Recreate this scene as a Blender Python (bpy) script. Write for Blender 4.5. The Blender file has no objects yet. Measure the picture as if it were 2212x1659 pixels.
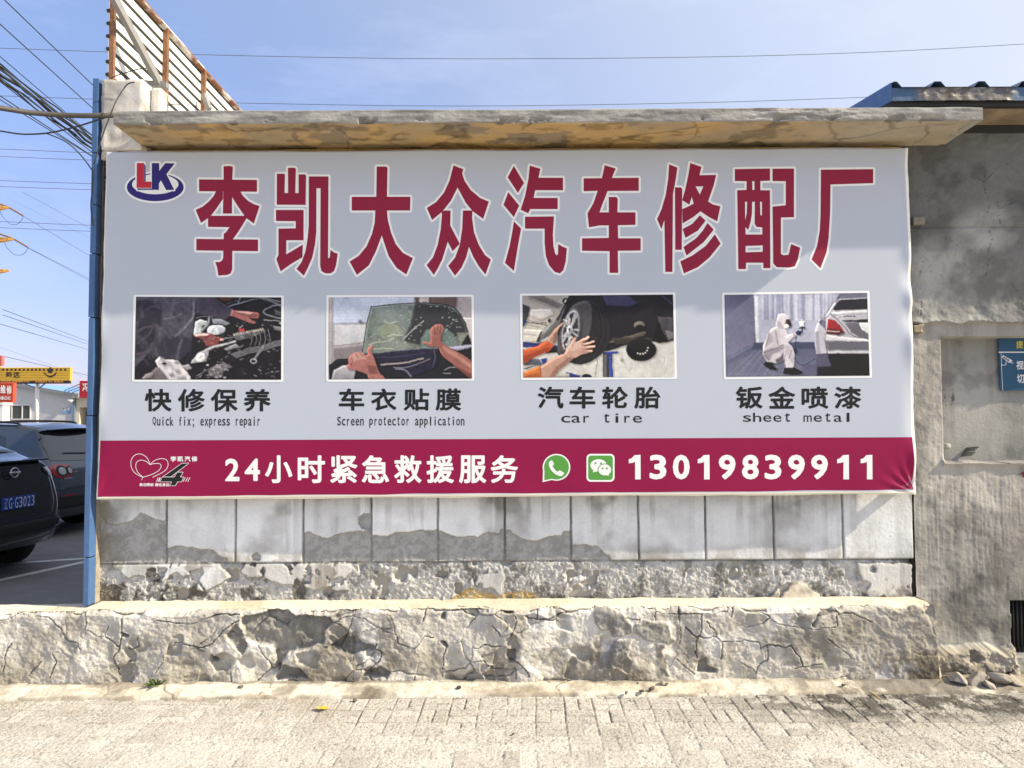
import bpy, math, random
import numpy as np
from mathutils import Vector, Matrix
from mathutils.geometry import delaunay_2d_cdt
from mathutils.bvhtree import BVHTree

SC = bpy.context.scene
COL = SC.collection
R = math.radians
random.seed(7)

# ------------------------------------------------------------------ camera, sky, sun, exposure
CAM = Vector((0.022, -4.797, 1.76))
PITCH, YAW, ROLL, FPX = 0.0423, 0.0023, -0.0053, 1534.0     # focal length in units of a 2212-wide frame
cp, sp, cy, sy = math.cos(PITCH), math.sin(PITCH), math.cos(YAW), math.sin(YAW)
FWD = Vector((sy * cp, cy * cp, sp)); RT0 = Vector((cy, -sy, 0)); UP0 = RT0.cross(FWD)
RT = RT0 * math.cos(ROLL) + UP0 * math.sin(ROLL)
UP = UP0 * math.cos(ROLL) - RT0 * math.sin(ROLL)
cam = bpy.data.cameras.new('camera'); camo = bpy.data.objects.new('camera', cam); COL.objects.link(camo)
cam.sensor_width = 36; cam.lens = 36 * FPX / 2212; cam.clip_start = 0.05; cam.clip_end = 3000
M3 = Matrix((RT, UP, -FWD)).transposed()
camo.matrix_world = Matrix.Translation(CAM) @ M3.to_4x4()
SC.camera = camo

SUNV = Vector((1.30, -0.278, 1.0)).normalized()              # towards the sun
ELEV = math.asin(SUNV.z); AZ = math.atan2(SUNV.x, SUNV.y)
W = bpy.data.worlds.new('World'); SC.world = W; W.use_nodes = True
wn, wl = W.node_tree.nodes, W.node_tree.links
bg = wn['Background']
sky = wn.new('ShaderNodeTexSky'); sky.sky_type = 'NISHITA'; sky.sun_disc = False
sky.sun_elevation = ELEV; sky.sun_rotation = AZ; sky.air_density = 1.0; sky.dust_density = 0.5; sky.ozone_density = 2.0
# thin high cloud wisps, laid out by direction in the sky
tcw = wn.new('ShaderNodeTexCoord'); mpw = wn.new('ShaderNodeMapping'); mpw.inputs['Scale'].default_value = (1.6, 1.6, 6.0)
nzw = wn.new('ShaderNodeTexNoise'); nzw.inputs['Scale'].default_value = 2.2; nzw.inputs['Detail'].default_value = 7; nzw.inputs['Roughness'].default_value = 0.62
rpw = wn.new('ShaderNodeValToRGB'); rpw.color_ramp.elements[0].position = 0.52; rpw.color_ramp.elements[1].position = 0.82
rpw.color_ramp.elements[1].color = (0.13, 0.13, 0.13, 1)
mxw = wn.new('ShaderNodeMix'); mxw.data_type = 'RGBA'; mxw.inputs['B'].default_value = (6.6, 7.2, 8.2, 1)
wl.new(tcw.outputs['Generated'], mpw.inputs['Vector']); wl.new(mpw.outputs['Vector'], nzw.inputs['Vector'])
wl.new(nzw.outputs['Fac'], rpw.inputs['Fac']); wl.new(rpw.outputs['Color'], mxw.inputs['Factor'])
wl.new(sky.outputs['Color'], mxw.inputs['A'])
# pale haze in the air towards the sun
dtw = wn.new('ShaderNodeVectorMath'); dtw.operation = 'DOT_PRODUCT'; dtw.inputs[1].default_value = SUNV
mrw = wn.new('ShaderNodeMapRange'); mrw.interpolation_type = 'SMOOTHSTEP'; mrw.inputs['From Min'].default_value = -0.35; mrw.inputs['From Max'].default_value = 0.95; mrw.inputs['To Max'].default_value = 0.85
mx2 = wn.new('ShaderNodeMix'); mx2.data_type = 'RGBA'; mx2.inputs['B'].default_value = (4.7, 4.8, 5.0, 1)
wl.new(tcw.outputs['Generated'], dtw.inputs[0]); wl.new(dtw.outputs['Value'], mrw.inputs['Value']); wl.new(mrw.outputs['Result'], mx2.inputs['Factor'])
sxw = wn.new('ShaderNodeSeparateXYZ'); wl.new(tcw.outputs['Generated'], sxw.inputs['Vector'])
rph = wn.new('ShaderNodeValToRGB'); rph.color_ramp.elements[0].color = (0.58, 0.49, 0.74, 1); rph.color_ramp.elements[1].color = (1.40, 1.25, 1.28, 1); rph.color_ramp.elements[1].position = 0.50
wl.new(sxw.outputs['Z'], rph.inputs['Fac'])
mlw = wn.new('ShaderNodeMix'); mlw.data_type = 'RGBA'; mlw.blend_type = 'MULTIPLY'; mlw.inputs['Factor'].default_value = 1.0
wl.new(mxw.outputs['Result'], mlw.inputs['A']); wl.new(rph.outputs['Color'], mlw.inputs['B'])
wl.new(mlw.outputs['Result'], mx2.inputs['A']); wl.new(mx2.outputs['Result'], bg.inputs['Color'])
bg.inputs['Strength'].default_value = 0.125
sl = bpy.data.lights.new('sun', 'SUN'); slo = bpy.data.objects.new('sun', sl); COL.objects.link(slo)
sl.energy = 4.7; sl.angle = R(0.55); sl.color = (1.0, 0.865, 0.64)
slo.rotation_euler = SUNV.to_track_quat('Z', 'Y').to_euler(); slo.location = (20, -5, 18)
SC.view_settings.view_transform = 'Standard'; SC.view_settings.look = 'None'
SC.view_settings.exposure = 0.70; SC.view_settings.gamma = 1.0

# ------------------------------------------------------------------ surveying: photo measurements <-> real planes
def at(u, v, y):
    """world point on the vertical plane Y = y that a measurement (u, v) of the 2212x1659 print belongs to"""
    d = FWD + RT * ((u - 1106) / FPX) + UP * ((829.5 - v) / FPX)
    t = (y - CAM.y) / d.y
    return CAM + d * t
def atz(u, v, z):
    d = FWD + RT * ((u - 1106) / FPX) + UP * ((829.5 - v) / FPX)
    return CAM + d * ((z - CAM.z) / d.z)
def uv_of(x, y, z):
    dx, dy, dz = x - CAM.x, y - CAM.y, z - CAM.z
    a = dx * RT.x + dy * RT.y + dz * RT.z; b = dx * UP.x + dy * UP.y + dz * UP.z; c = dx * FWD.x + dy * FWD.y + dz * FWD.z
    return 1106 + FPX * a / c, 829.5 - FPX * b / c

# ------------------------------------------------------------------ object helpers
def empty(name, loc=(0, 0, 0), rz=0, label=None, cat=None, group=None):
    o = bpy.data.objects.new(name, None); COL.objects.link(o); o.location = loc; o.rotation_euler = (0, 0, rz)
    o.empty_display_size = 0.2
    return tag(o, label, cat, group)
def tag(o, label=None, cat=None, group=None, kind=None):
    if label: o['label'] = label
    if cat: o['category'] = cat
    if group: o['group'] = group
    if kind: o['kind'] = kind
    return o
def link(name, me, mat=None, parent=None, smooth=False):
    o = bpy.data.objects.new(name, me); COL.objects.link(o)
    if mat is not None: me.materials.append(mat)
    if parent is not None: o.parent = parent
    if smooth: me.polygons.foreach_set('use_smooth', [True] * len(me.polygons))
    return o
class MB:
    """collects shapes; build() links them as one mesh object"""
    def __init__(s): s.v = []; s.f = []
    def add(s, vs, fs):
        n = len(s.v); s.v += [tuple(p) for p in vs]; s.f += [tuple(i + n for i in f) for f in fs]; return s
    def box(s, x0, x1, y0, y1, z0, z1, b=0.0):
        if b <= 0:
            return s.add([(x0, y0, z0), (x1, y0, z0), (x1, y1, z0), (x0, y1, z0), (x0, y0, z1), (x1, y0, z1), (x1, y1, z1), (x0, y1, z1)],
                         [(0, 3, 2, 1), (4, 5, 6, 7), (0, 1, 5, 4), (1, 2, 6, 5), (2, 3, 7, 6), (3, 0, 4, 7)])
        import bmesh
        bm = bmesh.new(); bmesh.ops.create_cube(bm, size=1)
        for q in bm.verts: q.co = ((x0 + x1) / 2 + q.co.x * (x1 - x0), (y0 + y1) / 2 + q.co.y * (y1 - y0), (z0 + z1) / 2 + q.co.z * (z1 - z0))
        bmesh.ops.bevel(bm, geom=bm.edges[:], offset=b, segments=2, affect='EDGES', profile=0.6)
        bm.verts.ensure_lookup_table(); bm.verts.index_update()
        s.add([q.co for q in bm.verts], [[q.index for q in f.verts] for f in bm.faces]); bm.free(); return s
    def bar(s, a, b, w, h, up=(0, 0, 1)):
        a, b = Vector(a), Vector(b); d = (b - a).normalized(); u = Vector(up)
        if abs(d.dot(u)) > 0.95: u = Vector((0, 1, 0))
        x = d.cross(u).normalized() * w / 2; y = x.cross(d).normalized() * h / 2
        vs = [p + sx * x + sy_ * y for p in (a, b) for sx, sy_ in ((-1, -1), (1, -1), (1, 1), (-1, 1))]
        return s.add(vs, [(0, 1, 2, 3), (7, 6, 5, 4), (0, 4, 5, 1), (1, 5, 6, 2), (2, 6, 7, 3), (3, 7, 4, 0)])
    def tube(s, pts, r, n=8, cap=True):
        pts = [Vector(p) for p in pts]; rs = r if isinstance(r, (list, tuple)) else [r] * len(pts)
        base = []; prev = None
        for i, p in enumerate(pts):
            d = (pts[min(i + 1, len(pts) - 1)] - pts[max(i - 1, 0)]).normalized()
            if prev is None:
                u = Vector((0, 0, 1)) if abs(d.z) < 0.9 else Vector((1, 0, 0))
            else: u = prev
            x = d.cross(u).normalized(); y = x.cross(d).normalized(); prev = y
            base += [p + x * (rs[i] * math.cos(2 * math.pi * k / n)) + y * (rs[i] * math.sin(2 * math.pi * k / n)) for k in range(n)]
        fs = [(i * n + k, i * n + (k + 1) % n, (i + 1) * n + (k + 1) % n, (i + 1) * n + k) for i in range(len(pts) - 1) for k in range(n)]
        if cap: fs += [tuple(range(n - 1, -1, -1)), tuple((len(pts) - 1) * n + k for k in range(n))]
        return s.add(base, fs)
    def lathe(s, prof, c=(0, 0, 0), axis='y', n=32):
        """prof: (radius, along) pairs"""
        vs = []; c = Vector(c)
        for r, t in prof:
            for k in range(n):
                a = 2 * math.pi * k / n; p, q = r * math.cos(a), r * math.sin(a)
                vs.append(c + Vector((p, t, q) if axis == 'y' else (p, q, t) if axis == 'z' else (t, p, q)))
        fs = [(i * n + k, i * n + (k + 1) % n, (i + 1) * n + (k + 1) % n, (i + 1) * n + k) for i in range(len(prof) - 1) for k in range(n)]
        return s.add(vs, fs)
    def prism(s, poly, y0, y1):
        """polygon in (x, z) extruded along y"""
        n = len(poly)
        vs = [(p[0], y0, p[1]) for p in poly] + [(p[0], y1, p[1]) for p in poly]
        return s.add(vs, [tuple(range(n)), tuple(range(2 * n - 1, n - 1, -1))] + [(i, i + n, (i + 1) % n + n, (i + 1) % n) for i in range(n)])
    def build(s, name, mat, parent=None, smooth=False, off=None):
        me = bpy.data.meshes.new(name); vs = s.v
        if off is not None: vs = [(p[0] - off[0], p[1] - off[1], p[2] - off[2]) for p in vs]
        me.from_pydata(vs, [], s.f); me.validate()
        import bmesh
        bm = bmesh.new(); bm.from_mesh(me); bmesh.ops.recalc_face_normals(bm, faces=bm.faces); bm.to_mesh(me); bm.free()
        return link(name, me, mat, parent, smooth)

def grid_mesh(name, P, C=None, mat=None, parent=None, smooth=True, flip=False):
    """P: (n, m, 3) array of points, C: (n, m, 3) linear base colours"""
    n, m = P.shape[:2]
    me = bpy.data.meshes.new(name)
    me.vertices.add(n * m); me.vertices.foreach_set('co', P.reshape(-1).astype(np.float32))
    i = np.arange(n * m).reshape(n, m)
    q = np.stack([i[:-1, :-1], i[1:, :-1], i[1:, 1:], i[:-1, 1:]], -1).reshape(-1, 4)
    if flip: q = q[:, ::-1]
    k = len(q)
    me.loops.add(4 * k); me.loops.foreach_set('vertex_index', q.reshape(-1).astype(np.int32))
    me.polygons.add(k); me.polygons.foreach_set('loop_start', np.arange(0, 4 * k, 4, dtype=np.int32))
    me.update(calc_edges=True)
    if C is not None:
        a = me.color_attributes.new('Col', 'FLOAT_COLOR', 'POINT')
        c4 = np.ones((n * m, 4), np.float32); c4[:, :3] = np.clip(C.reshape(-1, 3), 0, 1)
        a.data.foreach_set('color', c4.reshape(-1))
    return link(name, me, mat, parent, smooth)

# ------------------------------------------------------------------ numpy noise
def vnoise(x, y, seed=0):
    xi = np.floor(x).astype(np.int64); yi = np.floor(y).astype(np.int64)
    fx = x - xi; fy = y - yi; fx = fx * fx * fx * (fx * (fx * 6 - 15) + 10); fy = fy * fy * fy * (fy * (fy * 6 - 15) + 10)
    def h(a, b):
        n = (a * 374761393 + b * 668265263 + seed * 974634777) & 0xffffffff
        n = ((n ^ (n >> 13)) * 1274126177) & 0xffffffff
        n = ((n ^ (n >> 16)) * 2246822519) & 0xffffffff
        return ((n ^ (n >> 15)) & 0xffffff) / float(0xffffff)
    return (h(xi, yi) * (1 - fx) + h(xi + 1, yi) * fx) * (1 - fy) + (h(xi, yi + 1) * (1 - fx) + h(xi + 1, yi + 1) * fx) * fy
def fbm(x, y, scale, octv=5, seed=0, rough=0.5):
    t = np.zeros_like(x, dtype=float); a = 1.0; n = 0.0; f = scale
    for k in range(octv):
        t += a * vnoise(x * f + 17.3 * k, y * f - 9.1 * k, seed + k * 7); n += a; a *= rough; f *= 2.03
    return t / n
def sstep(a, b, x):
    t = np.clip((x - a) / (b - a), 0, 1); return t * t * (3 - 2 * t)
def inside(px, py, poly):
    r = np.zeros(px.shape, bool); n = len(poly)
    for i in range(n):
        x1, y1 = poly[i]; x2, y2 = poly[(i + 1) % n]
        if y1 == y2: continue
        c = ((y1 > py) != (y2 > py)) & (px < (x2 - x1) * (py - y1) / (y2 - y1) + x1)
        r ^= c
    return r
def seg_dist(px, py, pts):
    d = np.full(px.shape, 1e9)
    for (x1, y1), (x2, y2) in zip(pts[:-1], pts[1:]):
        vx, vy = x2 - x1, y2 - y1; L = vx * vx + vy * vy + 1e-12
        t = np.clip(((px - x1) * vx + (py - y1) * vy) / L, 0, 1)
        d = np.minimum(d, np.hypot(px - x1 - t * vx, py - y1 - t * vy))
    return d
def blur(a, n):
    for _ in range(n):
        a = (np.roll(a, 1, 0) + np.roll(a, -1, 0) + np.roll(a, 1, 1) + np.roll(a, -1, 1) + 4 * a) / 8
    return a
def worley(x, y, scale, seed=0):
    """distance to nearest cell wall (F2 - F1)"""
    X, Y = x * scale, y * scale; xi, yi = np.floor(X).astype(np.int64), np.floor(Y).astype(np.int64)
    f1 = np.full(x.shape, 9.0); f2 = np.full(x.shape, 9.0)
    for dx in (-1, 0, 1):
        for dy in (-1, 0, 1):
            a, b = xi + dx, yi + dy
            cx = a + vnoise(a.astype(float), b.astype(float), seed + 3); cy_ = b + vnoise(a.astype(float), b.astype(float), seed + 11)
            d = np.hypot(X - cx, Y - cy_)
            f2 = np.where(d < f1, f1, np.minimum(f2, d)); f1 = np.minimum(f1, d)
    return f2 - f1
def worley_id(x, y, scale, seed=0):
    """cell wall distance, three random numbers per cell, offsets from the cell's centre"""
    X, Y = x * scale, y * scale; xi, yi = np.floor(X).astype(np.int64), np.floor(Y).astype(np.int64)
    f1 = np.full(x.shape, 9.0); f2 = np.full(x.shape, 9.0); ia = np.zeros(x.shape); ib = np.zeros(x.shape); ox = np.zeros(x.shape); oy = np.zeros(x.shape)
    for dx in (-1, 0, 1):
        for dy in (-1, 0, 1):
            a, b = (xi + dx).astype(float), (yi + dy).astype(float)
            cx = a + vnoise(a, b, seed + 3); cy_ = b + vnoise(a, b, seed + 11); d = np.hypot(X - cx, Y - cy_)
            f2 = np.where(d < f1, f1, np.minimum(f2, d)); n = d < f1; f1 = np.where(n, d, f1)
            ia = np.where(n, a, ia); ib = np.where(n, b, ib); ox = np.where(n, X - cx, ox); oy = np.where(n, Y - cy_, oy)
    return f2 - f1, vnoise(ia, ib, seed + 21), vnoise(ia, ib, seed + 22), vnoise(ia, ib, seed + 23), ox / scale, oy / scale
def crop(pts, x0, y0, s): return [(x0 + s * x, y0 + s * y) for x, y in pts]
def lerp3(a, b, t): return np.asarray(a) * (1 - t[..., None]) + np.asarray(b) * t[..., None]

# ------------------------------------------------------------------ materials
def srgb(r, g, b):
    f = lambda c: c / 12.92 if c <= 0.04045 else ((c + 0.055) / 1.055) ** 2.4
    return (f(r / 255), f(g / 255), f(b / 255))
def mat(name, col=(0.5, 0.5, 0.5), rough=0.6, metal=0.0, spec=0.5, attr=None, noise=(), bumps=(), coat=0.0, alpha=None, trans=0.0, ior=1.45):
    """noise: (scale, amount, stretch) multiplies the base colour by 1 +- amount; bumps: (scale, distance, stretch)"""
    m = bpy.data.materials.new(name); m.use_nodes = True
    nt = m.node_tree; N, L = nt.nodes, nt.links; b = N['Principled BSDF']
    b.inputs['Roughness'].default_value = rough; b.inputs['Metallic'].default_value = metal
    b.inputs['Specular IOR Level'].default_value = spec; b.inputs['Coat Weight'].default_value = coat
    b.inputs['Transmission Weight'].default_value = trans; b.inputs['IOR'].default_value = ior
    tc = N.new('ShaderNodeTexCoord')
    def nz(scale, stretch, det=6):
        mp = N.new('ShaderNodeMapping'); mp.inputs['Scale'].default_value = stretch
        n = N.new('ShaderNodeTexNoise'); n.inputs['Scale'].default_value = scale; n.inputs['Detail'].default_value = det; n.inputs['Roughness'].default_value = 0.6
        L.new(tc.outputs['Object'], mp.inputs['Vector']); L.new(mp.outputs['Vector'], n.inputs['Vector'])
        return n.outputs['Fac']
    if attr:
        a = N.new('ShaderNodeAttribute'); a.attribute_name = attr; c = a.outputs['Color']
    else:
        rgb = N.new('ShaderNodeRGB'); rgb.outputs[0].default_value = (*col, 1); c = rgb.outputs[0]
    for t in noise:
        sc, am = t[0], t[1]; st = t[2] if len(t) > 2 else (1, 1, 1)
        mr = N.new('ShaderNodeMapRange'); mr.inputs['From Min'].default_value = 0.25; mr.inputs['From Max'].default_value = 0.75
        mr.inputs['To Min'].default_value = 1 - am; mr.inputs['To Max'].default_value = 1 + am
        L.new(nz(sc, st), mr.inputs['Value'])
        mx = N.new('ShaderNodeVectorMath'); mx.operation = 'SCALE'
        L.new(c, mx.inputs[0]); L.new(mr.outputs['Result'], mx.inputs['Scale']); c = mx.outputs['Vector']
    L.new(c, b.inputs['Base Color'])
    prev = None
    for t in bumps:
        sc, di = t[0], t[1]; st = t[2] if len(t) > 2 else (1, 1, 1)
        bp = N.new('ShaderNodeBump'); bp.inputs['Distance'].default_value = di; bp.inputs['Strength'].default_value = 1.0
        L.new(nz(sc, st), bp.inputs['Height'])
        if prev is not None: L.new(prev, bp.inputs['Normal'])
        prev = bp.outputs['Normal']
    if prev is not None: L.new(prev, b.inputs['Normal'])
    return m
# ================================================================== walls and ground
M_TILE = mat('painted_render', attr='Col', rough=0.85, spec=0.2, noise=((90, 0.10), (9, 0.07)), bumps=((160, 0.0016), (45, 0.0022)))
M_LEDGE = mat('cracked_plaster', attr='Col', rough=0.9, spec=0.15, noise=((120, 0.18), (24, 0.14)), bumps=((210, 0.0022), (60, 0.0050)))
M_WALLR = mat('brushed_cement', attr='Col', rough=0.9, spec=0.15, noise=((110, 0.10), (8, 0.08)), bumps=((160, 0.0034), (60, 0.0014, (1, 1, 0.08)), (34, 0.0035)))
M_PAVE = mat('concrete_paver', attr='Col', rough=0.92, spec=0.15, noise=((230, 0.42), (90, 0.22)), bumps=((260, 0.0050), (110, 0.004)))
M_CONC = mat('weathered_concrete', col=(0.36, 0.35, 0.32), rough=0.9, spec=0.15, noise=((4, 0.22), (30, 0.14)), bumps=((60, 0.003, (0.3, 1, 1)), (14, 0.006)))
M_SOFFIT = mat('ochre_painted_concrete', col=(0.50, 0.35, 0.15), rough=0.9, spec=0.15, noise=((3.2, 0.30), (11, 0.25), (50, 0.12)), bumps=((20, 0.006), (70, 0.003)))
M_BACK = mat('plain_render', col=(0.34, 0.325, 0.295), rough=0.9, spec=0.1, noise=((6, 0.15),), bumps=((30, 0.004),))
M_DARK = mat('dark_opening', col=(0.02, 0.02, 0.02), rough=0.9)
M_BLUE = mat('blue_painted_metal', col=(0.060, 0.130, 0.29), rough=0.35, spec=0.5, noise=((18, 0.12), (2.0, 0.15)), bumps=((8, 0.002),))

YW = 0.11       # face of the tiled wall; the banner's face is Y = 0
ZL = 0.500      # top of the plinth
XL, XR = at(207, 1150, YW).x, at(1972, 1150, YW).x

bld = empty('repair_shop', (0, 6, 0), 0, 'low repair shop with a white tiled front and concrete canopy behind the big banner', 'building')
def rel(o):      # keep world coordinates while parenting to a thing that has been moved
    p = o.parent
    mw = Matrix.LocRotScale(p.location, p.rotation_euler, p.scale)
    o.matrix_parent_inverse = mw.inverted(); return o

# ---- tiled wall under the banner
nx, nz = 1150, 170
gx = np.linspace(XL, XR, nx); gz = np.linspace(ZL - 0.02, 1.32, nz)
X, Z = np.meshgrid(gx, gz, indexing='ij')
U, V = uv_of(X, YW, Z)
A4, A5, A6 = (205.2, 1058.5, .2734), (756.1, 1058.5, .2686), (1296.1, 1058.5, .3174)
ZJ = at(1300, 1212.5, YW).z
tiles_peel = [
    crop([(-30, 300), (20, 270), (60, 230), (100, 265), (160, 280), (240, 255), (290, 240), (360, 175), (420, 205), (470, 235), (562, 238), (562, 575), (-30, 575)], *A4),
    crop([(568, 465), (620, 445), (690, 440), (730, 460), (790, 455), (860, 470), (930, 480), (970, 520), (1040, 540), (1045, 575), (568, 575)], *A4),
    crop([(1235, 560), (1240, 515), (1275, 498), (1305, 520), (1300, 560)], *A4),
    crop([(1648, 340), (1700, 340), (1750, 355), (1790, 375), (1840, 385), (1890, 360), (1960, 345), (2050, 330), (2110, 322), (2180, 325), (2185, 575), (1648, 575)], *A4),
    crop([(2175, 178), (2110, 183), (2080, 215), (2085, 260), (2110, 305), (2178, 318)], *A4),
    crop([(176, 360), (220, 365), (300, 372), (340, 355), (390, 340), (470, 345), (530, 318), (590, 330), (640, 325), (704, 316), (706, 575), (176, 575)], *A5),
    crop([(716, 325), (760, 350), (810, 365), (870, 378), (960, 368), (1020, 388), (1060, 355), (1110, 345), (1200, 350), (1215, 315), (1240, 315), (1242, 575), (716, 575)], *A5),
    crop([(1252, 320), (1290, 320), (1310, 350), (1390, 390), (1440, 405), (1500, 408), (1560, 390), (1640, 372), (1710, 362), (1720, 330), (1775, 330), (1775, 575), (1252, 575)], *A5),
    crop([(1788, 450), (1870, 438), (1930, 455), (2000, 460), (2040, 500), (2090, 545), (2105, 575), (1788, 575)], *A5)]
keep = [   # plaster that still sticks to the band below the joint: polygon, tint
    (crop([(130, 575), (970, 575), (1030, 640), (1070, 700), (960, 760), (870, 800), (800, 790), (800, 730), (860, 660), (850, 615), (760, 640), (700, 690), (640, 655), (585, 680), (540, 725), (520, 720), (565, 620), (490, 610), (480, 690), (420, 700), (330, 680), (270, 700), (230, 680), (190, 640), (140, 620)], *A4), 0),
    (crop([(1140, 640), (1190, 575), (2000, 575), (2050, 620), (1990, 690), (2000, 790), (1900, 800), (1840, 770), (1720, 790), (1660, 770), (1600, 740), (1500, 760), (1380, 720), (1330, 690), (1200, 690)], *A4), 1),
    (crop([(1000, 770), (1030, 680), (1170, 672), (1220, 640), (1250, 720), (1230, 760), (1215, 860), (1180, 830), (1140, 790), (1080, 800)], *A5), 0),
    (crop([(1130, 750), (1200, 690), (1230, 645), (1310, 630), (1370, 625), (1430, 665), (1500, 710), (1600, 725), (1610, 775), (1130, 775)], *A6), 2),
    (crop([(1745, 500), (2125, 500), (2125, 790), (1830, 790), (1820, 690), (1850, 640), (1790, 620), (1760, 560)], *A6), 1)]
wob = (fbm(X, Z, 24, 4, 5) - 0.5) * 7; wob2 = (fbm(X, Z, 22, 4, 9) - 0.5) * 7
Uw, Vw = U + wob, V + wob2
peel = np.zeros(X.shape, bool)
for p in tiles_peel: peel |= inside(Uw, Vw, p)
low = Z < ZJ
kp = np.zeros(X.shape, int) - 1
for p, t in keep: kp[inside(Uw, Vw, p) & low] = t
exposed = np.where(low, kp < 0, peel)
blob = fbm(X, Z, 16, 4, 31)
exposed |= low & (kp >= 0) & (blob > 0.70) 
exposed &= ~(low & (blob < 0.22))
E_ = blur(exposed.astype(float), 2)
tid = vnoise(np.floor((X - XL + 0.02) / 0.458) * 1.0, X * 0 + 3.0, 88); tid2 = vnoise(np.floor((X - XL + 0.02) / 0.458) * 1.0, X * 0 + 7.0, 89)
jx = [at(u, 1140, YW).x for u in (359.5, 508.7, 655, 802, 946, 1090.5, 1233.7, 1379.5, 1524, 1672, 1821)]
joint = np.zeros(X.shape)
for k, x in enumerate(jx):
    d = np.abs(X - x - 0.0025 * (fbm(Z, Z * 0 + k, 9, 3, k) - 0.5) * 2)
    joint = np.maximum(joint, (1 - sstep(0.0045, 0.0105, d)) * (Z > ZJ))
dj = np.abs(Z - ZJ - 0.006 * (fbm(X, X * 0, 5, 4, 3) - 0.5))
jh = (1 - sstep(0.004, 0.011, dj)) * np.where(U > 1420, 1.0, 0.8)
joint = np.maximum(joint * (1 - 0.65 * E_), jh * (1 - 0.5 * E_))
edge = np.clip(E_ * (1 - E_) * 4, 0, 1)
rough_n = fbm(X, Z, 55, 4, 21, 0.62) - 0.5; rough_b = fbm(X, Z, 15, 4, 22) - 0.5
coarse = np.where(low, 1.0, 0.42)
Hh = 0.0035 * (fbm(X, Z, 6, 4, 2) - 0.5) + 0.0016 * (fbm(X, Z, 60, 3, 4) - 0.5)
Hh = Hh + 0.03 * (tid2 - 0.5) * (Z - ZJ) * (Z > ZJ); Hh = Hh * (1 - E_) + E_ * (-0.013 - 0.004 * coarse + coarse * (0.019 * rough_n + 0.016 * rough_b + 0.007 * (fbm(X, Z, 110, 3, 23) - 0.5)))
Hh -= 0.012 * joint
Hh -= 0.035 * (sstep(0.62, 0.78, fbm(X, Z, 9, 3, 77)) * E_ * low)
# colours
stain = sstep(0.52, 0.80, fbm(X * 1.0, Z * 0.9, 3.2, 5, 41)); streak = sstep(0.5, 0.75, fbm(X * 16, Z * 1.1, 1.0, 4, 43))
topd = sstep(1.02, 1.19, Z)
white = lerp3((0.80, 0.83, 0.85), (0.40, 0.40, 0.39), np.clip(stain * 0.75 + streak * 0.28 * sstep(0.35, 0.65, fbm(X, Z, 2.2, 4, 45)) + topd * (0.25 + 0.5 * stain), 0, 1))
greyk = lerp3((0.60, 0.605, 0.60), (0.36, 0.355, 0.345), np.clip(stain * 0.5 + streak * 0.5, 0, 1))
tank = lerp3((0.72, 0.67, 0.57), (0.55, 0.50, 0.42), stain)
white = white * (0.86 + 0.20 * tid)[..., None] * (1 - 0.10 * sstep(0.45, 0.7, fbm(X + tid2 * 3, Z, 5, 5, 47)))[..., None]
base = np.where((kp == 1)[..., None], greyk, np.where((kp == 2)[..., None], tank, white))
e1 = lerp3((0.54, 0.545, 0.54), (0.40, 0.40, 0.39), sstep(0.3, 0.7, fbm(X, Z, np.where(low, 1, 1) * 34.0, 5, 51, 0.65)))
dk = sstep(0.58, 0.76, fbm(X, Z, 7.5, 5, 53))
lft = sstep(-0.6, -2.2, X)
dk2 = sstep(0.56 - 0.06 * lft, 0.66 - 0.06 * lft, fbm(X, Z, 9, 5, 55, 0.6)) * low
e1 = lerp3(e1, e1 * 0.42, dk * np.where(low, 0.7, 0.14)); e1 = lerp3(e1, np.array((0.085, 0.075, 0.06)), dk2 * (0.55 + 0.35 * lft))
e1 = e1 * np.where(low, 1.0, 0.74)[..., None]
Cc = base * (1 - E_[..., None]) + e1 * E_[..., None]
och = np.zeros(X.shape, bool)
for p in (crop([(810, 875), (880, 820), (960, 790), (1060, 830), (1180, 850), (1215, 880)], *A5), crop([(1215, 822), (1300, 835), (1400, 808), (1500, 840), (1500, 880), (1215, 880)], *A5),
          crop([(1650, 775), (1660, 752), (1800, 740), (1950, 745), (2110, 762), (2110, 780)], *A6), crop([(200, 750), (330, 735), (420, 748), (420, 765), (200, 765)], *A6)):
    och |= inside(Uw, Vw, p)
Cc = lerp3(Cc, np.array((0.50, 0.36, 0.13)), blur(och.astype(float), 1) * (0.55 + 0.4 * (fbm(X, Z, 30, 3, 8) > 0.45)))
Cc = lerp3(Cc, np.array((0.065, 0.062, 0.058)), np.clip(joint * (0.55 + 0.4 * fbm(X, Z, 14, 3, 91)), 0, 1))
Cc = lerp3(Cc, Cc * 0.45, edge * 0.85)  # peel edges darkened in the colour to draw their shadow line
damp = sstep(0.62, 0.50, Z) * sstep(0.45, 0.7, fbm(X, Z, 10, 4, 61))
Cc = lerp3(Cc, Cc * 0.38, damp * 0.9)
pst = sstep(0.60, 0.70, fbm(X, Z, 6.5, 5, 63, 0.6)) * (1 - E_); Cc = lerp3(Cc, Cc * np.array((0.50, 0.47, 0.42)), pst * np.where(low, 0.85, 0.10))
drp = sstep(0.55, 0.75, fbm(X * 22, Z * 0.8, 1.0, 4, 65)) * sstep(0.85, 1.2, Z) * sstep(0.4, 0.6, fbm(X, Z, 2.5, 3, 66)); Cc = lerp3(Cc, Cc * np.array((0.62, 0.60, 0.56)), drp * (1 - E_) * 0.8)
lowt = sstep(ZJ + 0.16, ZJ, Z) * (Z > ZJ) * sstep(0.46, 0.66, fbm(X, Z, 9, 5, 67)) * (1 - E_); Cc = lerp3(Cc, np.array((0.30, 0.28, 0.24)), lowt * 0.6)
drip = sstep(0.66, 0.8, fbm(X * 30, Z * 1.2, 1.0, 3, 71)) * low * (kp == 1)
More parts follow.
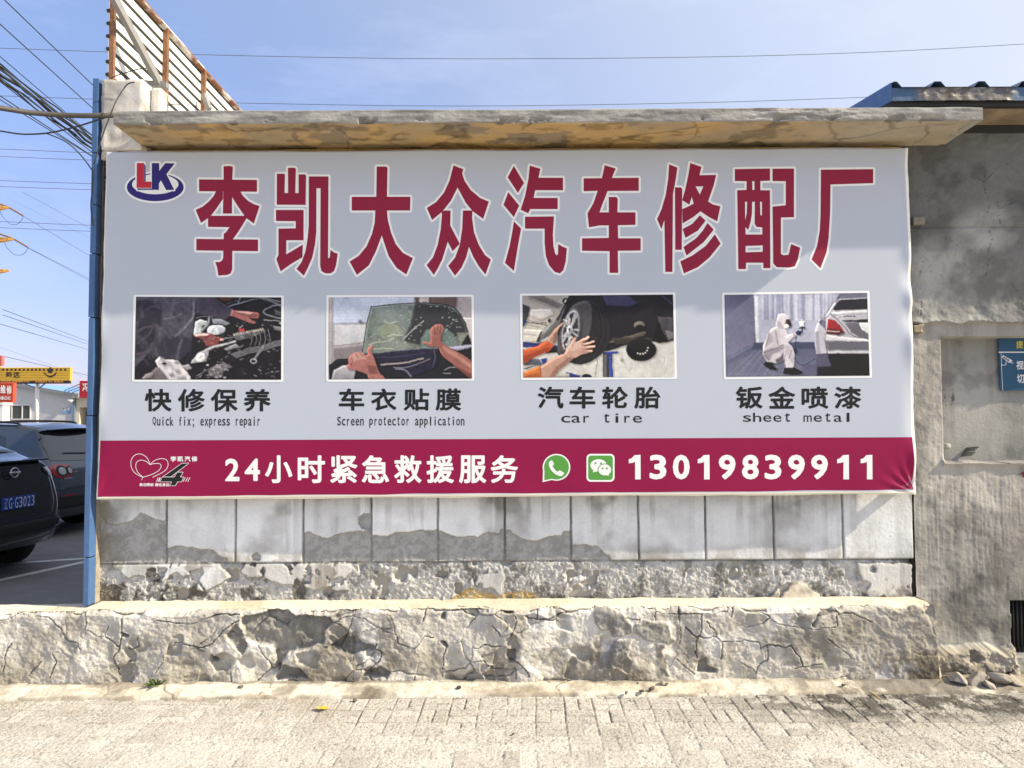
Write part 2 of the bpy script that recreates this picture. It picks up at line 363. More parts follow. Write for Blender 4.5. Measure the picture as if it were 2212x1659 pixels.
Cc = lerp3(Cc, np.array((0.68, 0.67, 0.63)), drip * 0.6)
cornerd = sstep(0.28, 0.02, X - XL) * sstep(0.35, 0.6, fbm(X, Z, 9, 4, 81))
Cc = lerp3(Cc, np.array((0.22, 0.20, 0.16)), cornerd * 0.8)
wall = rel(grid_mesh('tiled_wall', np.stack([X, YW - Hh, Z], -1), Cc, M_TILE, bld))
wall['label'] = 'white rendered wall scored into square panels, plaster peeling along its foot'
# the building itself behind that skin
b = MB(); b.box(XL, XR - 0.005, YW + 0.04, 14, -0.05, 3.632)
rel(b.build('shell', M_BACK, bld))
b = MB(); b.box(XL, XR - 0.005, YW, YW + 0.038, 1.318, 3.621)
rel(b.build('upper_wall', M_SOFFIT, bld))
b = MB(); b.box(XL - 0.004, XL + 0.12, YW + 0.03, 14.004, 0.3, 3.63)
rel(b.build('side_wall', M_BACK, bld))
b = MB(); b.box(XR - 0.010, XR + 0.025, YW + 0.012, YW + 0.05, 0.45, 3.5)
rel(b.build('wall_gap', M_DARK, bld))

# ---- plinth: front face and top, carried on to the left as a low yard wall
XPL, XPR = at(176, 1300, -0.11).x, at(2022, 1300, -0.11).x
B7, B8, B4 = (540, 1269.1, .3174), (1188.1, 1269.1, .3174), (0, 1080.1, .3489)
cr = [crop(p, *B7) for p in (
    [(715, 60), (715, 195), (640, 205), (570, 235), (640, 290), (690, 330), (700, 460), (705, 620)], [(715, 195), (780, 215), (820, 250), (870, 275), (960, 285)],
    [(920, 180), (960, 210), (975, 260), (1000, 330), (1010, 390), (1060, 405), (1120, 412), (1160, 370), (1190, 335), (1240, 345)], [(1195, 120), (1190, 190), (1165, 240)],
    [(1345, 110), (1360, 160), (1410, 160)], [(1600, 125), (1650, 125), (1720, 150), (1790, 160), (1810, 200), (1800, 270), (1770, 350), (1750, 380), (1750, 450), (1760, 490), (1830, 510), (1880, 560), (1900, 600)],
    [(1790, 165), (1860, 180), (1900, 215), (1960, 210), (2060, 225), (2110, 190)], [(1960, 140), (1955, 210)], [(1640, 270), (1720, 330), (1790, 310)],
    [(1310, 580), (1400, 560), (1470, 545), (1510, 500), (1510, 410), (1600, 395), (1740, 405)], [(1520, 500), (1600, 490), (1660, 550), (1800, 550), (1810, 610)],
    [(860, 380), (840, 430), (890, 440), (880, 500), (800, 570), (710, 560), (700, 620)], [(1060, 80), (1050, 130)], [(720, 310), (800, 300), (870, 275), (1000, 330)], [(1305, 370), (1340, 395), (1310, 470), (1310, 620)])]
cr += [crop(p, *B8) for p in (
    [(0, 215), (80, 180), (130, 140), (200, 130), (300, 140), (350, 110)], [(880, 60), (885, 180), (890, 300), (890, 370), (860, 470), (820, 540)], [(620, 130), (710, 140), (720, 220)],
    [(510, 210), (560, 220), (610, 215), (570, 280)], [(720, 165), (870, 180), (960, 175), (1030, 185), (1050, 165), (1120, 175), (1210, 160), (1250, 110)], [(1030, 185), (1030, 270), (1020, 320), (1000, 340), (1000, 480)],
    [(930, 270), (1000, 340), (1080, 340), (1130, 340), (1170, 375), (1320, 365)], [(1060, 230), (1120, 290), (1140, 340)], [(1250, 130), (1240, 200)],
    [(1340, 270), (1420, 250), (1500, 215), (1560, 250), (1650, 270), (1720, 280), (1780, 280)], [(1440, 150), (1500, 210)], [(1780, 280), (1950, 270), (1945, 190)],
    [(1320, 360), (1420, 380), (1430, 420), (1490, 400), (1560, 400), (1640, 390), (1700, 490), (1720, 540)], [(1490, 410), (1480, 490), (1420, 540), (1400, 600)], [(1880, 340), (1960, 400), (2070, 495)],
    [(870, 490), (920, 540), (990, 590)], [(1300, 515), (1380, 550), (1405, 600)], [(1170, 380), (1170, 490)], [(1660, 545), (1740, 540), (1850, 520)], [(1940, 110), (1960, 180), (2060, 180), (2190, 240)])]
cr += [crop(p, *B4) for p in (
    [(0, 745), (60, 725), (120, 705), (180, 715), (240, 720), (300, 725), (340, 770), (390, 820), (400, 870), (480, 880), (500, 930)], [(528, 620), (520, 740), (515, 850)], [(530, 810), (600, 850), (650, 840), (660, 790)],
    [(740, 640), (755, 720), (750, 830), (740, 930), (710, 980), (730, 1090)], [(980, 735), (1060, 755), (1150, 770), (1230, 750), (1330, 710), (1480, 705)], [(1090, 870), (1180, 900), (1240, 910), (1320, 890), (1400, 800), (1480, 740)],
    [(1090, 880), (1080, 900), (1030, 940), (1010, 1000), (960, 1070)], [(20, 1060), (40, 950), (70, 890)], [(330, 950), (350, 1000), (310, 1100)], [(650, 850), (740, 910)], [(250, 1000), (180, 1090)], [(860, 840), (870, 910), (790, 920)])]
scar = [(crop(p, *B7), d) for p, d in (
    ([(-60, 200), (0, 185), (120, 155), (250, 150), (310, 185), (430, 180), (540, 200), (570, 240), (500, 300), (490, 380), (420, 400), (330, 440), (250, 450), (210, 520), (170, 600), (150, 400), (60, 390), (-40, 350)], 0.030),
    ([(560, 200), (620, 130), (690, 90), (830, 50), (740, 130), (680, 180), (600, 210)], 0.010), ([(650, 330), (720, 340), (760, 380), (850, 400), (840, 430), (760, 440), (700, 470), (640, 450), (560, 440), (540, 410)], 0.022),
    ([(210, 530), (330, 560), (400, 620), (180, 640), (170, 610)], 0.03), ([(800, 570), (890, 540), (960, 590), (930, 620), (830, 620), (780, 600)], 0.035), ([(1750, 430), (1810, 425), (1820, 470), (1800, 500), (1760, 500)], 0.03),
    ([(1715, 145), (1745, 118), (1795, 150), (1740, 160)], 0.04), ([(1310, 180), (1335, 175), (1330, 225), (1300, 220)], 0.03), ([(1290, 372), (1330, 380), (1340, 410), (1310, 400)], 0.025))]
scar += [(crop(p, *B8), d) for p, d in (
    ([(300, 150), (350, 120), (430, 125), (500, 180), (560, 270), (560, 300), (480, 330), (420, 340), (390, 290), (340, 290), (300, 240), (288, 190)], -0.012), ([(585, 240), (640, 225), (760, 240), (810, 250), (830, 330), (860, 370), (800, 380), (740, 360), (700, 370), (640, 345), (580, 310)], -0.012),
    ([(300, 600), (300, 540), (370, 450), (430, 360), (560, 330), (540, 380), (540, 440), (470, 500), (420, 560), (400, 610)], -0.010), ([(720, 380), (790, 380), (770, 430), (800, 520), (810, 605), (730, 605), (720, 480)], -0.008),
    ([(1010, 500), (1060, 480), (1080, 540), (1150, 560), (1140, 580), (1000, 580)], 0.03), ([(1830, 140), (1900, 120), (1960, 160), (1900, 180), (1820, 200), (1790, 270), (1770, 260)], 0.015))]
scar += [(crop(p, *B4), d) for p, d in (([(750, 815), (795, 840), (780, 850), (750, 845)], 0.035), ([(1300, 960), (1350, 1000), (1320, 1010), (1295, 1005)], 0.03), ([(1470, 760), (1530, 900), (1500, 960), (1430, 880), (1400, 840)], 0.018))]

def plinth(name, x0, x1, depth_back, ztop, parent, label=None):
    zs = np.linspace(-0.03, ztop - 0.012, 108); arc = [(-0.11 + 0.004, ztop - 0.005), (-0.11 + 0.012, ztop)]
    prof = [(-0.11, z) for z in zs] + arc + [(y, ztop) for y in np.linspace(-0.085, depth_back, 26)]
    prof = np.array(prof); m = len(prof); n = int((x1 - x0) / 0.0052) + 2
    gx = np.linspace(x0, x1, n)
    X = np.repeat(gx[:, None], m, 1); Y = np.repeat(prof[None, :, 0], n, 0); Z = np.repeat(prof[None, :, 1], n, 0)
    front = (np.arange(m) < 110)[None, :] * np.ones((n, 1))
    T = np.where(front > 0, Z, ztop + (Y + 0.11))            # running coordinate over the edge
    U, V = uv_of(X, -0.11, T)
    wu = (fbm(X, T, 20, 4, 101) - 0.5) * 9; wv = (fbm(X, T, 20, 4, 111) - 0.5) * 9
    Uw, Vw = U + wu, V + wv
    H = 0.050 * (fbm(X, T, 2.6, 5, 121) - 0.5) + 0.027 * (fbm(X, T, 8, 5, 122, 0.55) - 0.5) + 0.010 * (fbm(X, T, 50, 4, 123, 0.6) - 0.5)
    wx, wy = 0.11 * (fbm(X, T, 5, 5, 131) - 0.5), 0.11 * (fbm(X, T, 5, 5, 141) - 0.5)
    w, h1, h2, h3, ox, oy = worley_id(X + wx, (T + wy) * 1.15, 4.0, 5)
    broken = sstep(0.40, 0.56, fbm(X, T, 1.5, 4, 145))
    fac = blur((h1 - 0.5) * 0.012 + (h2 - 0.5) * 0.17 * ox + (h3 - 0.5) * 0.17 * oy, 3)
    H += fac * front * broken
    w2, g1, g2, g3, ox2, oy2 = worley_id(X + wx, T + wy, 9.5, 15)
    chip = (g1 > 0.80) * sstep(0.0, 0.16, w2) * broken; chip = blur(chip.astype(float), 1)
    H -= chip * 0.016 * front
    dc = np.full(X.shape, 99.0)
    for p in cr: dc = np.minimum(dc, seg_dist(Uw, Vw, p) + 0.0)
    wid = 0.35 + 1.4 * fbm(X, T, 6, 3, 160)
    ck = (1 - sstep(0.3 * wid, 1.25 * wid, dc)) * front
    ck2 = (1 - sstep(0.008, 0.035, w)) * sstep(0.48, 0.62, fbm(X, T, 4.5, 4, 170)) * broken * front
    thin = sstep(0.32, 0.62, fbm(X, T, 9, 3, 171)); crack = np.maximum(ck * (0.35 + 0.65 * thin), 0.6 * ck2)
    lip = np.exp(-(dc / 7.0) ** 2) * front * 0.004
    S = np.zeros(X.shape); D = np.zeros(X.shape)
    for p, d in scar:
        k = blur(inside(Uw, Vw, p).astype(float), 2)
        S = np.maximum(S, k); D += k * d
    S *= front; D *= front
    S = np.maximum(S, 0.6 * chip * front); H += -1.25 * D + S * 0.034 * (fbm(X, T, 11, 4, 181) - 0.5) - 0.022 * crack + lip
    flat = 1 - front
    H = H * front + flat * (0.012 * (fbm(X, Y, 9, 4, 190) - 0.5) - 0.004)
    edge_n = np.exp(-((T - ztop) / 0.02) ** 2)
    H -= edge_n * (0.030 * fbm(X, T * 0, 9, 4, 191) + 0.05 * sstep(0.58, 0.72, fbm(X, T * 0, 5, 4, 193)))
    T2 = np.exp(-((T - ztop) / 0.035) ** 2)
    st1 = sstep(0.38, 0.72, fbm(X, T, 3.4, 5, 201)); st2 = sstep(0.45, 0.7, fbm(X * 3, T, 6, 4, 203))
    right = sstep(1.5, 2.9, X) * 0.45
    lowd = sstep(0.30, 0.03, T) * (0.35 + 0.5 * st1)
    blt = sstep(0.50, 0.66, fbm(X, T, 5.2, 5, 205)); grime = sstep(0.46, 0.60, fbm(X * 0.8, T * 1.2, 2.4, 6, 207, 0.6)) * front
    a = np.clip(0.6 * st1 + 0.25 * st2 + 0.35 * blt + right, 0, 1)
    C = lerp3((0.71, 0.685, 0.62), (0.41, 0.385, 0.33), a)
    C = lerp3(C, C * np.array((0.72, 0.68, 0.60)), np.clip(lowd + right, 0, 1))
    C = lerp3(C, C * np.array((0.42, 0.40, 0.37)), np.clip(grime * (1 - 0.75 * sstep(-1.9, -2.5, X)) * 0.85 * (0.45 + 0.55 * sstep(0.5, 0.08, T)), 0, 1))
    wh = sstep(0.60, 0.74, fbm(X, T, 4.4, 4, 211)); C = lerp3(C, np.array((0.76, 0.74, 0.70)), wh * 0.6 * front)
    C = lerp3(C, lerp3((0.135, 0.13, 0.115), (0.235, 0.228, 0.205), st2), np.clip(S, 0, 1) * 0.78)
    C = lerp3(C, np.array((0.07, 0.065, 0.055)), np.clip(crack, 0, 1) * 0.85)
    topc = lerp3((0.72, 0.66, 0.53), (0.60, 0.53, 0.40), st1)
    C = C * front[..., None] + topc * flat[..., None]
    C = C * np.array((0.985, 1.0, 1.03)); Yo = Y - H * front; Zo = Z + H * flat - T2 * 0.028 * sstep(0.45, 0.75, fbm(X, T * 0, 7, 5, 195)) - T2 * 0.010 * fbm(X, T, 30, 3, 197)
    o = grid_mesh(name, np.stack([X, Yo, Zo], -1), C, M_LEDGE, parent)
    if label: o['label'] = label
    return o
rel(plinth('plinth', XPL, XPR, YW + 0.03, ZL, bld, 'cracked grey plaster plinth with a pale worn top under the tiled wall'))
yw = plinth('low_yard_wall', -4.9, XPL, 0.10, ZL - 0.012, None)
tag(yw, 'low cracked plaster yard wall between the pavement and the car park', 'wall')
b = MB(); b.box(-4.9, XPL, -0.075, 0.099, -0.05, ZL - 0.03)
co = b.build('core', M_BACK, yw)

# ---- end of the plinth at the right, broken
n, m = 60, 100
yy, zz = np.meshgrid(np.linspace(-0.112, 0.16, n), np.linspace(-0.03, ZL + 0.002, m), indexing='ij')
Hx = 0.06 * (fbm(yy, zz, 6, 5, 301) - 0.3) + 0.035 * sstep(0.35, 0.0, zz)
Ce = lerp3((0.58, 0.54, 0.46), (0.38, 0.35, 0.29), sstep(0.35, 0.7, fbm(yy, zz, 9, 4, 303)))
kk = sstep(-0.112, -0.08, yy) * sstep(ZL, ZL - 0.04, zz)
rel(grid_mesh('plinth_end', np.stack([XPR - 0.01 + Hx * kk, yy, zz], -1), Ce, M_LEDGE, bld))

# ---- concrete canopy slab over the banner
YF, ZS0, ZS1, XS0, XS1 = -0.33, 3.622, 3.711, -2.506, 3.061
slab = []
prof = [(y, ZS0) for y in np.linspace(YW + 0.03, YF + 0.01, 46)] + [(YF + 0.003, ZS0 + 0.003)] + [(YF, z) for z in np.linspace(ZS0 + 0.008, ZS1 - 0.006, 16)] + [(YF + 0.006, ZS1)] + [(y, ZS1) for y in np.linspace(YF + 0.03, YW + 0.3, 20)]
prof = np.array(prof); m = len(prof); n = 900
gx = np.linspace(XS0, XS1, n)
X = np.repeat(gx[:, None], m, 1); Y = np.repeat(prof[None, :, 0], n, 0); Z = np.repeat(prof[None, :, 1], n, 0)
kf = ((np.arange(m) >= 46) & (np.arange(m) < 64))[None, :] * np.ones((n, 1)); ks = (np.arange(m) < 46)[None, :] * np.ones((n, 1))
T = np.cumsum(np.hypot(np.diff(prof[:, 0], prepend=prof[0, 0]), np.diff(prof[:, 1], prepend=prof[0, 1])))[None, :] * np.ones((n, 1))
H = 0.010 * (fbm(X * 0.5, T * 3, 9, 5, 401) - 0.5) + 0.016 * (fbm(X, T * 0.3, 3, 4, 402) - 0.5)
tar = sstep(1.45, 1.6, X) * sstep(2.35, 2.2, X)
H += kf * 0.006 * (fbm(X, T * 2, 22, 4, 403, 0.6) - 0.5) - kf * 0.03 * sstep(0.60, 0.72, fbm(X, T * 1.5, 8, 4, 404)) * sstep(ZS0 + 0.05, ZS0, Z)
H += kf * tar * (0.016 * (fbm(X, T * 4, 14, 4, 405) - 0.3))
Hs = 0.018 * (fbm(X, T, 5, 5, 411) - 0.5)
peelS = blur((fbm(X, T * 1.4, 3.4, 5, 421) > 0.60).astype(float), 2)
lines = 1 - sstep(0.02, 0.07, worley(X * 0.8 + 0.2 * fbm(X, T, 4, 3, 3), T, 3.0, 8))
frontc = lerp3((0.25, 0.25, 0.245), (0.37, 0.37, 0.36), sstep(0.4, 0.7, fbm(X, T * 4, 5, 5, 431)))
frontc = lerp3(frontc, frontc * 0.6, sstep(0.5, 0.75, fbm(X * 1.2, T * 14, 3, 4, 433)) * 0.7)
frontc = lerp3(frontc, np.array((0.52, 0.52, 0.50)), tar * 0.45 * sstep(0.4, 0.7, fbm(X, T * 6, 9, 3, 435)))
sofc = lerp3((0.55, 0.38, 0.175), (0.42, 0.335, 0.215), sstep(0.4, 0.7, fbm(X, T, 2.5, 5, 441)))
sofc = lerp3(sofc, np.array((0.28, 0.24, 0.18)), peelS * 0.8 + 0.0)
sofc = lerp3(sofc, sofc * 0.5, sstep(0.55, 0.72, fbm(X, T * 1.5, 7, 5, 443)) * 0.8)
sofc = lerp3(sofc, np.array((0.44, 0.40, 0.32)), sstep(1.6, 2.6, X) * 0.8)
sofc = lerp3(sofc, sofc * 0.4, np.clip(lines * sstep(0.45, 0.6, fbm(X, T, 2, 3, 5)), 0, 1) * 0.6)
C = frontc * (1 - ks[..., None]) + sofc * ks[..., None]
Hs -= 0.008 * peelS
Yo = Y - kf * H; Zo = Z - ks * Hs + (1 - kf - ks) * H
can = rel(grid_mesh('canopy_slab', np.stack([X, Yo, Zo], -1), C, M_TILE, bld))
can['label'] = 'weathered grey concrete canopy with a flaking ochre underside'
b = MB()
b.box(XS0 + 0.001, XS0 + 0.05, YF + 0.012, YW + 0.3, ZS0 + 0.004, ZS1 - 0.004); rel(b.build('canopy_end', M_CONC, bld)); b = MB(); b.box(XS1 - 0.05, XS1 - 0.001, YF + 0.012, YW + 0.3, ZS0 + 0.004, ZS1 - 0.004)
rel(b.build('canopy_end', M_CONC, bld))
b = MB(); b.box(XL, XR, YW + 0.30, 14.0, 3.634, 3.70); rel(b.build('flat_roof', M_CONC, bld))

# pillar block that carries the fence, and the fill of mortar under it
def rough_box(name, x0, x1, y0, y1, z0, z1, col, parent, seed, amp=0.02, m=M_TILE, res=0.02):
    import bmesh
    nxx, nyy, nzz = [max(2, int((q) / res)) for q in (x1 - x0, y1 - y0, z1 - z0)]
    vs, fs, cs = [], [], []
    def face(o, a, b, na, nb):
        n0 = len(vs)
        for i in range(na + 1):
            for j in range(nb + 1): vs.append(Vector(o) + Vector(a) * (i / na) + Vector(b) * (j / nb))
        for i in range(na):
            for j in range(nb): fs.append((n0 + i * (nb + 1) + j, n0 + (i + 1) * (nb + 1) + j, n0 + (i + 1) * (nb + 1) + j + 1, n0 + i * (nb + 1) + j + 1))
    dx, dy, dz = (x1 - x0, 0, 0), (0, y1 - y0, 0), (0, 0, z1 - z0)
    face((x0, y0, z0), dx, dz, nxx, nzz); face((x0, y1, z0), dx, dz, nxx, nzz); face((x0, y0, z0), dy, dz, nyy, nzz)
    face((x1, y0, z0), dy, dz, nyy, nzz); face((x0, y0, z1), dx, dy, nxx, nyy); face((x0, y0, z0), dx, dy, nxx, nyy)
    a = np.array([tuple(v) for v in vs]); c = np.array(((x0 + x1) / 2, (y0 + y1) / 2, (z0 + z1) / 2))
    s = a[:, 0] * 1.0 + a[:, 1] * 0.7; t = a[:, 2] + a[:, 1] * 0.6
    d = amp * (fbm(s, t, 6, 5, seed) - 0.5) + amp * 0.6 * (fbm(s, t, 22, 4, seed + 1) - 0.5)
    hs = np.array((x1 - x0, y1 - y0, z1 - z0)) / 2
    dirn = (a - c) / hs; dirn = dirn / np.linalg.norm(dirn, axis=1)[:, None]
    a = a + dirn * d[:, None]
    cc = lerp3(np.array(col), np.array(col) * 0.55, sstep(0.42, 0.75, fbm(s, t, 7, 5, seed + 5)))
    me = bpy.data.meshes.new(name); me.from_pydata(a.tolist(), [], fs)
    at_ = me.color_attributes.new('Col', 'FLOAT_COLOR', 'POINT'); at_.data.foreach_set('color', np.concatenate([cc, np.ones((len(cc), 1))], 1).astype(np.float32).reshape(-1))
    bm = bmesh.new(); bm.from_mesh(me); bmesh.ops.remove_doubles(bm, verts=bm.verts, dist=0.0005); bmesh.ops.recalc_face_normals(bm, faces=bm.faces); bm.to_mesh(me); bm.free()
    return link(name, me, m, parent, True)
rel(rough_box('pillar_block', -2.775, -2.497, 0.0, 0.13, ZS0 - 0.04, at(260, 172, 0).z, (0.62, 0.61, 0.58), bld, 501, 0.03))
rel(rough_box('mortar_fill', -2.775, -2.47, 0.02, 0.18, ZS0 - 0.10, ZS0 + 0.005, (0.50, 0.47, 0.42), bld, 511, 0.05))
rel(rough_box('fence_stub', -2.485, -2.42, 0.10, 0.20, ZS1 - 0.02, at(325, 190, 0.1).z, (0.66, 0.65, 0.62), bld, 521, 0.008))
# blue cladding strip on the left corner, in lengths with open joints
zt, zb = at(209, 168, 0.0).z, ZL - 0.005
cuts = [zb, at(190, 1205, 0).z, at(195, 898, 0).z, at(200, 686, 0).z, at(203, 547, 0).z, at(205, 442, 0).z, at(207, 330, 0).z, zt]
b = MB()
for z0, z1 in zip(cuts[:-1], cuts[1:]):
    o = random.uniform(-0.003, 0.003)
    b.box(-2.836 + o, -2.797 + o, 0.0, 0.10, z0 + 0.003, z1 - 0.003, 0.004)
rel(b.build('corner_cladding', M_BLUE, bld))
b = MB(); b.box(-2.83, -2.80, 0.012, 0.09, zb, zt - 0.01); rel(b.build('cladding_core', M_DARK, bld))
b = MB(); b.box(-2.795, XL + 0.02, 0.07, 0.16, zb, ZS0); rel(b.build('corner_post', mat('dirty_render', col=(0.30, 0.27, 0.22), rough=0.9, noise=((12, 0.3), (50, 0.2)), bumps=((30, 0.006),)), bld))

# ================================================================== ground
YP0 = -0.285
n, m = 1560, 400
gx = np.linspace(-3.9, 3.9, n); gy = np.linspace(-2.28, YP0, m)
X, Y = np.meshgrid(gx, gy, indexing='ij')
pl = 0.172; k = pl / 2                                    # pavers of 172 x 86 mm, laid in pairs (basket weave)
ang = R(0.8); Xr = X * math.cos(ang) - Y * math.sin(ang) + 0.006 * (fbm(X, Y, 1.2, 3, 601) - .5) * 4; Yr = X * math.sin(ang) + Y * math.cos(ang) - YP0 + 0.02
ix, iy = np.floor(Xr / pl), np.floor(Yr / pl)
fx, fy = Xr - ix * pl, Yr - iy * pl
hor = ((ix + iy) % 2) == 0
ex = np.where(hor, np.minimum(fx, pl - fx), np.minimum(np.minimum(fx, pl - fx), np.abs(fx - k)))
ey = np.where(hor, np.minimum(np.minimum(fy, pl - fy), np.abs(fy - k)), np.minimum(fy, pl - fy))
de = np.minimum(ex, ey) + 0.003 * (fbm(X, Y, 60, 3, 605) - 0.5)
sub = np.where(hor, (fy > k), (fx > k)); pid = vnoise(ix * 2 + sub * hor, iy * 2 + sub * (~hor), 33) ; pid2 = vnoise(ix * 2 + sub * hor, iy * 2 + sub * (~hor), 39)
open_ = np.clip(sstep(0.42, 0.66, fbm(X, Y, 2.3, 5, 611)) * 0.75 * (0.35 + 0.65 * sstep(-0.95, -0.55, Y)) + sstep(-0.75, -0.45, Y) * 0.45 * sstep(0.3, 0.5, fbm(X, Y, 5, 3, 612)), 0, 1)
jo = (1 - sstep(0.0022, 0.0062, de)) * open_
H = 0.006 * (pid - 0.5) + 0.010 * (fbm(X, Y, 1.1, 4, 613) - 0.5) - 0.009 * jo + 0.0075 * (fbm(X, Y, 85, 3, 615, 0.7) - 0.5)
tilt = (pid2 - 0.5) * 0.05 * np.where(hor, fx - k, fy - k); H += tilt
pit = sstep(0.66, 0.78, fbm(X, Y, 70, 3, 617)); H -= 0.0045 * pit
C = lerp3((0.60, 0.585, 0.55), (0.51, 0.49, 0.45), sstep(0.3, 0.75, 0.5 * pid + 0.5 * fbm(X, Y, 2.1, 5, 621)))
C = C * (0.92 + 0.16 * pid2[..., None])
C = lerp3(C, np.array((0.22, 0.195, 0.16)), np.clip(jo * 0.85 + pit * 0.5 + 0.55 * sstep(0.60, 0.72, fbm(X, Y, 110, 2, 618)) * sstep(0.35, 0.6, fbm(X, Y, 5, 4, 619)), 0, 1))  # dark joints and pits, plus specks painted as shadows of grit
dirt = sstep(0.9, 2.3, X) * sstep(-0.86, -0.40, Y + 0.34 * (fbm(X, Y, 3, 4, 631) - 0.5)) * sstep(0.20, 0.50, fbm(X, Y, 4.3, 6, 633, 0.62) + 0.16 * sstep(1.4, 2.8, X))
dirt = np.clip(dirt * 1.5, 0, 1) * (0.25 + 0.75 * sstep(0.36, 0.56, fbm(X, Y, 11, 5, 635, 0.62))); C = lerp3(C, np.array((0.075, 0.069, 0.062)), dirt * 0.9)
soil = sstep(0.55, 0.7, fbm(X, Y, 4.2, 5, 641)) * sstep(-0.75, -0.35, Y) * sstep(0.2, -1.6, X)
C = lerp3(C, np.array((0.30, 0.26, 0.20)), soil * 0.5)
H += 0.004 * dirt * fbm(X, Y, 40, 4, 643)
pav = grid_mesh('pavement', np.stack([X, Y, H * 0.9 - 0.004], -1), C, M_PAVE)
tag(pav, kind='structure')
M_GROUND = mat('worn_concrete_ground', col=(0.52, 0.475, 0.40), rough=0.95, spec=0.1, noise=((0.3, 0.12), (5, 0.12), (80, 0.2)), bumps=((120, 0.004), (30, 0.004)))
M_LOT = mat('car_park_concrete', col=(0.19, 0.185, 0.18), rough=0.9, spec=0.15, noise=((0.4, 0.18), (3, 0.15), (60, 0.15)), bumps=((90, 0.003), (12, 0.004)))
M_LINE = mat('worn_white_line', col=(0.62, 0.62, 0.60), rough=0.85, noise=((10, 0.25), (50, 0.2)))
b = MB()
b.add([(-600, -600, -0.03), (600, -600, -0.03), (600, 900, -0.03), (-600, 900, -0.03)], [(0, 1, 2, 3)])
tag(b.build('ground', M_GROUND), kind='structure')
b = MB(); b.add([(-40, 0.0, -0.024), (-2.6, 0.0, -0.024), (-2.6, 60, -0.024), (-40, 60, -0.024)], [(0, 1, 2, 3)])
tag(b.build('car_park', M_LOT), kind='structure')
for nm, pts, w in (('stall_end_line', (atz(-60, 1266, -0.02), atz(260, 1197, -0.02)), 0.11), ('stall_side_line', (atz(-80, 1224, -0.02), atz(185, 1206, -0.02)), 0.11)):
    a, c = pts; a.z = c.z = -0.02; d = (c - a).normalized(); s_ = Vector((-d.y, d.x, 0)) * w / 2
    b = MB(); b.add([a - s_, c - s_, c + s_, a + s_], [(0, 1, 2, 3)])
    tag(b.build('parking_line', M_LINE), kind='structure')
# cement fillet along the foot of the plinth
n, m = 1300, 44
gx = np.linspace(-4.9, 3.9, n); gy = np.linspace(-0.325, -0.05, m)
X, Y = np.meshgrid(gx, gy, indexing='ij')
edge = -0.286 + 0.075 * (fbm(X, X * 0, 2.5, 5, 651, 0.6) - 0.5)
H = 0.010 + 0.016 * (fbm(X, Y, 5, 5, 653) - 0.5) + 0.02 * sstep(-0.28, -0.1, Y) - 0.035 * sstep(0.012, -0.02, Y - edge)
w = worley(X + 0.1 * fbm(X, Y, 4, 3, 3), Y * 0.8, 2.1, 12)
ck = (1 - sstep(0.004, 0.016, w)) * sstep(0.46, 0.58, fbm(X, Y, 2.2, 4, 654)); H -= 0.008 * ck; H += 0.010 * (fbm(X, Y, 24, 4, 656) - 0.5)
C = lerp3((0.70, 0.66, 0.57), (0.56, 0.51, 0.42), sstep(0.4, 0.75, fbm(X, Y * 2, 2.8, 5, 655)))
C = lerp3(C, np.array((0.10, 0.09, 0.08)), np.clip(ck * 0.7, 0, 1))
C = lerp3(C, np.array((0.13, 0.12, 0.11)), sstep(1.2, 2.4, X) * sstep(0.34, 0.54, fbm(X, Y, 6, 4, 657)) * 0.8)
C = lerp3(C, np.array((0.22, 0.19, 0.15)), sstep(0.56, 0.7, fbm(X, Y, 3.2, 5, 659)) * sstep(-1.1, -0.9, X) * sstep(0.1, -0.2, X) * 0.8)
rim = np.exp(-((Y - edge) / 0.018) ** 2) * sstep(0.3, 0.6, fbm(X, Y, 8, 4, 661)); C = lerp3(C, np.array((0.26, 0.23, 0.18)), rim * 0.75)
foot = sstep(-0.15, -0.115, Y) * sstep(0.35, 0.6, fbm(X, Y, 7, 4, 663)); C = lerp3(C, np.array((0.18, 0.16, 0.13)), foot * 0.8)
mot = sstep(0.46, 0.66, fbm(X, Y, 9, 5, 665)); C = lerp3(C, C * 0.62, mot * 0.75); mo2 = sstep(0.52, 0.64, fbm(X, Y * 2, 2.0, 5, 667)); C = lerp3(C, np.array((0.30, 0.265, 0.21)), mo2 * 0.75)
tag(grid_mesh('cement_fillet', np.stack([X, Y, H], -1), C, M_LEDGE), kind='structure')
# ================================================================== the banner
M_VINYL = mat('banner_vinyl', attr='Col', rough=0.55, spec=0.18, noise=((2.0, 0.015),), bumps=((1400, 0.0002),))
M_RED = mat('red_print', col=(0.265, 0.021, 0.056), rough=0.55, spec=0.16)
M_HALO = mat('white_print', col=(0.80, 0.84, 0.86), rough=0.55, spec=0.16)
M_MAROON = mat('maroon_print', col=(0.262, 0.010, 0.064), rough=0.55, spec=0.16, noise=((3, 0.04),))
M_NAVY = mat('navy_print', col=(0.035, 0.028, 0.18), rough=0.55, spec=0.16)
M_LOGORED = mat('logo_red_print', col=(0.50, 0.035, 0.06), rough=0.55, spec=0.16)
M_BLACK = mat('black_print', col=(0.018, 0.020, 0.022), rough=0.55, spec=0.16)
M_GREENP = mat('green_print', col=(0.10, 0.33, 0.065), rough=0.55, spec=0.16)
M_STEEL = mat('galvanised_steel', col=(0.33, 0.33, 0.33), rough=0.5, metal=0.4, noise=((20, 0.2),))

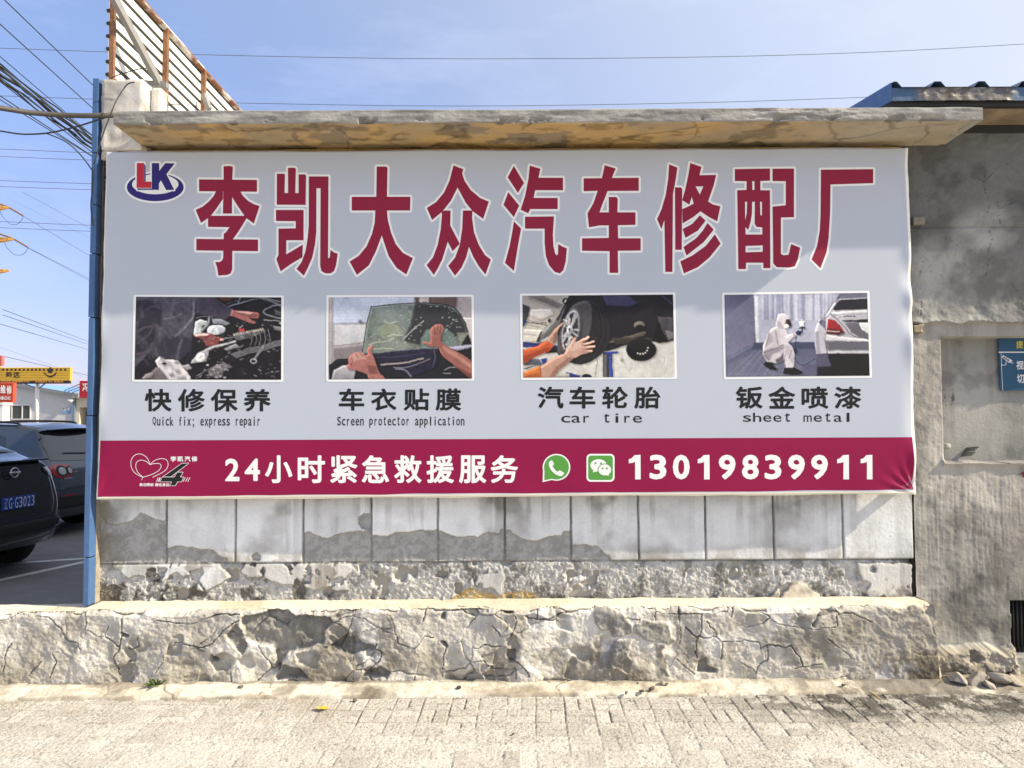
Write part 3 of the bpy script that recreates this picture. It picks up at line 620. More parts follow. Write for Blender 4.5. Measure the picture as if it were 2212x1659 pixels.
TL, TR, BR, BL = [at(*p, 0.0) for p in ((228, 327), (1963, 318), (1981, 1068), (208, 1080))]
def Wv(x, z):
    """how far the cloth stands proud of its plane"""
    x = np.asarray(x, float); z = np.asarray(z, float)
    w = 0.004 * (fbm(x, z, 0.9, 2, 701) - 0.5)
    rx, rz = BR.x - x, z - BR.z                         # pull folds from the lower right corner
    r = np.hypot(rx, rz); a = np.arctan2(rz, rx)
    w = w + 0.010 * np.sin(a * 17 + 1.2 * np.sin(r * 9)) * np.exp(-(r / 0.16) ** 2) * sstep(0.03, 0.11, r)
    lx = x - BL.x; r2 = np.hypot(lx, z - BL.z)
    w = w + 0.004 * np.sin(np.arctan2(z - BL.z, lx + 1e-6) * 11) * np.exp(-(r2 / 0.12) ** 2) * sstep(0.03, 0.10, r2)
    ed = np.exp(-(np.minimum(rx, 9) / 0.05) ** 2)
    w = w + ed * 0.012 * np.sin(z * 13 + 2 * np.sin(z * 5)) + 0.006 * np.exp(-(lx / 0.04) ** 2) * np.sin(z * 11)
    w = w + 0.0035 * np.sin(x * 9 + 3 * np.sin(x * 2.1)) * np.exp(-((z - BL.z) / 0.10) ** 2)
    return w
def bil(s, t):
    """s along the width, t from the top; returns X, Z on the banner plane"""
    x = (TL.x * (1 - s) + TR.x * s) * (1 - t) + (BL.x * (1 - s) + BR.x * s) * t
    z = (TL.z * (1 - s) + TR.z * s) * (1 - t) + (BL.z * (1 - s) + BR.z * s) * t
    return x, z
ban = empty('banner_sign', (0, 0.0, BL.z), 0, 'huge white vinyl banner with red Chinese title, four photo panels and maroon phone strip', 'banner')
s, t = np.meshgrid(np.linspace(0, 1, 620), np.linspace(0, 1, 280), indexing='ij')
x, z = bil(s, t)
x = x + (s < 0.0005) * 0.012 * (fbm(z, z * 0, 5, 4, 711) - 0.5) + (s > 0.9995) * 0.014 * (fbm(z, z * 0, 6, 4, 713) - 0.5)
z = z + (t > 0.9995) * 0.016 * (fbm(x, x * 0, 2.2, 4, 715) - 0.5) + (t < 0.0005) * 0.012 * (fbm(x, x * 0, 3, 4, 717) - 0.5)
C = np.ones(x.shape + (3,)) * np.array((0.465, 0.52, 0.615))
C[t > 0.990] = (0.78, 0.75, 0.64); C[s > 0.9955] = (0.84, 0.84, 0.82); C[s < 0.002] = (0.78, 0.77, 0.72)
Wg = Wv(x, z)
fold = (np.minimum(np.minimum(s, 1 - s), np.minimum(t * 0.43, (1 - t) * 0.43)) < 0.0005)
sh = rel(grid_mesh('banner_sheet', np.stack([x, np.where(fold, 0.012, 0.0) - Wg * np.where(fold, 0.5, 1), z], -1), C, M_VINYL, ban))
s, t = np.meshgrid(np.linspace(0.0025, 0.9965, 560), np.linspace(0, 1, 50), indexing='ij')
ta = (954 - 327) / (1080 - 327.0) * (1 - s) + (946.5 - 318) / (1068 - 318.0) * s; tb = 0.9925 - 0.0035 * fbm(s * 5, s * 0, 3, 3, 719) - 0.004 * s
x, z = bil(s, ta + (tb - ta) * t)
rel(grid_mesh('maroon_strip', np.stack([x, -0.0005 - Wv(x, z), z], -1), None, M_MAROON, ban))

def cap_poly(a, b, r, n=7):
    d = math.atan2(b[1] - a[1], b[0] - a[0])
    return [(b[0] + r * math.cos(d - math.pi / 2 + math.pi * i / (n - 1)), b[1] + r * math.sin(d - math.pi / 2 + math.pi * i / (n - 1))) for i in range(n)] + \
           [(a[0] + r * math.cos(d + math.pi / 2 + math.pi * i / (n - 1)), a[1] + r * math.sin(d + math.pi / 2 + math.pi * i / (n - 1))) for i in range(n)]
def union(polys, holes=(), grow=0.0):
    """flat union of overlapping outlines (minus holes), optionally grown: points, triangles"""
    vs, fs = [], []
    def put(p):
        n = len(vs); vs.extend(Vector((q[0], q[1])) for q in p)
        ar = sum(p[i][0] * p[(i + 1) % len(p)][1] - p[(i + 1) % len(p)][0] * p[i][1] for i in range(len(p)))
        ids = list(range(n, n + len(p))); fs.append(ids if ar > 0 else ids[::-1])
    for p in polys: put(p)
    nh0 = len(fs)
    for p in holes: put(p)
    nh1 = len(fs)
    if grow > 0:
        for p in list(polys) + list(holes):
            for a, b in zip(p, p[1:] + p[:1]):
                if math.hypot(a[0] - b[0], a[1] - b[1]) > 1e-7: put(cap_poly(a, b, grow))
    V2, _, F2, _, _, of = delaunay_2d_cdt(vs, [], fs, 0, 1e-7)
    keep_ = []
    for f, o in zip(F2, of):
        o = set(o)
        solid = any(k < nh0 for k in o) and not any(nh0 <= k < nh1 for k in o) or any(k >= nh1 for k in o)
        if o and solid: keep_.append(f)
    return [(p.x, p.y) for p in V2], keep_
def flat(name, polys, y, m, parent, holes=(), grow=0.0, surf=False):
    """outlines given in print measurements, laid on the banner y metres proud of the cloth"""
    def w(p):
        o = []
        for (a0, b0), (a1, b1) in zip(p, list(p[1:]) + [p[0]]):
            k = max(1, int(math.hypot(a1 - a0, b1 - b0) / 18)) if surf else 1
            o += [(a0 + (a1 - a0) * i / k, b0 + (b1 - b0) * i / k) for i in range(k)]
        return [(q.x, q.z) for q in (at(a, b, 0.0) for a, b in o)]
    V2, F2 = union([w(p) for p in polys], [w(p) for p in holes], grow)
    a = np.array(V2)
    off = Wv(a[:, 0], a[:, 1])
    me = bpy.data.meshes.new(name)
    me.from_pydata([(p[0], -y * 0.4 - o, p[1]) for p, o in zip(V2, off)], [], F2)
    return rel(link(name, me, m, parent))
def ell(cx, cy_, rx, ry, n=40, a0=0.0, a1=2 * math.pi, rot=0.0):
    e = []
    for i in range(n):
        a = a0 + (a1 - a0) * i / (n if a1 - a0 > 6.28 else n - 1); p, q = rx * math.cos(a), ry * math.sin(a)
        e.append((cx + p * math.cos(rot) - q * math.sin(rot), cy_ + p * math.sin(rot) + q * math.cos(rot)))
    return e
def smooth(pts, n=6, closed=False):
    """Catmull-Rom through the points"""
    P = [np.array(p, float) for p in pts]; k = len(P); out = []
    for i in range(k if closed else k - 1):
        g = (lambda j: P[j % k]) if closed else (lambda j: P[min(max(j, 0), k - 1)])
        p0, p1, p2, p3 = g(i - 1), g(i), g(i + 1), g(i + 2)
        for j in range(n):
            u = j / n
            out.append(tuple(0.5 * ((2 * p1) + (-p0 + p2) * u + (2 * p0 - 5 * p1 + 4 * p2 - p3) * u * u + (-p0 + 3 * p1 - 3 * p2 + p3) * u ** 3)))
    if not closed: out.append(tuple(P[-1]))
    return out
def stroke(pts, w):
    """a thin line as one outline"""
    P = [np.array(p, float) for p in pts]; l, r_ = [], []
    for i in range(len(P)):
        d = P[min(i + 1, len(P) - 1)] - P[max(i - 1, 0)]; d = d / (np.linalg.norm(d) + 1e-9); nrm = np.array((-d[1], d[0])) * w / 2
        l.append(tuple(P[i] + nrm)); r_.append(tuple(P[i] - nrm))
    return l + r_[::-1]

# ---- title: nine large characters, each a set of brush strokes
T1 = (378.0, 324.0, .3418); T2 = (1080.1, 324.0, .4150)
title = []
def ch(base, polys, holes=()): title.append(([crop(p, *base) for p in polys], [crop(p, *base) for p in holes]))
ch(T1, [[(152, 186), (518, 189), (518, 264), (153, 261)], [(307, 103), (345, 101), (366, 106), (362, 190), (360, 402), (303, 402), (307, 190)],
        [(262, 255), (245, 290), (215, 325), (175, 358), (131, 379), (165, 461), (209, 431), (228, 415), (262, 370), (303, 310), (304, 255)],
        [(411, 258), (430, 290), (462, 322), (500, 343), (535, 354), (498, 465), (452, 431), (438, 414), (400, 360), (360, 296), (360, 258)],
        [(209, 416), (440, 416), (452, 432), (430, 470), (395, 525), (366, 564), (308, 564), (308, 530), (322, 520), (345, 488), (209, 486)],
        [(135, 562), (525, 566), (525, 640), (135, 635)], [(306, 560), (364, 560), (362, 755), (352, 780), (330, 790), (275, 794), (266, 740), (254, 708), (280, 709), (297, 700), (305, 680)]])
ch(T1, [[(644, 150), (690, 150), (695, 158), (692, 272), (715, 272), (714, 112), (757, 112), (764, 120), (760, 272), (781, 272), (781, 154), (820, 154), (828, 160), (826, 347), (643, 346)],
        [(638, 379), (813, 379), (813, 571), (704, 571), (703, 660), (808, 598), (806, 678), (735, 720), (668, 768), (641, 690), (654, 664), (654, 497), (763, 495), (763, 450), (638, 449)],
        [(846, 167), (970, 167), (968, 685), (978, 680), (984, 630), (1005, 648), (1029, 655), (1018, 730), (1006, 765), (985, 780), (950, 780), (925, 765), (918, 730), (920, 242), (894, 242), (893, 520), (885, 600), (868, 680), (840, 745), (815, 795), (768, 752), (800, 710), (825, 640), (838, 560), (845, 480)]])
ch(T1, [[(1275, 105), (1335, 105), (1343, 112), (1340, 296), (1488, 296), (1486, 383), (1340, 383), (1345, 440), (1365, 520), (1395, 595), (1440, 650), (1504, 684), (1462, 787), (1400, 745), (1350, 670), (1307, 540), (1270, 640), (1225, 730), (1150, 790), (1104, 705), (1160, 670), (1210, 610), (1245, 530), (1262, 460), (1266, 383), (1117, 383), (1117, 296), (1272, 296)]])
ch(T1, [[(1760, 98), (1822, 122), (1815, 150), (1830, 195), (1870, 255), (1930, 305), (1984, 327), (1948, 436), (1882, 388), (1838, 335), (1786, 238), (1745, 320), (1690, 390), (1625, 443), (1592, 366), (1650, 330), (1700, 270), (1735, 195)],
        [(1685, 393), (1700, 383), (1742, 383), (1740, 478), (1765, 525), (1800, 594), (1755, 640), (1724, 580), (1690, 690), (1660, 750), (1636, 790), (1590, 728), (1630, 680), (1660, 600), (1680, 500), (1687, 410)],
        [(1820, 383), (1880, 383), (1878, 430), (1890, 520), (1920, 600), (1960, 665), (1996, 693), (1962, 787), (1920, 735), (1885, 675), (1858, 612), (1840, 680), (1810, 745), (1770, 795), (1727, 733), (1770, 680), (1800, 600), (1815, 500)]])
ch(T2, [[(72, 83), (125, 172), (93, 224), (40, 143)], [(43, 220), (100, 290), (72, 350), (18, 286)], [(72, 372), (110, 410), (95, 490), (72, 630), (26, 588), (50, 500), (65, 420)],
        [(155, 82), (210, 98), (200, 145), (328, 145), (328, 210), (183, 210), (175, 250), (300, 250), (300, 308), (157, 308), (147, 330), (107, 312), (130, 240), (148, 150)],
        [(130, 348), (281, 346), (275, 440), (278, 500), (287, 540), (297, 550), (302, 535), (303, 490), (325, 503), (348, 512), (342, 580), (330, 625), (312, 643), (285, 635), (255, 600), (238, 550), (232, 480), (232, 410), (130, 410)]])
ch(T2, [[(545, 80), (602, 97), (582, 146), (722, 145), (722, 213), (560, 214), (530, 290), (518, 325), (566, 325), (566, 245), (605, 245), (613, 255), (611, 325), (705, 325), (705, 390), (613, 392), (615, 460), (732, 460), (732, 524), (613, 525), (615, 640), (570, 640), (570, 527), (427, 525), (427, 460), (566, 458), (566, 393), (520, 393), (463, 403), (455, 330), (485, 280), (508, 213), (435, 215), (435, 148), (530, 147)]])
ch(T2, [[(880, 75), (923, 92), (915, 150), (900, 230), (897, 635), (860, 635), (855, 365), (840, 412), (817, 360), (840, 310), (862, 235), (875, 150)], [(910, 195), (940, 195), (948, 203), (946, 520), (912, 520)],
        [(990, 68), (1048, 88), (1038, 132), (1125, 130), (1112, 185), (1083, 268), (1108, 284), (1147, 293), (1130, 372), (1085, 348), (1043, 320), (1005, 350), (950, 383), (948, 308), (978, 295), (1008, 280), (998, 245), (985, 285), (948, 262), (965, 200), (980, 130)],
        [(1040, 340), (1070, 368), (1030, 420), (965, 458), (950, 412), (1000, 385)], [(1080, 380), (1112, 415), (1060, 480), (970, 550), (955, 505), (1020, 460), (1055, 420)], [(1118, 440), (1148, 488), (1090, 560), (1030, 610), (957, 643), (938, 580), (1000, 550), (1070, 500)]],
   [[(1017, 190), (1058, 190), (1040, 232)]])
ch(T2, [[(1222, 100), (1405, 97), (1405, 160), (1355, 162), (1355, 210), (1405, 210), (1407, 615), (1370, 615), (1370, 587), (1280, 587), (1280, 620), (1240, 620), (1234, 210), (1283, 208), (1283, 163), (1222, 162)],
        [(1418, 98), (1530, 97), (1530, 350), (1462, 352), (1462, 540), (1475, 548), (1502, 545), (1515, 490), (1540, 500), (1562, 508), (1550, 570), (1535, 605), (1510, 612), (1440, 610), (1422, 590), (1418, 295), (1487, 288), (1487, 163), (1418, 162)]],
   [[(1313, 163), (1324, 163), (1324, 208), (1313, 208)], [(1275, 270), (1286, 270), (1284, 330), (1276, 366)], [(1312, 270), (1326, 270), (1325, 385), (1335, 400), (1365, 404), (1365, 440), (1278, 440), (1277, 402), (1292, 416), (1304, 375), (1311, 330)],
    [(1353, 270), (1363, 270), (1363, 340), (1355, 340)], [(1278, 500), (1367, 497), (1367, 530), (1278, 533)]])
ch(T2, [[(1670, 103), (1942, 100), (1942, 173), (1720, 180), (1718, 330), (1710, 460), (1700, 530), (1668, 615), (1622, 570), (1650, 500), (1664, 420), (1668, 340)]])
for polys, holes in title:
    c = flat('title_character', polys, 0.0036, M_RED, ban, holes)
    flat('white_outline', polys, 0.0018, M_HALO, ban, holes, grow=0.0148).name = 'white_outline'

# ---- round letter logo at the top left
LK = (205.2, 302.4, .2084)
Lp = [(435, 240), (510, 240), (510, 432), (588, 432), (586, 498), (432, 498)]
Kp = [(590, 240), (666, 240), (668, 320), (730, 240), (828, 243), (742, 355), (822, 518), (738, 520), (685, 420), (664, 450), (664, 518), (440, 518), (440, 503), (590, 503)]
Le = [(512, 248), (526, 268), (526, 430), (512, 430)]
ring, rin = ell(625, 490, 295, 145), ell(625, 459, 241, 104)
flat('logo_outline', [crop(ring, *LK), crop(Lp, *LK), crop(Kp, *LK)], 0.0018, M_HALO, ban, grow=0.0135)
flat('logo_ring', [crop(ring, *LK)], 0.0028, M_NAVY, ban, holes=[crop(rin, *LK)])
flat('letter_outline', [crop(Lp, *LK), crop(Kp, *LK)], 0.0036, M_HALO, ban, grow=0.009)
flat('logo_letter', [crop(Kp, *LK), crop(Le, *LK)], 0.0046, M_NAVY, ban)
flat('logo_letter', [crop(Lp, *LK)], 0.0052, M_LOGORED, ban)

# ---- type set with the built-in font
_cache = {}
def glyph(c):
    """(points, triangles, outline edges) of one character"""
    if c not in _cache:
        cu = bpy.data.curves.new('glyph', 'FONT'); cu.body = c; cu.resolution_u = 3
        ob = bpy.data.objects.new('glyph', cu); COL.objects.link(ob); bpy.context.view_layer.update()
        me = bpy.data.meshes.new_from_object(ob)
        a = np.array([tuple(v.co)[:2] for v in me.vertices]).reshape(-1, 2); f = [tuple(p.vertices) for p in me.polygons]
        cnt = {}
        for p in f:
            for i in range(len(p)):
                k = tuple(sorted((p[i], p[(i + 1) % len(p)]))); cnt[k] = cnt.get(k, 0) + 1
        bpy.data.objects.remove(ob); bpy.data.curves.remove(cu); bpy.data.meshes.remove(me)
        _cache[c] = (a, f, [k for k, n_ in cnt.items() if n_ == 1])
    return _cache[c]
_bold = {}
def fitted(c, w, h, grow):
    """a character fitted to w x h (its ink box), strokes thickened by grow; origin at the lower left"""
    k = (c, round(w, 3), round(h, 3), round(grow, 3))
    if k not in _bold:
        a, f, e = glyph(c)
        if len(a) == 0: return np.zeros((0, 2)), []
        mn, mxx = a.min(0), a.max(0); p = (a - mn) / np.maximum(mxx - mn, 1e-6) * np.array((w - 2 * grow, h - 2 * grow)) + grow
        if grow > 0:
            vs, fs = [], []
            def put(q):
                ar = sum(q[i][0] * q[(i + 1) % len(q)][1] - q[(i + 1) % len(q)][0] * q[i][1] for i in range(len(q)))
                if abs(ar) < 1e-9: return
                n = len(vs); vs.extend(Vector((t_[0], t_[1])) for t_ in q); ids = list(range(n, n + len(q))); fs.append(ids if ar > 0 else ids[::-1])
            for t_ in f: put([p[i] for i in t_])
            for i, j in e:
                if np.hypot(*(p[i] - p[j])) > 1e-5: put(cap_poly(p[i], p[j], grow, 4))
            V2, _, F2, _, _, of = delaunay_2d_cdt(vs, [], fs, 0, 1e-6)
            _bold[k] = (np.array([(q.x, q.y) for q in V2]), [tuple(t_) for t_, o in zip(F2, of) if o])
        else: _bold[k] = (p, f)
    return _bold[k]
def type_mesh(items, to_world):
    """items: (char, centre u, top v, bottom v, width, weight); fitted into its box. Returns vertices, faces"""
    vs, fs = [], []
    for c, u, v0, v1, w, off in items:
        a, f = fitted(c, w, abs(v1 - v0), off * abs(v1 - v0))
        n = len(vs); sg = 1 if v1 > v0 else -1
        for p in a: vs.append(to_world(u + p[0] - w / 2, v1 - sg * p[1]))
        fs += [tuple(i + n for i in q) for q in f]
    return vs, fs
def lettering(name, items, y, m, parent):
    def tw(u, v):
        q = at(u, v, 0.0); return (q.x, q.z)
    vs, fs = type_mesh(items, tw)
    a = np.array(vs); off = Wv(a[:, 0], a[:, 1])
    me = bpy.data.meshes.new(name); me.from_pydata([(p[0], -y * 0.4 - o, p[1]) for p, o in zip(vs, off)], [], fs)
    return rel(link(name, me, m, parent))
for txt, us, v0, v1, w in (('快修保养', (341.9, 413.6, 484.5, 555.8), 840, 889, 58), ('车衣贴膜', (759.5, 829.2, 899.7, 968.6), 839, 887, 55),
                           ('汽车轮胎', (1189.5, 1258.2, 1328.5, 1398.4), 835, 882.6, 56), ('钣金喷漆', (1618.6, 1689, 1760.6, 1831.5), 835, 883, 58)):
    lettering('caption', [(c, u, v0, v1, w, 0.030) for c, u in zip(txt, us)], 0.002, M_BLACK, ban)
DESC, ASC = set('gpqy;'), set('bdfhklit')
def latin(txt, u0, u1, xh, base, asc, desc, wfrac, off):
    n = len(txt); p = (u1 - u0) / n; it = []
    for i, c in enumerate(txt):
        if c == ' ': continue
        top = asc if (c in ASC or c.isupper()) else xh
        bot = desc if c in DESC else base
        wf = wfrac * (0.35 if c in 'il;' else 0.62 if c in 'tfr' else 1.0)
        if c == ';': top = xh
        it.append((c, u0 + (i + 0.5) * p, top, bot, p * wf, off))
    return it
def words(txt, *a):
    its = latin(txt, *a); k = 0
    for wd in txt.split(' '):
        lettering('subtitle_word', its[k:k + len(wd)], 0.002, M_BLACK, ban); k += len(wd)
words('Quick fix; express repair', 329.0, 563.5, 904.6, 919.6, 900.2, 924.0, 0.78, 0.012)
words('Screen protector application', 727.6, 1004.4, 904.6, 919.2, 900.0, 924.0, 0.78, 0.012)
words('car tire', 1211.0, 1388.0, 898.0, 913.0, 893.0, 917.0, 0.88, 0.008)
words('sheet metal', 1603.0, 1843.0, 897.0, 911.2, 891.6, 915.0, 0.82, 0.008)
it = [('2', 501.8, 990.5, 1039.5, 31, .035), ('4', 545, 990.5, 1039, 33, .035)] + [(c, u, 983.5, 1043.5, 59, .026) for c, u in zip('小时紧急救援服务', (602, 672.5, 742.5, 811, 881, 951, 1021, 1089.5))]
lettering('rescue_line', it, 0.0026, M_HALO, ban)
it = [(c, 1080.1 + .415 * u, 982.2, 1035.6, 36.5, .042) for c, u in zip('3098399', (822, 943, 1182, 1303, 1421, 1543, 1663))]
for i_ in it: lettering('phone_digit', [i_], 0.0026, M_HALO, ban)
I6 = (1080.1, 918.1, .4150)
for u in (703, 1062, 1788, 1910): flat('phone_digit', [crop([(u - 3, 157), (u + 28, 155), (u + 29, 283), (u, 283), (u, 192), (u - 14, 197), (u - 33, 199), (u - 33, 178), (u - 18, 173)], *I6)], 0.0026, M_HALO, ban)
flat('chat_badge', [crop(ell(294, 220, 72, 70), *I6), crop([(224, 230), (222, 297), (275, 285)], *I6)], 0.0026, M_HALO, ban)
flat('badge_green', [crop(ell(294, 220, 64.5, 63), *I6), crop([(232, 235), (231, 288), (275, 278)], *I6)], 0.0036, M_GREENP, ban)
hs = [(262, 186), (272, 186), (280, 203), (274, 214), (286, 232), (300, 243), (310, 236), (332, 248), (332, 254), (322, 265), (306, 264), (284, 253), (264, 232), (254, 207), (255, 194)]
flat('badge_handset', [crop(smooth(hs, 4, True), *I6)], 0.0046, M_HALO, ban)
def rrect(x0, y0, x1, y1, r, n=6):
    o = []
    for cx, cy_, a in ((x1 - r, y0 + r, -90), (x1 - r, y1 - r, 0), (x0 + r, y1 - r, 90), (x0 + r, y0 + r, 180)):
        o += [(cx + r * math.cos(R(a + 90 * i / n)), cy_ + r * math.sin(R(a + 90 * i / n))) for i in range(n + 1)]
    return o
flat('chat_badge', [crop(rrect(450, 150, 596, 295, 22), *I6)], 0.0026, M_HALO, ban)
flat('badge_green', [crop(rrect(459, 159, 587, 286, 16), *I6)], 0.0036, M_GREENP, ban)
flat('speech_bubble', [crop(ell(513, 210, 43, 32), *I6), crop([(488, 228), (483, 247), (508, 240)], *I6)], 0.0046, M_HALO, ban)
flat('badge_green', [crop(ell(545, 233, 37, 33), *I6)], 0.0052, M_GREENP, ban)
flat('speech_bubble', [crop(ell(545, 233, 33, 29), *I6), crop([(548, 258), (566, 266), (562, 246)], *I6)], 0.0060, M_HALO, ban)
for p in ((497, 199), (526, 199), (534, 226), (556, 226)): flat('bubble_eye', [crop(ell(*p, 5, 5, 12), *I6)], 0.0068, M_GREENP, ban)
# line drawing of a heart and the number at the lower left
I5 = (205.2, 939.7, .2441)
sm = lambda p, n=6: crop(smooth(p, n), *I5)
hl = [[(487, 262), (470, 215), (435, 180), (390, 167), (345, 185), (320, 230), (325, 290), (360, 340), (425, 375)], [(487, 262), (530, 225), (590, 208), (635, 222), (648, 262), (630, 305), (590, 335), (540, 360), (510, 375)],
      [(487, 262), (455, 235), (410, 222), (372, 238), (362, 280), (380, 330), (425, 373)], [(425, 373), (500, 350), (560, 318), (586, 280), (575, 255), (530, 252), (487, 262)]]
hl2 = [[(425, 375), (402, 417), (530, 417), (548, 375), (510, 375)], [(560, 376), (546, 414)], [(574, 376), (560, 414)], [(580, 376), (568, 414)], [(800, 375), (780, 412)], [(822, 375), (802, 412)], [(842, 375), (822, 412)]]
flat('heart_drawing', [stroke(sm(p), 1.15) for p in hl] + [stroke(crop(p, *I5), 1.2) for p in hl2], 0.0026, M_HALO, ban)
f4 = [[(770, 252), (828, 250), (690, 366), (608, 366)], [(728, 330), (778, 330), (712, 446), (665, 446)], [(598, 373), (860, 373), (840, 412), (580, 412)]]
f4 = [[(770, 252), (828, 250), (672, 368), (606, 368)], [(728, 330), (778, 330), (712, 446), (665, 446)], [(598, 373), (785, 373), (765, 412), (580, 412)]]
flat('number_outline', [crop(p, *I5) for p in f4], 0.0022, M_HALO, ban, grow=0.0028)
flat('number_four', [crop(p, *I5) for p in f4], 0.0032, M_BLACK, ban)
lettering('small_name', [(c, 205.2 + .2441 * u, 985.4, 997.0, 12.6, .03) for c, u in zip('李凯汽修', (695, 757, 819, 881))], 0.0028, M_HALO, ban)
lettering('small_slogan', [(c, 205.2 + .2441 * u, 1043.6, 1050.4, 7.4, .03) for c, u in zip('救在眼前援在身边', (409, 441, 473, 505, 548, 580, 612, 644))], 0.0028, M_HALO, ban)

# ---- frame of square tube and stand-offs behind the cloth
b = MB()
for z in (BL.z + 0.03, TL.z - 0.03, (BL.z + TL.z) / 2): b.box(BL.x + 0.03, BR.x - 0.03, 0.016, 0.041, z - 0.0125, z + 0.0125)
for i in range(10):
    x = BL.x + 0.04 + (BR.x - BL.x - 0.08) * i / 9; b.box(x - 0.0125, x + 0.0125, 0.0165, 0.0405, BL.z + 0.045, TL.z - 0.045)
for u in (300, 700, 1100, 1500):
    x = at(u, 1060, YW).x; b.box(x - 0.02, x + 0.02, 0.0405, YW + 0.01, BL.z + 0.02, BL.z + 0.06)
x = at(1936, 1060, YW).x; b.box(x - 0.025, x + 0.025, 0.0405, YW + 0.01, BL.z + 0.012, BL.z + 0.062)
rel(b.build('support_frame', M_STEEL, ban))

# ---- the four printed pictures: a picture is a fine grid whose colours are drawn below
class Paint:
    def __init__(s, quad, w=330, h=188, bgc=(50, 50, 60)):
        s.q = [np.array(p, float) for p in quad]; s.w, s.h = w, h
        i, j = np.meshgrid(np.arange(w) / (w - 1), np.arange(h) / (h - 1), indexing='ij')
        s.S, s.T = i, j
        tl, tr, br, bl = s.q
        s.X = (tl[0] * (1 - i) + tr[0] * i) * (1 - j) + (bl[0] * (1 - i) + br[0] * i) * j
        s.Y = (tl[1] * (1 - i) + tr[1] * i) * (1 - j) + (bl[1] * (1 - i) + br[1] * i) * j
        s.px = (tr[0] - tl[0]) / w
        s.C = np.ones((w, h, 3)) * np.array(srgb(*bgc))
    def mask(s, pts, soft):
        m = np.zeros(s.X.shape); o = s.px / 3
        for dx in (-o, 0, o):
            for dy in (-o, 0, o): m += inside(s.X + dx, s.Y + dy, pts)
        m /= 9
        return blur(m, int(soft)) if soft else m
    def p(s, col, pts, soft=0, sm=0, op=1.0, col2=None, tex=0.0, vol=True):
        if sm: pts = smooth(pts, sm, True)
        m = s.mask(pts, soft) * op
        c = np.array(srgb(*col))
        if col2 is not None:
            ys = [q[1] for q in pts]; t = np.clip((s.Y - min(ys)) / (max(ys) - min(ys) + 1e-6), 0, 1); c = lerp3(c, np.array(srgb(*col2)), t)
        if vol and op >= 1.0:
            mb = blur(m, 5); sd_ = np.roll(np.roll(mb, 3, 0), 3, 1); sd_[:3] = mb[:3]; sd_[:, :3] = mb[:, :3]
            s.C = s.C * (1 - 0.42 * np.clip(sd_ - 0.3 * mb, 0, 1) * (1 - m))[..., None]
            c = c * (np.clip(1 + 0.75 * (mb - sd_), 0.4, 1.7) * (0.74 + 0.30 * mb))[..., None]
        if tex: m_t = 1 + tex * (fbm(s.X, s.Y, 0.025, 4, 5) - 0.5) * 2; c = c * m_t[..., None]
        s.C = s.C * (1 - m[..., None]) + c * m[..., None]
    def l(s, col, pts, w, soft=0, op=1.0, sm=0):
        if sm: pts = smooth(pts, sm)
        d = seg_dist(s.X, s.Y, pts); m = np.clip((w / 2 - d) / s.px + 0.5, 0, 1) * op
        if w < s.px: m = np.clip(1.0 - d / s.px, 0, 1) * (w / s.px) * op
        if soft: m = blur(m, soft)
        s.C = s.C * (1 - m[..., None]) + np.array(srgb(*col)) * m[..., None]
    def grain(s, a, seed):
        s.C *= (1 + a * (fbm(s.X, s.Y, 0.03, 5, seed) - 0.5) * 2)[..., None]
    def done(s, base, outer, gain=1.08):
        tl, tr, br, bl = s.q; i_ = 6
        o = flat('photo_border', [crop(outer, *base)], 0.0030, M_HALO, ban, [crop([(tl[0] + i_, tl[1] + i_), (tr[0] - i_, tr[1] + i_), (br[0] - i_, br[1] - i_), (bl[0] + i_, bl[1] - i_)], *base)], surf=True)
        v = lambda p: (base[0] + base[2] * p[0], base[1] + base[2] * p[1])
        tl, tr, br, bl = [at(*v(p), 0.0) for p in s.q]
        i, j = s.S, s.T
        x = (tl.x * (1 - i) + tr.x * i) * (1 - j) + (bl.x * (1 - i) + br.x * i) * j
        z = (tl.z * (1 - i) + tr.z * i) * (1 - j) + (bl.z * (1 - i) + br.z * i) * j
        lum = s.C.mean(-1, keepdims=True); s.C = lum + (s.C - lum) * 0.86
        s.C *= (1 + 0.30 * (fbm(s.X, s.Y, 0.011, 5, 91, 0.6) - 0.5) + 0.22 * (fbm(s.X, s.Y, 0.09, 3, 92) - 0.5))[..., None]
        ii, jj = np.meshgrid(np.arange(s.w), np.arange(s.h), indexing='ij')
        for sc_, am_ in ((0.05, 0.9), (0.18, 0.45)):
            di = (fbm(ii.astype(float), jj.astype(float), sc_, 3, 95) - 0.5) * 2 * am_ * 1.6; dj = (fbm(ii.astype(float), jj.astype(float), sc_, 3, 96) - 0.5) * 2 * am_ * 1.6
            s.C = s.C[np.clip((ii + di).round().astype(int), 0, s.w - 1), np.clip((jj + dj).round().astype(int), 0, s.h - 1)]
        big = np.stack([blur(s.C[..., k], 14) for k in range(3)], -1); s.C = np.clip(s.C + 0.35 * (s.C - big), 0.004, 1)
        s.C = np.clip(s.C, 0, 1) ** 1.12 * (0.80 + 0.40 * fbm(ii.astype(float), jj.astype(float), 0.02, 4, 97))[..., None]
        sb = np.stack([blur(s.C[..., k], 3) for k in range(3)], -1); s.C = 0.65 * s.C + 0.35 * sb
        return rel(grid_mesh('photo_print', np.stack([x, -0.0024 - Wv(x, z), z], -1), np.stack([blur(s.C[..., k] * (0.94 + 0.12 * fbm(s.X, s.Y, 0.06, 4, 77)), 1) for k in range(3)], -1) * gain * 0.86 + 0.010, M_VINYL, ban)), o
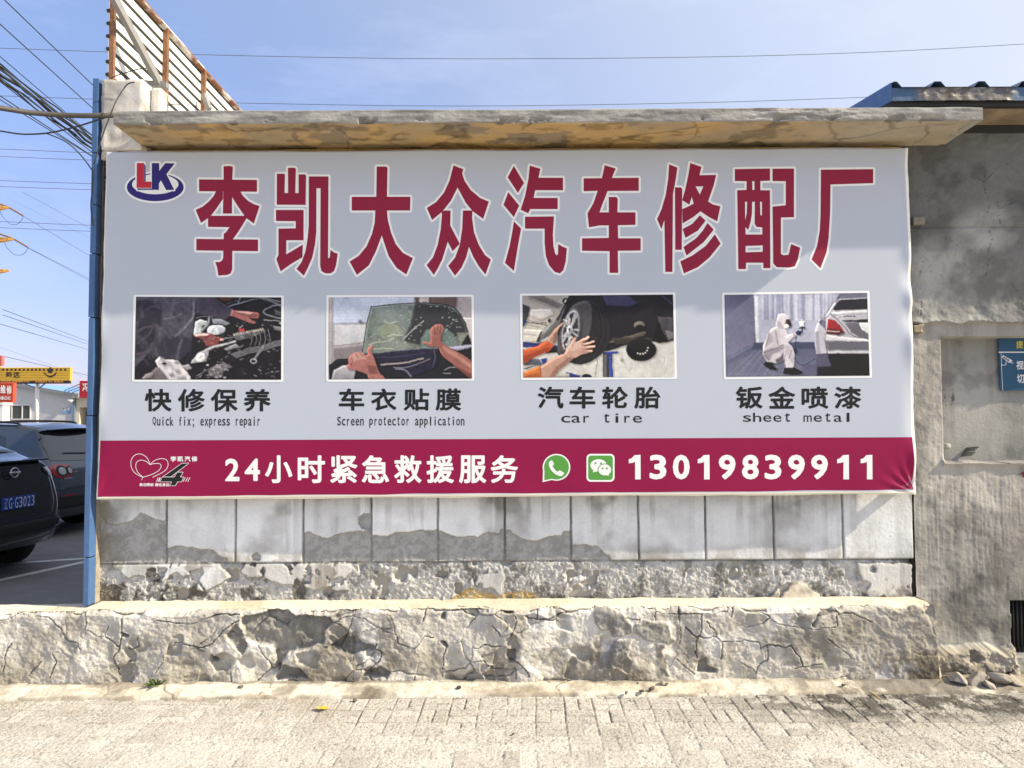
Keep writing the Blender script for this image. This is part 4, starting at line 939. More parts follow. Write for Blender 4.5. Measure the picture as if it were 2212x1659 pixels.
def quad_round(tl, tr, br, bl, r=20):
    o = []; P = [np.array(p, float) for p in (tl, tr, br, bl)]
    for i in range(4):
        a, c, d = P[i - 1], P[i], P[(i + 1) % 4]
        e0 = c + (a - c) / np.linalg.norm(a - c) * r; e1 = c + (d - c) / np.linalg.norm(d - c) * r
        for k in range(6):
            t = k / 5; o.append(tuple((1 - t) ** 2 * e0 + 2 * t * (1 - t) * c + t * t * e1))
    return o
rng = random.Random(3)
# 1: a mechanic leaning over an engine bay
G = Paint([(457, 103), (2063, 110), (2060, 1020), (440, 1018)], bgc=(38, 37, 48))
G.p((84, 82, 98), [(440, 103), (1130, 108), (1115, 300), (1090, 520), (1050, 650), (960, 800), (700, 790), (620, 700), (440, 900)], 5, tex=0.35)
G.p((52, 50, 66), [(440, 150), (560, 130), (720, 150), (745, 300), (720, 450), (640, 600), (560, 700), (440, 780)], 7, tex=0.3)
G.p((60, 57, 74), [(660, 560), (900, 540), (1090, 560), (1060, 700), (960, 800), (720, 790)], 8)
for q, w, c in (([(1095, 160), (1085, 330), (1000, 440), (890, 540)], 22, (122, 124, 140)), ([(770, 350), (870, 340), (960, 290)], 12, (118, 120, 136)), ([(780, 150), (850, 180), (1000, 150)], 12, (105, 104, 120)), ([(960, 580), (930, 700), (910, 780)], 26, (98, 92, 108)),
                ([(457, 500), (560, 440), (640, 430)], 22, (92, 84, 96)), ([(470, 620), (600, 520), (640, 440)], 18, (88, 80, 92)), ([(460, 740), (600, 700), (640, 620)], 18, (98, 86, 94)), ([(560, 250), (640, 210), (720, 230)], 20, (74, 72, 88)), ([(880, 130), (860, 230), (850, 330)], 30, (100, 100, 116))):
    G.l(c, q, w, 3, sm=4)
G.p((32, 31, 40), [(1100, 300), (1520, 250), (2063, 110), (2063, 1020), (1150, 1018), (1000, 850), (1060, 650), (1090, 540)], 2, tex=0.3)
G.p((70, 66, 84), [(1130, 100), (1320, 108), (1420, 180), (1525, 240), (1500, 320), (1440, 362), (1300, 330), (1130, 290)], 2, tex=0.25)
G.p((42, 40, 46), [(1320, 105), (1800, 105), (1640, 180), (1520, 230), (1430, 175)], 1); G.p((92, 48, 46), [(1360, 105), (1520, 105), (1500, 150), (1420, 150)], 3)
G.p((186, 196, 200), [(1112, 385), (1170, 355), (1240, 370), (1232, 410), (1180, 425), (1190, 480), (1150, 522), (1092, 520)], 1)
G.p((132, 138, 152), [(1295, 345), (1400, 350), (1500, 400), (1450, 422), (1310, 395)], 2)
G.p((205, 214, 220), ell(1345, 470, 106, 55), 1); G.p((176, 184, 192), [(1345, 418), (1450, 450), (1440, 500), (1345, 522)], 1)
G.l((118, 126, 134), [(1265, 335), (1250, 400), (1200, 450), (1168, 520)], 26, 1, sm=4); G.l((190, 198, 204), [(1258, 340), (1243, 400), (1193, 450), (1162, 515)], 6, sm=4)
G.p((158, 98, 98), [(1510, 240), (1560, 260), (1640, 265), (1740, 265), (1812, 280), (1825, 300), (1815, 342), (1780, 345), (1740, 335), (1700, 330), (1740, 360), (1782, 385), (1770, 405), (1720, 400), (1650, 370), (1580, 340), (1495, 312)], 1)
G.p((196, 150, 146), [(1540, 258), (1700, 268), (1760, 275), (1700, 300), (1600, 290)], 3); G.l((104, 56, 60), [(1690, 320), (1760, 318), (1800, 305)], 10, 1)
G.p((140, 74, 72), [(1090, 520), (1200, 505), (1290, 510), (1350, 545), (1425, 565), (1420, 595), (1370, 600), (1370, 630), (1300, 660), (1230, 650), (1205, 585), (1100, 545)], 1); G.p((200, 178, 172), [(1090, 520), (1200, 507), (1280, 510), (1220, 540), (1120, 545)], 2); G.p((214, 168, 160), ell(1405, 580, 22, 14), 1)
for q, w, c in (([(1420, 570), (1560, 545)], 8, (150, 150, 156)), ([(1480, 215), (1620, 170), (1820, 112)], 7, (140, 150, 172)), ([(1580, 182), (1612, 110)], 6, (150, 158, 175)), ([(1460, 180), (1600, 140)], 5, (90, 96, 130)), ([(1820, 115), (1960, 155), (2063, 210)], 22, (112, 118, 128)), ([(1850, 110), (2063, 160)], 8, (150, 156, 164)),
                ([(2063, 190), (1960, 205), (1880, 250), (1880, 290), (1960, 320), (2063, 340)], 14, (132, 138, 146)), ([(1870, 360), (1990, 365), (2063, 380)], 8, (150, 156, 160)), ([(1120, 340), (1200, 320), (1300, 330)], 6, (120, 126, 140)), ([(1600, 450), (1640, 420)], 8, (170, 170, 170))):
    G.l(c, q, w, 0, sm=3)
G.p((78, 84, 96), [(1980, 240), (2063, 270), (2063, 320), (2000, 300)], 1); G.p((128, 134, 138), [(1970, 425), (2063, 440), (2063, 485), (1990, 470)], 1); G.p((190, 194, 200), [(2030, 395), (2063, 390), (2063, 410)], 1)
G.p((100, 100, 108), [(1520, 520), (1700, 480), (1860, 455), (1900, 490), (1700, 565), (1570, 590)], 1, tex=0.6)
for k in range(14): G.l((196, 186, 150) if k % 3 else (210, 210, 214), [(1530 + 25 * k, 512 - 4.2 * k), (1545 + 25 * k, 530 - 4.5 * k)], 10)
for k in range(5): G.l((150, 150, 156), [(1700 + 55 * k, 500 - 10 * k), (1740 + 50 * k, 560), (1720 + 50 * k, 640)], 5, sm=4)
G.p((168, 48, 58), [(1590, 462), (1650, 455), (1662, 488), (1600, 492)], 1)
for k in range(5): G.l((148, 148, 156), [(1505 + 14 * k, 742 + 9 * k), (1700, 672 + 15 * k), (1850, 648 + 12 * k), (2063, 580 + 15 * k)], 6)
G.p((164, 166, 172), [(1058, 832), (1150, 720), (1320, 642), (1560, 590), (1565, 612), (1320, 672), (1262, 740), (1240, 822), (1080, 838)], 2); G.p((222, 222, 226), ell(1175, 775, 55, 48, rot=-0.6), 3); G.p((30, 28, 34), [(1262, 700), (1330, 670), (1480, 650), (1400, 800), (1250, 820)], 2)
G.p((140, 140, 148), [(1420, 680), (1560, 625), (1610, 660), (1470, 705)], 2)
G.p((206, 204, 210), [(668, 812), (720, 760), (770, 800), (920, 805), (1062, 985), (1070, 1020), (790, 1020), (700, 880)], 1, col2=(222, 220, 224)); G.p((120, 112, 116), [(680, 880), (720, 880), (820, 1020), (640, 1020), (560, 1000)], 5)
G.p((30, 30, 36), ell(772, 842, 28, 13)); G.p((150, 150, 156), [(810, 950), (860, 935), (880, 980), (830, 985)], 2); G.p((150, 150, 156), [(880, 910), (930, 900), (950, 940), (905, 950)], 2); G.p((158, 158, 162), [(900, 990), (1000, 970), (1010, 1010), (920, 1015)], 3)
G.p((150, 150, 155), [(960, 860), (1040, 845), (1080, 892), (1020, 912)], 1); G.p((150, 140, 140), [(560, 960), (650, 930), (640, 1000), (520, 1010)], 4)
G.p((112, 108, 114), [(1250, 920), (1350, 860), (1430, 830), (1525, 880), (1420, 930), (1420, 990), (1340, 1005), (1260, 960)], 3, tex=0.8)
for k in range(26): G.l((190, 188, 190) if k % 2 else (70, 66, 70), [(rng.uniform(1120, 1500), rng.uniform(840, 1000))] + [(rng.uniform(1120, 1500), rng.uniform(850, 1000))], 5, 1, 0.5) if k < 6 else G.p((196, 192, 196), ell(rng.uniform(1150, 1480), rng.uniform(850, 1000), rng.uniform(5, 14), rng.uniform(4, 9)), 1, op=0.7)
G.l((158, 158, 166), [(1862, 650), (1765, 795)], 22, 0); G.l((168, 168, 176), ell(1755, 815, 32, 24) + [(1787, 815)], 12); G.l((80, 80, 86), [(1850, 672), (1775, 785)], 6)
for k in range(170):
    a, c = rng.uniform(1120, 2050), rng.uniform(380, 1010); v_ = rng.choice((30, 60, 90, 130, 190)); q_ = rng.uniform(-0.9, 0.6); n_ = rng.uniform(8, 40)
    G.l((v_, v_, v_ + 6), [(a, c), (a + n_ * math.cos(q_), c + n_ * math.sin(q_))], rng.uniform(4, 10), 1, rng.uniform(.3, .8))
for k in range(40):
    a, c = rng.uniform(450, 1050), rng.uniform(120, 780); q_ = rng.uniform(0.6, 2.2); n_ = rng.uniform(60, 170); v_ = rng.choice((50, 64, 96, 112))
    G.l((v_, v_ - 3, v_ + 12), [(a, c), (a + n_ * .5 * math.cos(q_) + 8, c + n_ * .5 * math.sin(q_)), (a + n_ * math.cos(q_), c + n_ * math.sin(q_))], rng.uniform(24, 50), 8, 0.30, sm=3)
G.grain(0.22, 11)
pr1 = G.done((205.2, 621.1, .1953), quad_round((428, 80), (2090, 88), (2085, 1045), (412, 1042)))
# 2: hands smoothing film onto a car window
G = Paint([(180, 110), (1758, 104), (1764, 1008), (180, 1016)], bgc=(206, 208, 216))
G.p((188, 200, 224), [(230, 100), (1120, 100), (1110, 390), (230, 396)], 3); G.p((176, 172, 174), [(180, 100), (235, 100), (215, 900), (180, 900)], 3); G.l((150, 158, 178), [(230, 398), (700, 396)], 10, 2); G.p((110, 112, 128), ell(528, 380, 24, 20), 2)
for k in range(7): G.l((178, 190, 214), [(240, 140 + 36 * k), (640, 140 + 36 * k)], 5, 1, 0.6)
G.p((138, 132, 138), [(222, 668), (600, 622), (560, 745), (400, 800), (215, 860)], 2); G.l((150, 140, 140), [(222, 655), (600, 610)], 12, 2)
G.p((172, 166, 172), [(1120, 100), (1764, 100), (1764, 650), (1600, 650)], 4); G.p((98, 80, 84), [(1130, 100), (1175, 100), (1170, 200), (1130, 200)], 2); G.p((108, 88, 90), [(1260, 100), (1600, 100), (1580, 330), (1420, 210), (1300, 180)], 5); G.p((180, 172, 172), [(1190, 100), (1290, 100), (1290, 200), (1190, 200)], 3); G.p((204, 200, 204), [(1640, 330), (1764, 330), (1764, 640), (1740, 640)], 4)
gl = [(650, 215), (900, 185), (1150, 170), (1350, 175), (1480, 190), (1570, 225), (1640, 300), (1690, 400), (1722, 500), (1745, 645), (1500, 675), (1200, 695), (900, 735), (555, 735), (570, 600), (600, 400)]
G.p((116, 130, 126), gl, 0, tex=0.25)
G.p((58, 60, 66), [(1130, 175), (1480, 192), (1630, 300), (1690, 430), (1700, 510), (1400, 600), (1100, 650), (1000, 580), (1080, 420)], 9)
G.p((150, 160, 138), ell(850, 490, 130, 90), 10, op=0.7); G.p((134, 146, 148), [(700, 230), (1050, 200), (1040, 380), (700, 400)], 10, op=0.7); G.p((140, 150, 140), [(560, 600), (900, 560), (1180, 640), (900, 720), (560, 730)], 8, op=0.6)
G.p((120, 142, 138), [(1200, 560), (1250, 470), (1450, 440), (1570, 520), (1600, 640), (1400, 680), (1200, 640)], 5, op=0.85); G.p((150, 156, 140), [(1600, 500), (1725, 500), (1740, 640), (1640, 640)], 4, op=0.7)
for k in range(150):
    a = rng.uniform(620, 1640); c = rng.uniform(210, 700); q = rng.uniform(-0.9, 0.2); ln = rng.uniform(6, 26)
    if inside(np.array([a]), np.array([c]), gl)[0]: G.l(rng.choice([(190, 204, 196), (168, 184, 176), (60, 70, 66)]), [(a, c), (a + ln * math.cos(q), c + ln * math.sin(q))], rng.uniform(4, 8), 0, 0.75)
for q in ([(620, 640), (700, 610), (800, 600), (900, 560)], [(640, 690), (760, 670), (900, 680)], [(1000, 580), (1100, 480), (1230, 370)], [(830, 540), (900, 520), (1000, 530)], [(800, 380), (860, 400), (930, 370)]): G.l((205, 216, 206), q, 7, 1, 0.8, sm=4)
for q in ([(555, 735), (570, 600), (600, 400), (650, 215)], [(650, 215), (900, 185), (1150, 170), (1350, 175), (1480, 190), (1570, 225), (1640, 300), (1690, 400), (1722, 500)]): G.l((30, 36, 40), q, 11)
G.p((36, 38, 48), [(180, 870), (270, 800), (400, 785), (560, 735), (900, 720), (1200, 690), (1500, 670), (1764, 645), (1764, 1010), (180, 1018)], 1)
G.p((170, 168, 196), [(1500, 655), (1760, 640), (1764, 665), (1600, 700)], 2); G.p((30, 30, 38), [(1640, 640), (1720, 510), (1760, 630)], 1)
G.p((40, 40, 64), [(560, 745), (900, 705), (1330, 675), (1392, 690), (1380, 850), (1330, 900), (1095, 985), (900, 890), (740, 830)], 1, tex=0.5)
for q, w, c in (([(760, 850), (1000, 835), (1220, 785)], 16, (176, 164, 160)), ([(890, 885), (1060, 880), (1300, 790)], 7, (150, 146, 160)), ([(920, 900), (1020, 910), (1090, 980)], 16, (130, 126, 150)), ([(1340, 690), (1360, 780), (1330, 880)], 8, (96, 98, 124)), ([(720, 770), (1000, 760), (1250, 720)], 9, (74, 74, 110)), ([(1460, 915), (1520, 885), (1580, 885)], 7, (180, 180, 190)), ([(1445, 952), (1525, 950)], 7, (180, 180, 190))): G.l(c, q, w, 1, 0.9, sm=4)
G.p((190, 190, 198), [(205, 1018), (235, 920), (330, 865), (480, 850), (480, 940), (462, 1018)], 2, col2=(150, 150, 160)); G.l((24, 25, 32), [(182, 875), (270, 800), (400, 787)], 16)
hnd = [(395, 790), (430, 740), (490, 715), (555, 715), (580, 745), (612, 740), (605, 690), (640, 645), (668, 643), (662, 720), (680, 770), (710, 860), (740, 940), (812, 1018), (640, 1018), (600, 960), (520, 930), (470, 912), (400, 905), (375, 870), (400, 840)]
G.p((176, 116, 110), hnd, 0, sm=3); G.p((206, 160, 150), [(420, 770), (500, 725), (560, 730), (600, 800), (520, 800), (440, 830)], 4, op=0.8); G.p((120, 66, 66), [(600, 860), (700, 870), (730, 960), (640, 960)], 5, op=0.7)
for q in ([(430, 770), (450, 820), (430, 850)], [(480, 730), (500, 790)], [(530, 720), (560, 770)], [(400, 845), (440, 860)]): G.l((110, 60, 60), q, 7, 1, 0.9)
hr = [(1305, 460), (1340, 425), (1380, 406), (1440, 420), (1450, 470), (1420, 560), (1440, 610), (1560, 690), (1700, 770), (1764, 830), (1764, 1000), (1690, 960), (1550, 850), (1430, 750), (1388, 665), (1290, 650), (1210, 618), (1230, 603), (1300, 605), (1300, 520)]
G.p((164, 106, 98), hr, 0, sm=3); G.p((206, 152, 134), [(1440, 640), (1560, 710), (1764, 850), (1764, 900), (1560, 760), (1440, 690)], 4, op=0.7); G.p((122, 64, 58), [(1560, 850), (1764, 960), (1764, 1010), (1690, 965)], 5, op=0.8)
for q in ([(1345, 430), (1350, 520)], [(1382, 412), (1380, 520)], [(1418, 420), (1410, 520)]): G.l((92, 54, 54), q, 9, 0, 0.9)
G.grain(0.10, 12)
pr2 = G.done((675.1, 621.1, .1953), quad_round((155, 85), (1783, 78), (1790, 1030), (153, 1043)))
# 3: a wheel being fitted to a raised car
G = Paint([(247, 92), (1914, 78), (1930, 988), (257, 997)], bgc=(212, 212, 208))
G.p((160, 156, 154), [(240, 80), (800, 80), (700, 220), (480, 470), (240, 520)], 2, col2=(196, 194, 186)); G.p((112, 108, 110), [(300, 100), (480, 92), (700, 190), (640, 230), (450, 150)], 5); G.p((196, 194, 194), [(330, 240), (560, 240), (600, 300), (440, 360), (340, 310)], 6); G.p((216, 214, 206), [(250, 460), (480, 470), (400, 600), (250, 600)], 5)
for q in ([(300, 120), (600, 230)], [(300, 360), (520, 400)], [(290, 410), (440, 440)], [(260, 510), (400, 530)]): G.l((130, 126, 124), q, 8, 1, 0.8)
G.p((60, 62, 74), [(245, 180), (330, 215), (320, 300), (290, 380), (250, 400)], 1); G.p((44, 56, 120), [(250, 360), (290, 370), (270, 430), (250, 440)], 1); G.l((50, 50, 60), [(270, 380), (440, 400), (530, 425)], 12); G.l((40, 40, 46), ell(478, 398, 30, 16) + [(508, 398)], 8)
G.p((108, 106, 110), [(770, 85), (700, 250), (560, 420), (400, 612), (520, 620), (700, 420), (800, 200)], 1, tex=0.3); G.p((170, 172, 176), [(440, 590), (560, 540), (640, 470), (640, 560), (520, 640)], 4)
G.p((34, 33, 43), [(770, 85), (1914, 70), (1925, 580), (1850, 612), (1720, 592), (1500, 610), (1200, 705), (900, 720), (640, 660), (640, 480), (690, 300)], 1, tex=0.2)
G.l((30, 30, 36), [(770, 95), (690, 250), (640, 360)], 20, 1); G.p((28, 28, 34), ell(722, 150, 34, 36)); G.p((170, 170, 176), ell(722, 150, 8, 22, rot=0.4)); G.p((26, 26, 30), ell(545, 365, 16, 24, rot=0.5)); G.p((30, 30, 36), [(400, 600), (450, 490), (470, 480), (430, 600)])
G.p((62, 60, 100), [(1130, 85), (1400, 85), (1530, 170), (1420, 215), (1180, 200)], 9); G.l((76, 74, 110), [(1790, 85), (1914, 200)], 8, 2)
G.p((96, 88, 80), [(1205, 592), (1450, 530), (1600, 478), (1622, 510), (1580, 535), (1400, 592), (1200, 620)], 2); G.p((118, 112, 106), ell(1540, 420, 60, 45), 4); G.p((24, 24, 28), ell(1545, 450, 55, 38), 2); G.p((64, 58, 54), [(1220, 560), (1700, 560), (1660, 610), (1300, 640)], 5)
G.p((76, 73, 84), [(1740, 320), (1914, 330), (1922, 560), (1850, 600), (1790, 460)], 4, tex=0.3); G.p((120, 118, 128), [(1830, 470), (1922, 500), (1922, 560), (1860, 580)], 4); G.p((16, 16, 20), [(1740, 340), (1790, 460), (1850, 600), (1760, 620), (1690, 590)], 2)
G.p((18, 18, 23), ell(1562, 690, 170, 127), 0); G.p((30, 30, 34), ell(1540, 640, 130, 60), 3)
for a in (0.1, 0.5, 0.9, 1.3, 1.7, 2.1): G.p((220, 220, 216), ell(1560 + 75 * math.cos(a), 660 + 80 * math.sin(a), 8, 7))
G.p((70, 72, 80), [(1135, 720), (1212, 720), (1212, 992), (1135, 992)], 1); G.p((96, 96, 100), [(1150, 745), (1185, 745), (1185, 992), (1150, 992)], 2); G.p((40, 68, 150), [(1205, 735), (1240, 735), (1252, 992), (1212, 992)]); G.p((40, 60, 140), [(1130, 715), (1310, 705), (1310, 725), (1200, 745)]); G.p((46, 60, 132), [(250, 600), (640, 640), (640, 672), (250, 662)]); G.l((40, 40, 48), [(250, 612), (640, 650)], 8); G.p((30, 30, 36), [(400, 680), (640, 660), (640, 720), (520, 730)], 1)
G.p((96, 100, 112), [(250, 790), (440, 790), (470, 862), (250, 862)], 1); G.p((50, 60, 140), [(450, 786), (522, 780), (510, 852), (470, 852)]); G.p((30, 30, 36), [(250, 900), (420, 860), (300, 905)])
G.p((40, 56, 130), [(730, 935), (900, 970), (880, 995), (720, 995)]); G.p((30, 30, 34), ell(960, 990, 55, 40)); G.p((168, 168, 160), [(620, 960), (760, 950), (770, 995), (600, 995)], 1)
G.l((120, 116, 112), [(1075, 780), (1080, 830), (1060, 900), (1045, 985)], 9, 0, 0.8); G.l((150, 148, 146), [(1340, 710), (1345, 790)], 4); G.p((140, 136, 130), ell(1343, 800, 16, 20), 1); G.l((176, 174, 170), [(1380, 820), (1400, 910), (1450, 900), (1460, 830)], 6, 1, sm=4); G.l((190, 188, 186), [(1820, 770), (1812, 850)], 10)
ty = [(800, 200), (870, 160), (960, 142), (1050, 170), (1130, 250), (1190, 340), (1222, 450), (1212, 600), (1160, 700), (1060, 790), (940, 845), (820, 840), (700, 800), (640, 740), (635, 620), (660, 470), (720, 320)]
G.p((44, 44, 50), ty, 0, sm=3); G.p((80, 80, 87), [(800, 205), (880, 160), (960, 148), (1010, 190), (1020, 280), (1000, 480), (930, 640), (840, 760), (740, 800), (660, 760), (640, 640), (670, 470), (730, 320)], 3, sm=3)
for k in range(15):
    a = k / 14.0; yy_ = 200 + 330 * a; G.l((22, 22, 26), [(1018 + 8 * math.sin(a * 3), yy_), (1110 + 30 * math.sin(a * 2.4), yy_ + 22)], 6, 0, 0.8)
for k in range(2): G.l((20, 20, 24), [(1040 + 70 * k, 190 + 60 * k), (1105 + 62 * k, 330 + 40 * k), (1110 + 60 * k, 540), (1040 + 60 * k, 720)], 8, 0, sm=4)
G.p((104, 106, 114), ell(788, 472, 106, 246, rot=0.19)); G.p((168, 170, 178), ell(784, 474, 92, 226, rot=0.19), 0); G.p((60, 60, 68), ell(778, 476, 80, 205, rot=0.19), 1)
for k in range(5):
    a = -1.2 + k * 2 * math.pi / 5; ex, ey = 78 * math.cos(a), 205 * math.sin(a); c_, s__ = math.cos(.19), math.sin(.19)
    for d in (-0.16, 0.16):
        e2 = (778 + 78 * math.cos(a + d) * c_ - 205 * math.sin(a + d) * s__, 476 + 78 * math.cos(a + d) * s__ + 205 * math.sin(a + d) * c_); G.l((206, 208, 216), [(772, 470), e2], 20, 0); G.l((110, 112, 124), [(776, 474), e2], 6, 0)
G.p((190, 192, 200), ell(770, 470, 34, 52, rot=.19), 1); G.p((90, 92, 104), ell(766, 470, 14, 22), 1); G.l((178, 92, 48), [(660, 640), (690, 690), (730, 700)], 7, 1, 0.7)
for k in range(20): G.p((235, 236, 240), ell(rng.uniform(690, 820), rng.uniform(330, 680), rng.uniform(3, 9), rng.uniform(4, 16)), 0, op=0.8)
G.p((186, 146, 128), [(702, 380), (690, 412), (640, 470), (622, 600), (560, 642), (528, 590), (610, 460)], 1, sm=3); G.p((140, 100, 86), [(640, 470), (625, 600), (590, 625), (600, 520)], 3, op=0.7)
G.p((205, 94, 40), [(245, 690), (400, 660), (515, 585), (602, 640), (540, 710), (400, 760), (290, 832), (245, 855)], 1); G.p((150, 58, 34), [(250, 760), (420, 700), (560, 650), (540, 710), (400, 760), (250, 850)], 4, op=0.7); G.l((232, 130, 60), [(300, 700), (440, 670), (520, 610)], 12, 2, 0.8)
hb = [(700, 742), (770, 640), (800, 570), (832, 547), (842, 580), (825, 612), (870, 590), (970, 535), (994, 545), (960, 580), (900, 615), (1040, 588), (1046, 606), (920, 645), (1052, 643), (1057, 662), (930, 690), (1022, 692), (1022, 713), (900, 742), (860, 767), (822, 778)]
G.p((204, 164, 148), hb, 0); G.p((230, 198, 182), [(800, 600), (870, 600), (900, 650), (820, 700), (760, 700)], 4, op=0.8); G.p((200, 158, 138), [(822, 778), (640, 925), (600, 995), (455, 995), (440, 880), (560, 800), (705, 735)], 1); G.p((156, 112, 94), [(822, 778), (640, 925), (600, 995), (540, 995), (620, 880), (760, 770)], 4, op=0.8)
for q in ([(880, 605), (960, 575)], [(900, 640), (1030, 610)], [(910, 680), (1040, 665)], [(890, 715), (1000, 712)], [(810, 620), (800, 650)]): G.l((130, 88, 76), q, 8, 1, 0.8)
G.p((218, 126, 44), [(245, 945), (440, 866), (462, 995), (245, 1000)], 0); G.p((170, 84, 34), [(245, 985), (430, 940), (462, 995), (245, 1000)], 5, op=0.7); G.l((170, 90, 36), [(440, 868), (450, 930), (458, 990)], 12, 1)
G.grain(0.10, 13)
pr3 = G.done((1080.1, 621.1, .1953), quad_round((220, 68), (1940, 53), (1957, 1012), (232, 1023)))
# 4: a painter in white overalls crouching behind a car
G = Paint([(268, 82), (1848, 60), (1876, 975), (288, 988)], bgc=(120, 124, 152))
G.p((100, 104, 134), [(260, 70), (600, 70), (612, 612), (270, 800)], 4, col2=(128, 130, 158)); G.p((168, 174, 200), [(600, 60), (1560, 50), (1320, 380), (1270, 606), (620, 612)], 2)
for k in range(34):
    a = 610 + k * 27 + rng.uniform(-10, 10); G.l(rng.choice([(206, 210, 228), (136, 140, 170), (120, 124, 156), (190, 194, 216), (222, 224, 236)]), [(a, 60), (a + rng.uniform(-8, 8), 360)], rng.uniform(10, 34), 3, 0.55)
G.p((184, 188, 210), [(620, 358), (1300, 362), (1275, 606), (625, 612)], 2, op=0.75); G.p((228, 230, 240), [(600, 90), (640, 90), (650, 610), (620, 612)], 5, op=0.8)
G.p((84, 92, 122), [(280, 790), (612, 612), (1285, 606), (1290, 990), (280, 990)], 2, col2=(120, 124, 150)); G.p((60, 66, 96), [(600, 612), (1285, 606), (1285, 680), (560, 690)], 6, op=0.7)
for k in range(8): G.l((150, 156, 184), [(720 - 4 * k, 690 + 24 * k), (330 - 10 * k, 850 + 22 * k)], 5, 1, 0.5)
for k in range(7): G.l((158, 164, 190), [(620 + 60 * k, 690), (300 + 100 * k, 985)], 6, 1, 0.55)
G.p((44, 44, 66), [(1290, 720), (1440, 720), (1876, 720), (1876, 990), (1290, 990)], 3, col2=(22, 24, 30)); G.p((26, 28, 34), [(1400, 735), (1876, 730), (1876, 990), (1450, 990)], 2); G.p((84, 78, 118), [(1130, 860), (1290, 840), (1290, 985), (1130, 985)], 8, op=0.6)
G.p((188, 187, 200), [(1385, 600), (1395, 350), (1440, 290), (1500, 170), (1540, 128), (1850, 112), (1870, 732), (1415, 732)], 0); G.p((40, 40, 54), [(1465, 250), (1502, 172), (1545, 135), (1850, 118), (1852, 242)], 0); G.p((206, 206, 214), [(1440, 270), (1852, 246), (1855, 290), (1620, 300), (1440, 300)], 3); G.p((160, 160, 172), [(1500, 310), (1855, 290), (1856, 350), (1560, 362)], 2, col2=(206, 206, 214))
G.p((40, 40, 48), [(1560, 366), (1856, 350), (1858, 388), (1620, 384)], 1); G.p((112, 110, 124), [(1690, 372), (1740, 376), (1790, 470), (1864, 520), (1864, 572), (1760, 552), (1680, 500), (1600, 400)], 2); G.p((228, 230, 234), [(1752, 390), (1860, 392), (1862, 512), (1800, 470)], 0); G.l((24, 24, 30), [(1440, 295), (1520, 360), (1600, 440), (1660, 510), (1740, 556), (1864, 574)], 7, sm=4)
for k, c in enumerate((1540, 1585, 1620, 1655, 1695)): G.l((70, 70, 78), [(c, 325 - 2 * k), (c + 20, 324 - 2 * k)], 14, 0, 0.85)
G.p((166, 30, 44), [(1412, 345), (1480, 360), (1540, 410), (1597, 500), (1520, 522), (1394, 510)], 0); G.p((100, 22, 34), [(1400, 450), (1560, 470), (1597, 500), (1520, 522), (1394, 512)], 3); G.l((225, 200, 205), [(1400, 480), (1500, 490), (1540, 488)], 10, 1)
G.p((110, 108, 124), [(1385, 592), (1868, 600), (1868, 690), (1405, 692)], 4); G.p((222, 222, 230), [(1385, 520), (1864, 580), (1866, 604), (1385, 585)], 3); G.l((214, 214, 224), [(1410, 715), (1868, 712)], 16, 2)
G.p((196, 195, 207), [(1300, 372), (1428, 300), (1500, 172), (1480, 160), (1410, 290), (1290, 400), (1262, 500), (1270, 640), (1285, 738), (1405, 730), (1380, 600), (1392, 480)], 1); G.p((156, 156, 174), [(1264, 500), (1310, 480), (1330, 730), (1285, 738)], 4, op=0.8); G.p((110, 106, 140), [(1285, 738), (1410, 730), (1450, 870), (1290, 880)], 4, op=0.6)
G.l((34, 58, 108), [(1065, 540), (1050, 680), (1045, 760), (1090, 840), (1160, 855), (1268, 790)], 9, 0, sm=5); G.p((30, 44, 84), [(1032, 680), (1075, 685), (1070, 740), (1030, 730)], 0)
G.p((30, 28, 36), [(688, 850), (730, 818), (812, 830), (812, 872), (857, 890), (840, 915), (770, 907)], 0); G.p((30, 28, 36), [(928, 890), (1030, 878), (1132, 930), (1132, 956), (1020, 966), (918, 945)], 0)
bd = [(865, 420), (935, 440), (1000, 560), (975, 612), (1022, 660), (1047, 740), (1040, 870), (1022, 890), (942, 886), (930, 800), (850, 836), (740, 822), (688, 740), (700, 640), (740, 520), (790, 450)]
G.p((208, 203, 212), bd, 0); G.p((150, 142, 156), [(700, 700), (860, 650), (930, 620), (930, 680), (800, 740), (760, 822), (690, 750)], 5, op=0.8); G.p((88, 80, 96), [(850, 836), (930, 800), (925, 700), (900, 760), (830, 800)], 3, op=0.9); G.p((164, 158, 172), [(935, 640), (1000, 640), (1040, 740), (1035, 870), (990, 800), (960, 700)], 6, op=0.55); G.p((166, 160, 174), [(720, 560), (780, 480), (800, 600), (740, 660)], 6, op=0.7)
for q in ([(830, 480), (850, 580), (860, 640)], [(700, 720), (800, 690), (900, 640)], [(760, 500), (740, 600), (730, 660)], [(960, 700), (940, 780), (945, 880)], [(1010, 700), (990, 780)], [(720, 760), (760, 800)]): G.l((120, 112, 128), q, 9, 1, 0.75, sm=3)
G.p((204, 198, 208), [(930, 540), (1040, 498), (1066, 545), (975, 602)], 0); G.l((110, 102, 116), [(975, 600), (1010, 575), (1060, 545)], 10, 1, 0.8); G.l((120, 112, 128), [(1030, 505), (1050, 550)], 9, 1)
G.p((216, 213, 220), [(860, 300), (900, 286), (950, 300), (998, 350), (962, 372), (932, 400), (922, 442), (838, 430), (850, 370)], 0, sm=2); G.p((160, 152, 168), [(840, 430), (860, 360), (890, 380), (920, 440)], 4, op=0.7); G.p((74, 44, 46), [(945, 362), (988, 350), (1006, 410), (990, 452), (950, 412)], 0); G.p((40, 38, 48), [(975, 380), (1006, 400), (995, 450), (980, 430)], 0); G.p((228, 226, 232), [(930, 410), (962, 404), (988, 430), (962, 458), (925, 442)], 0)
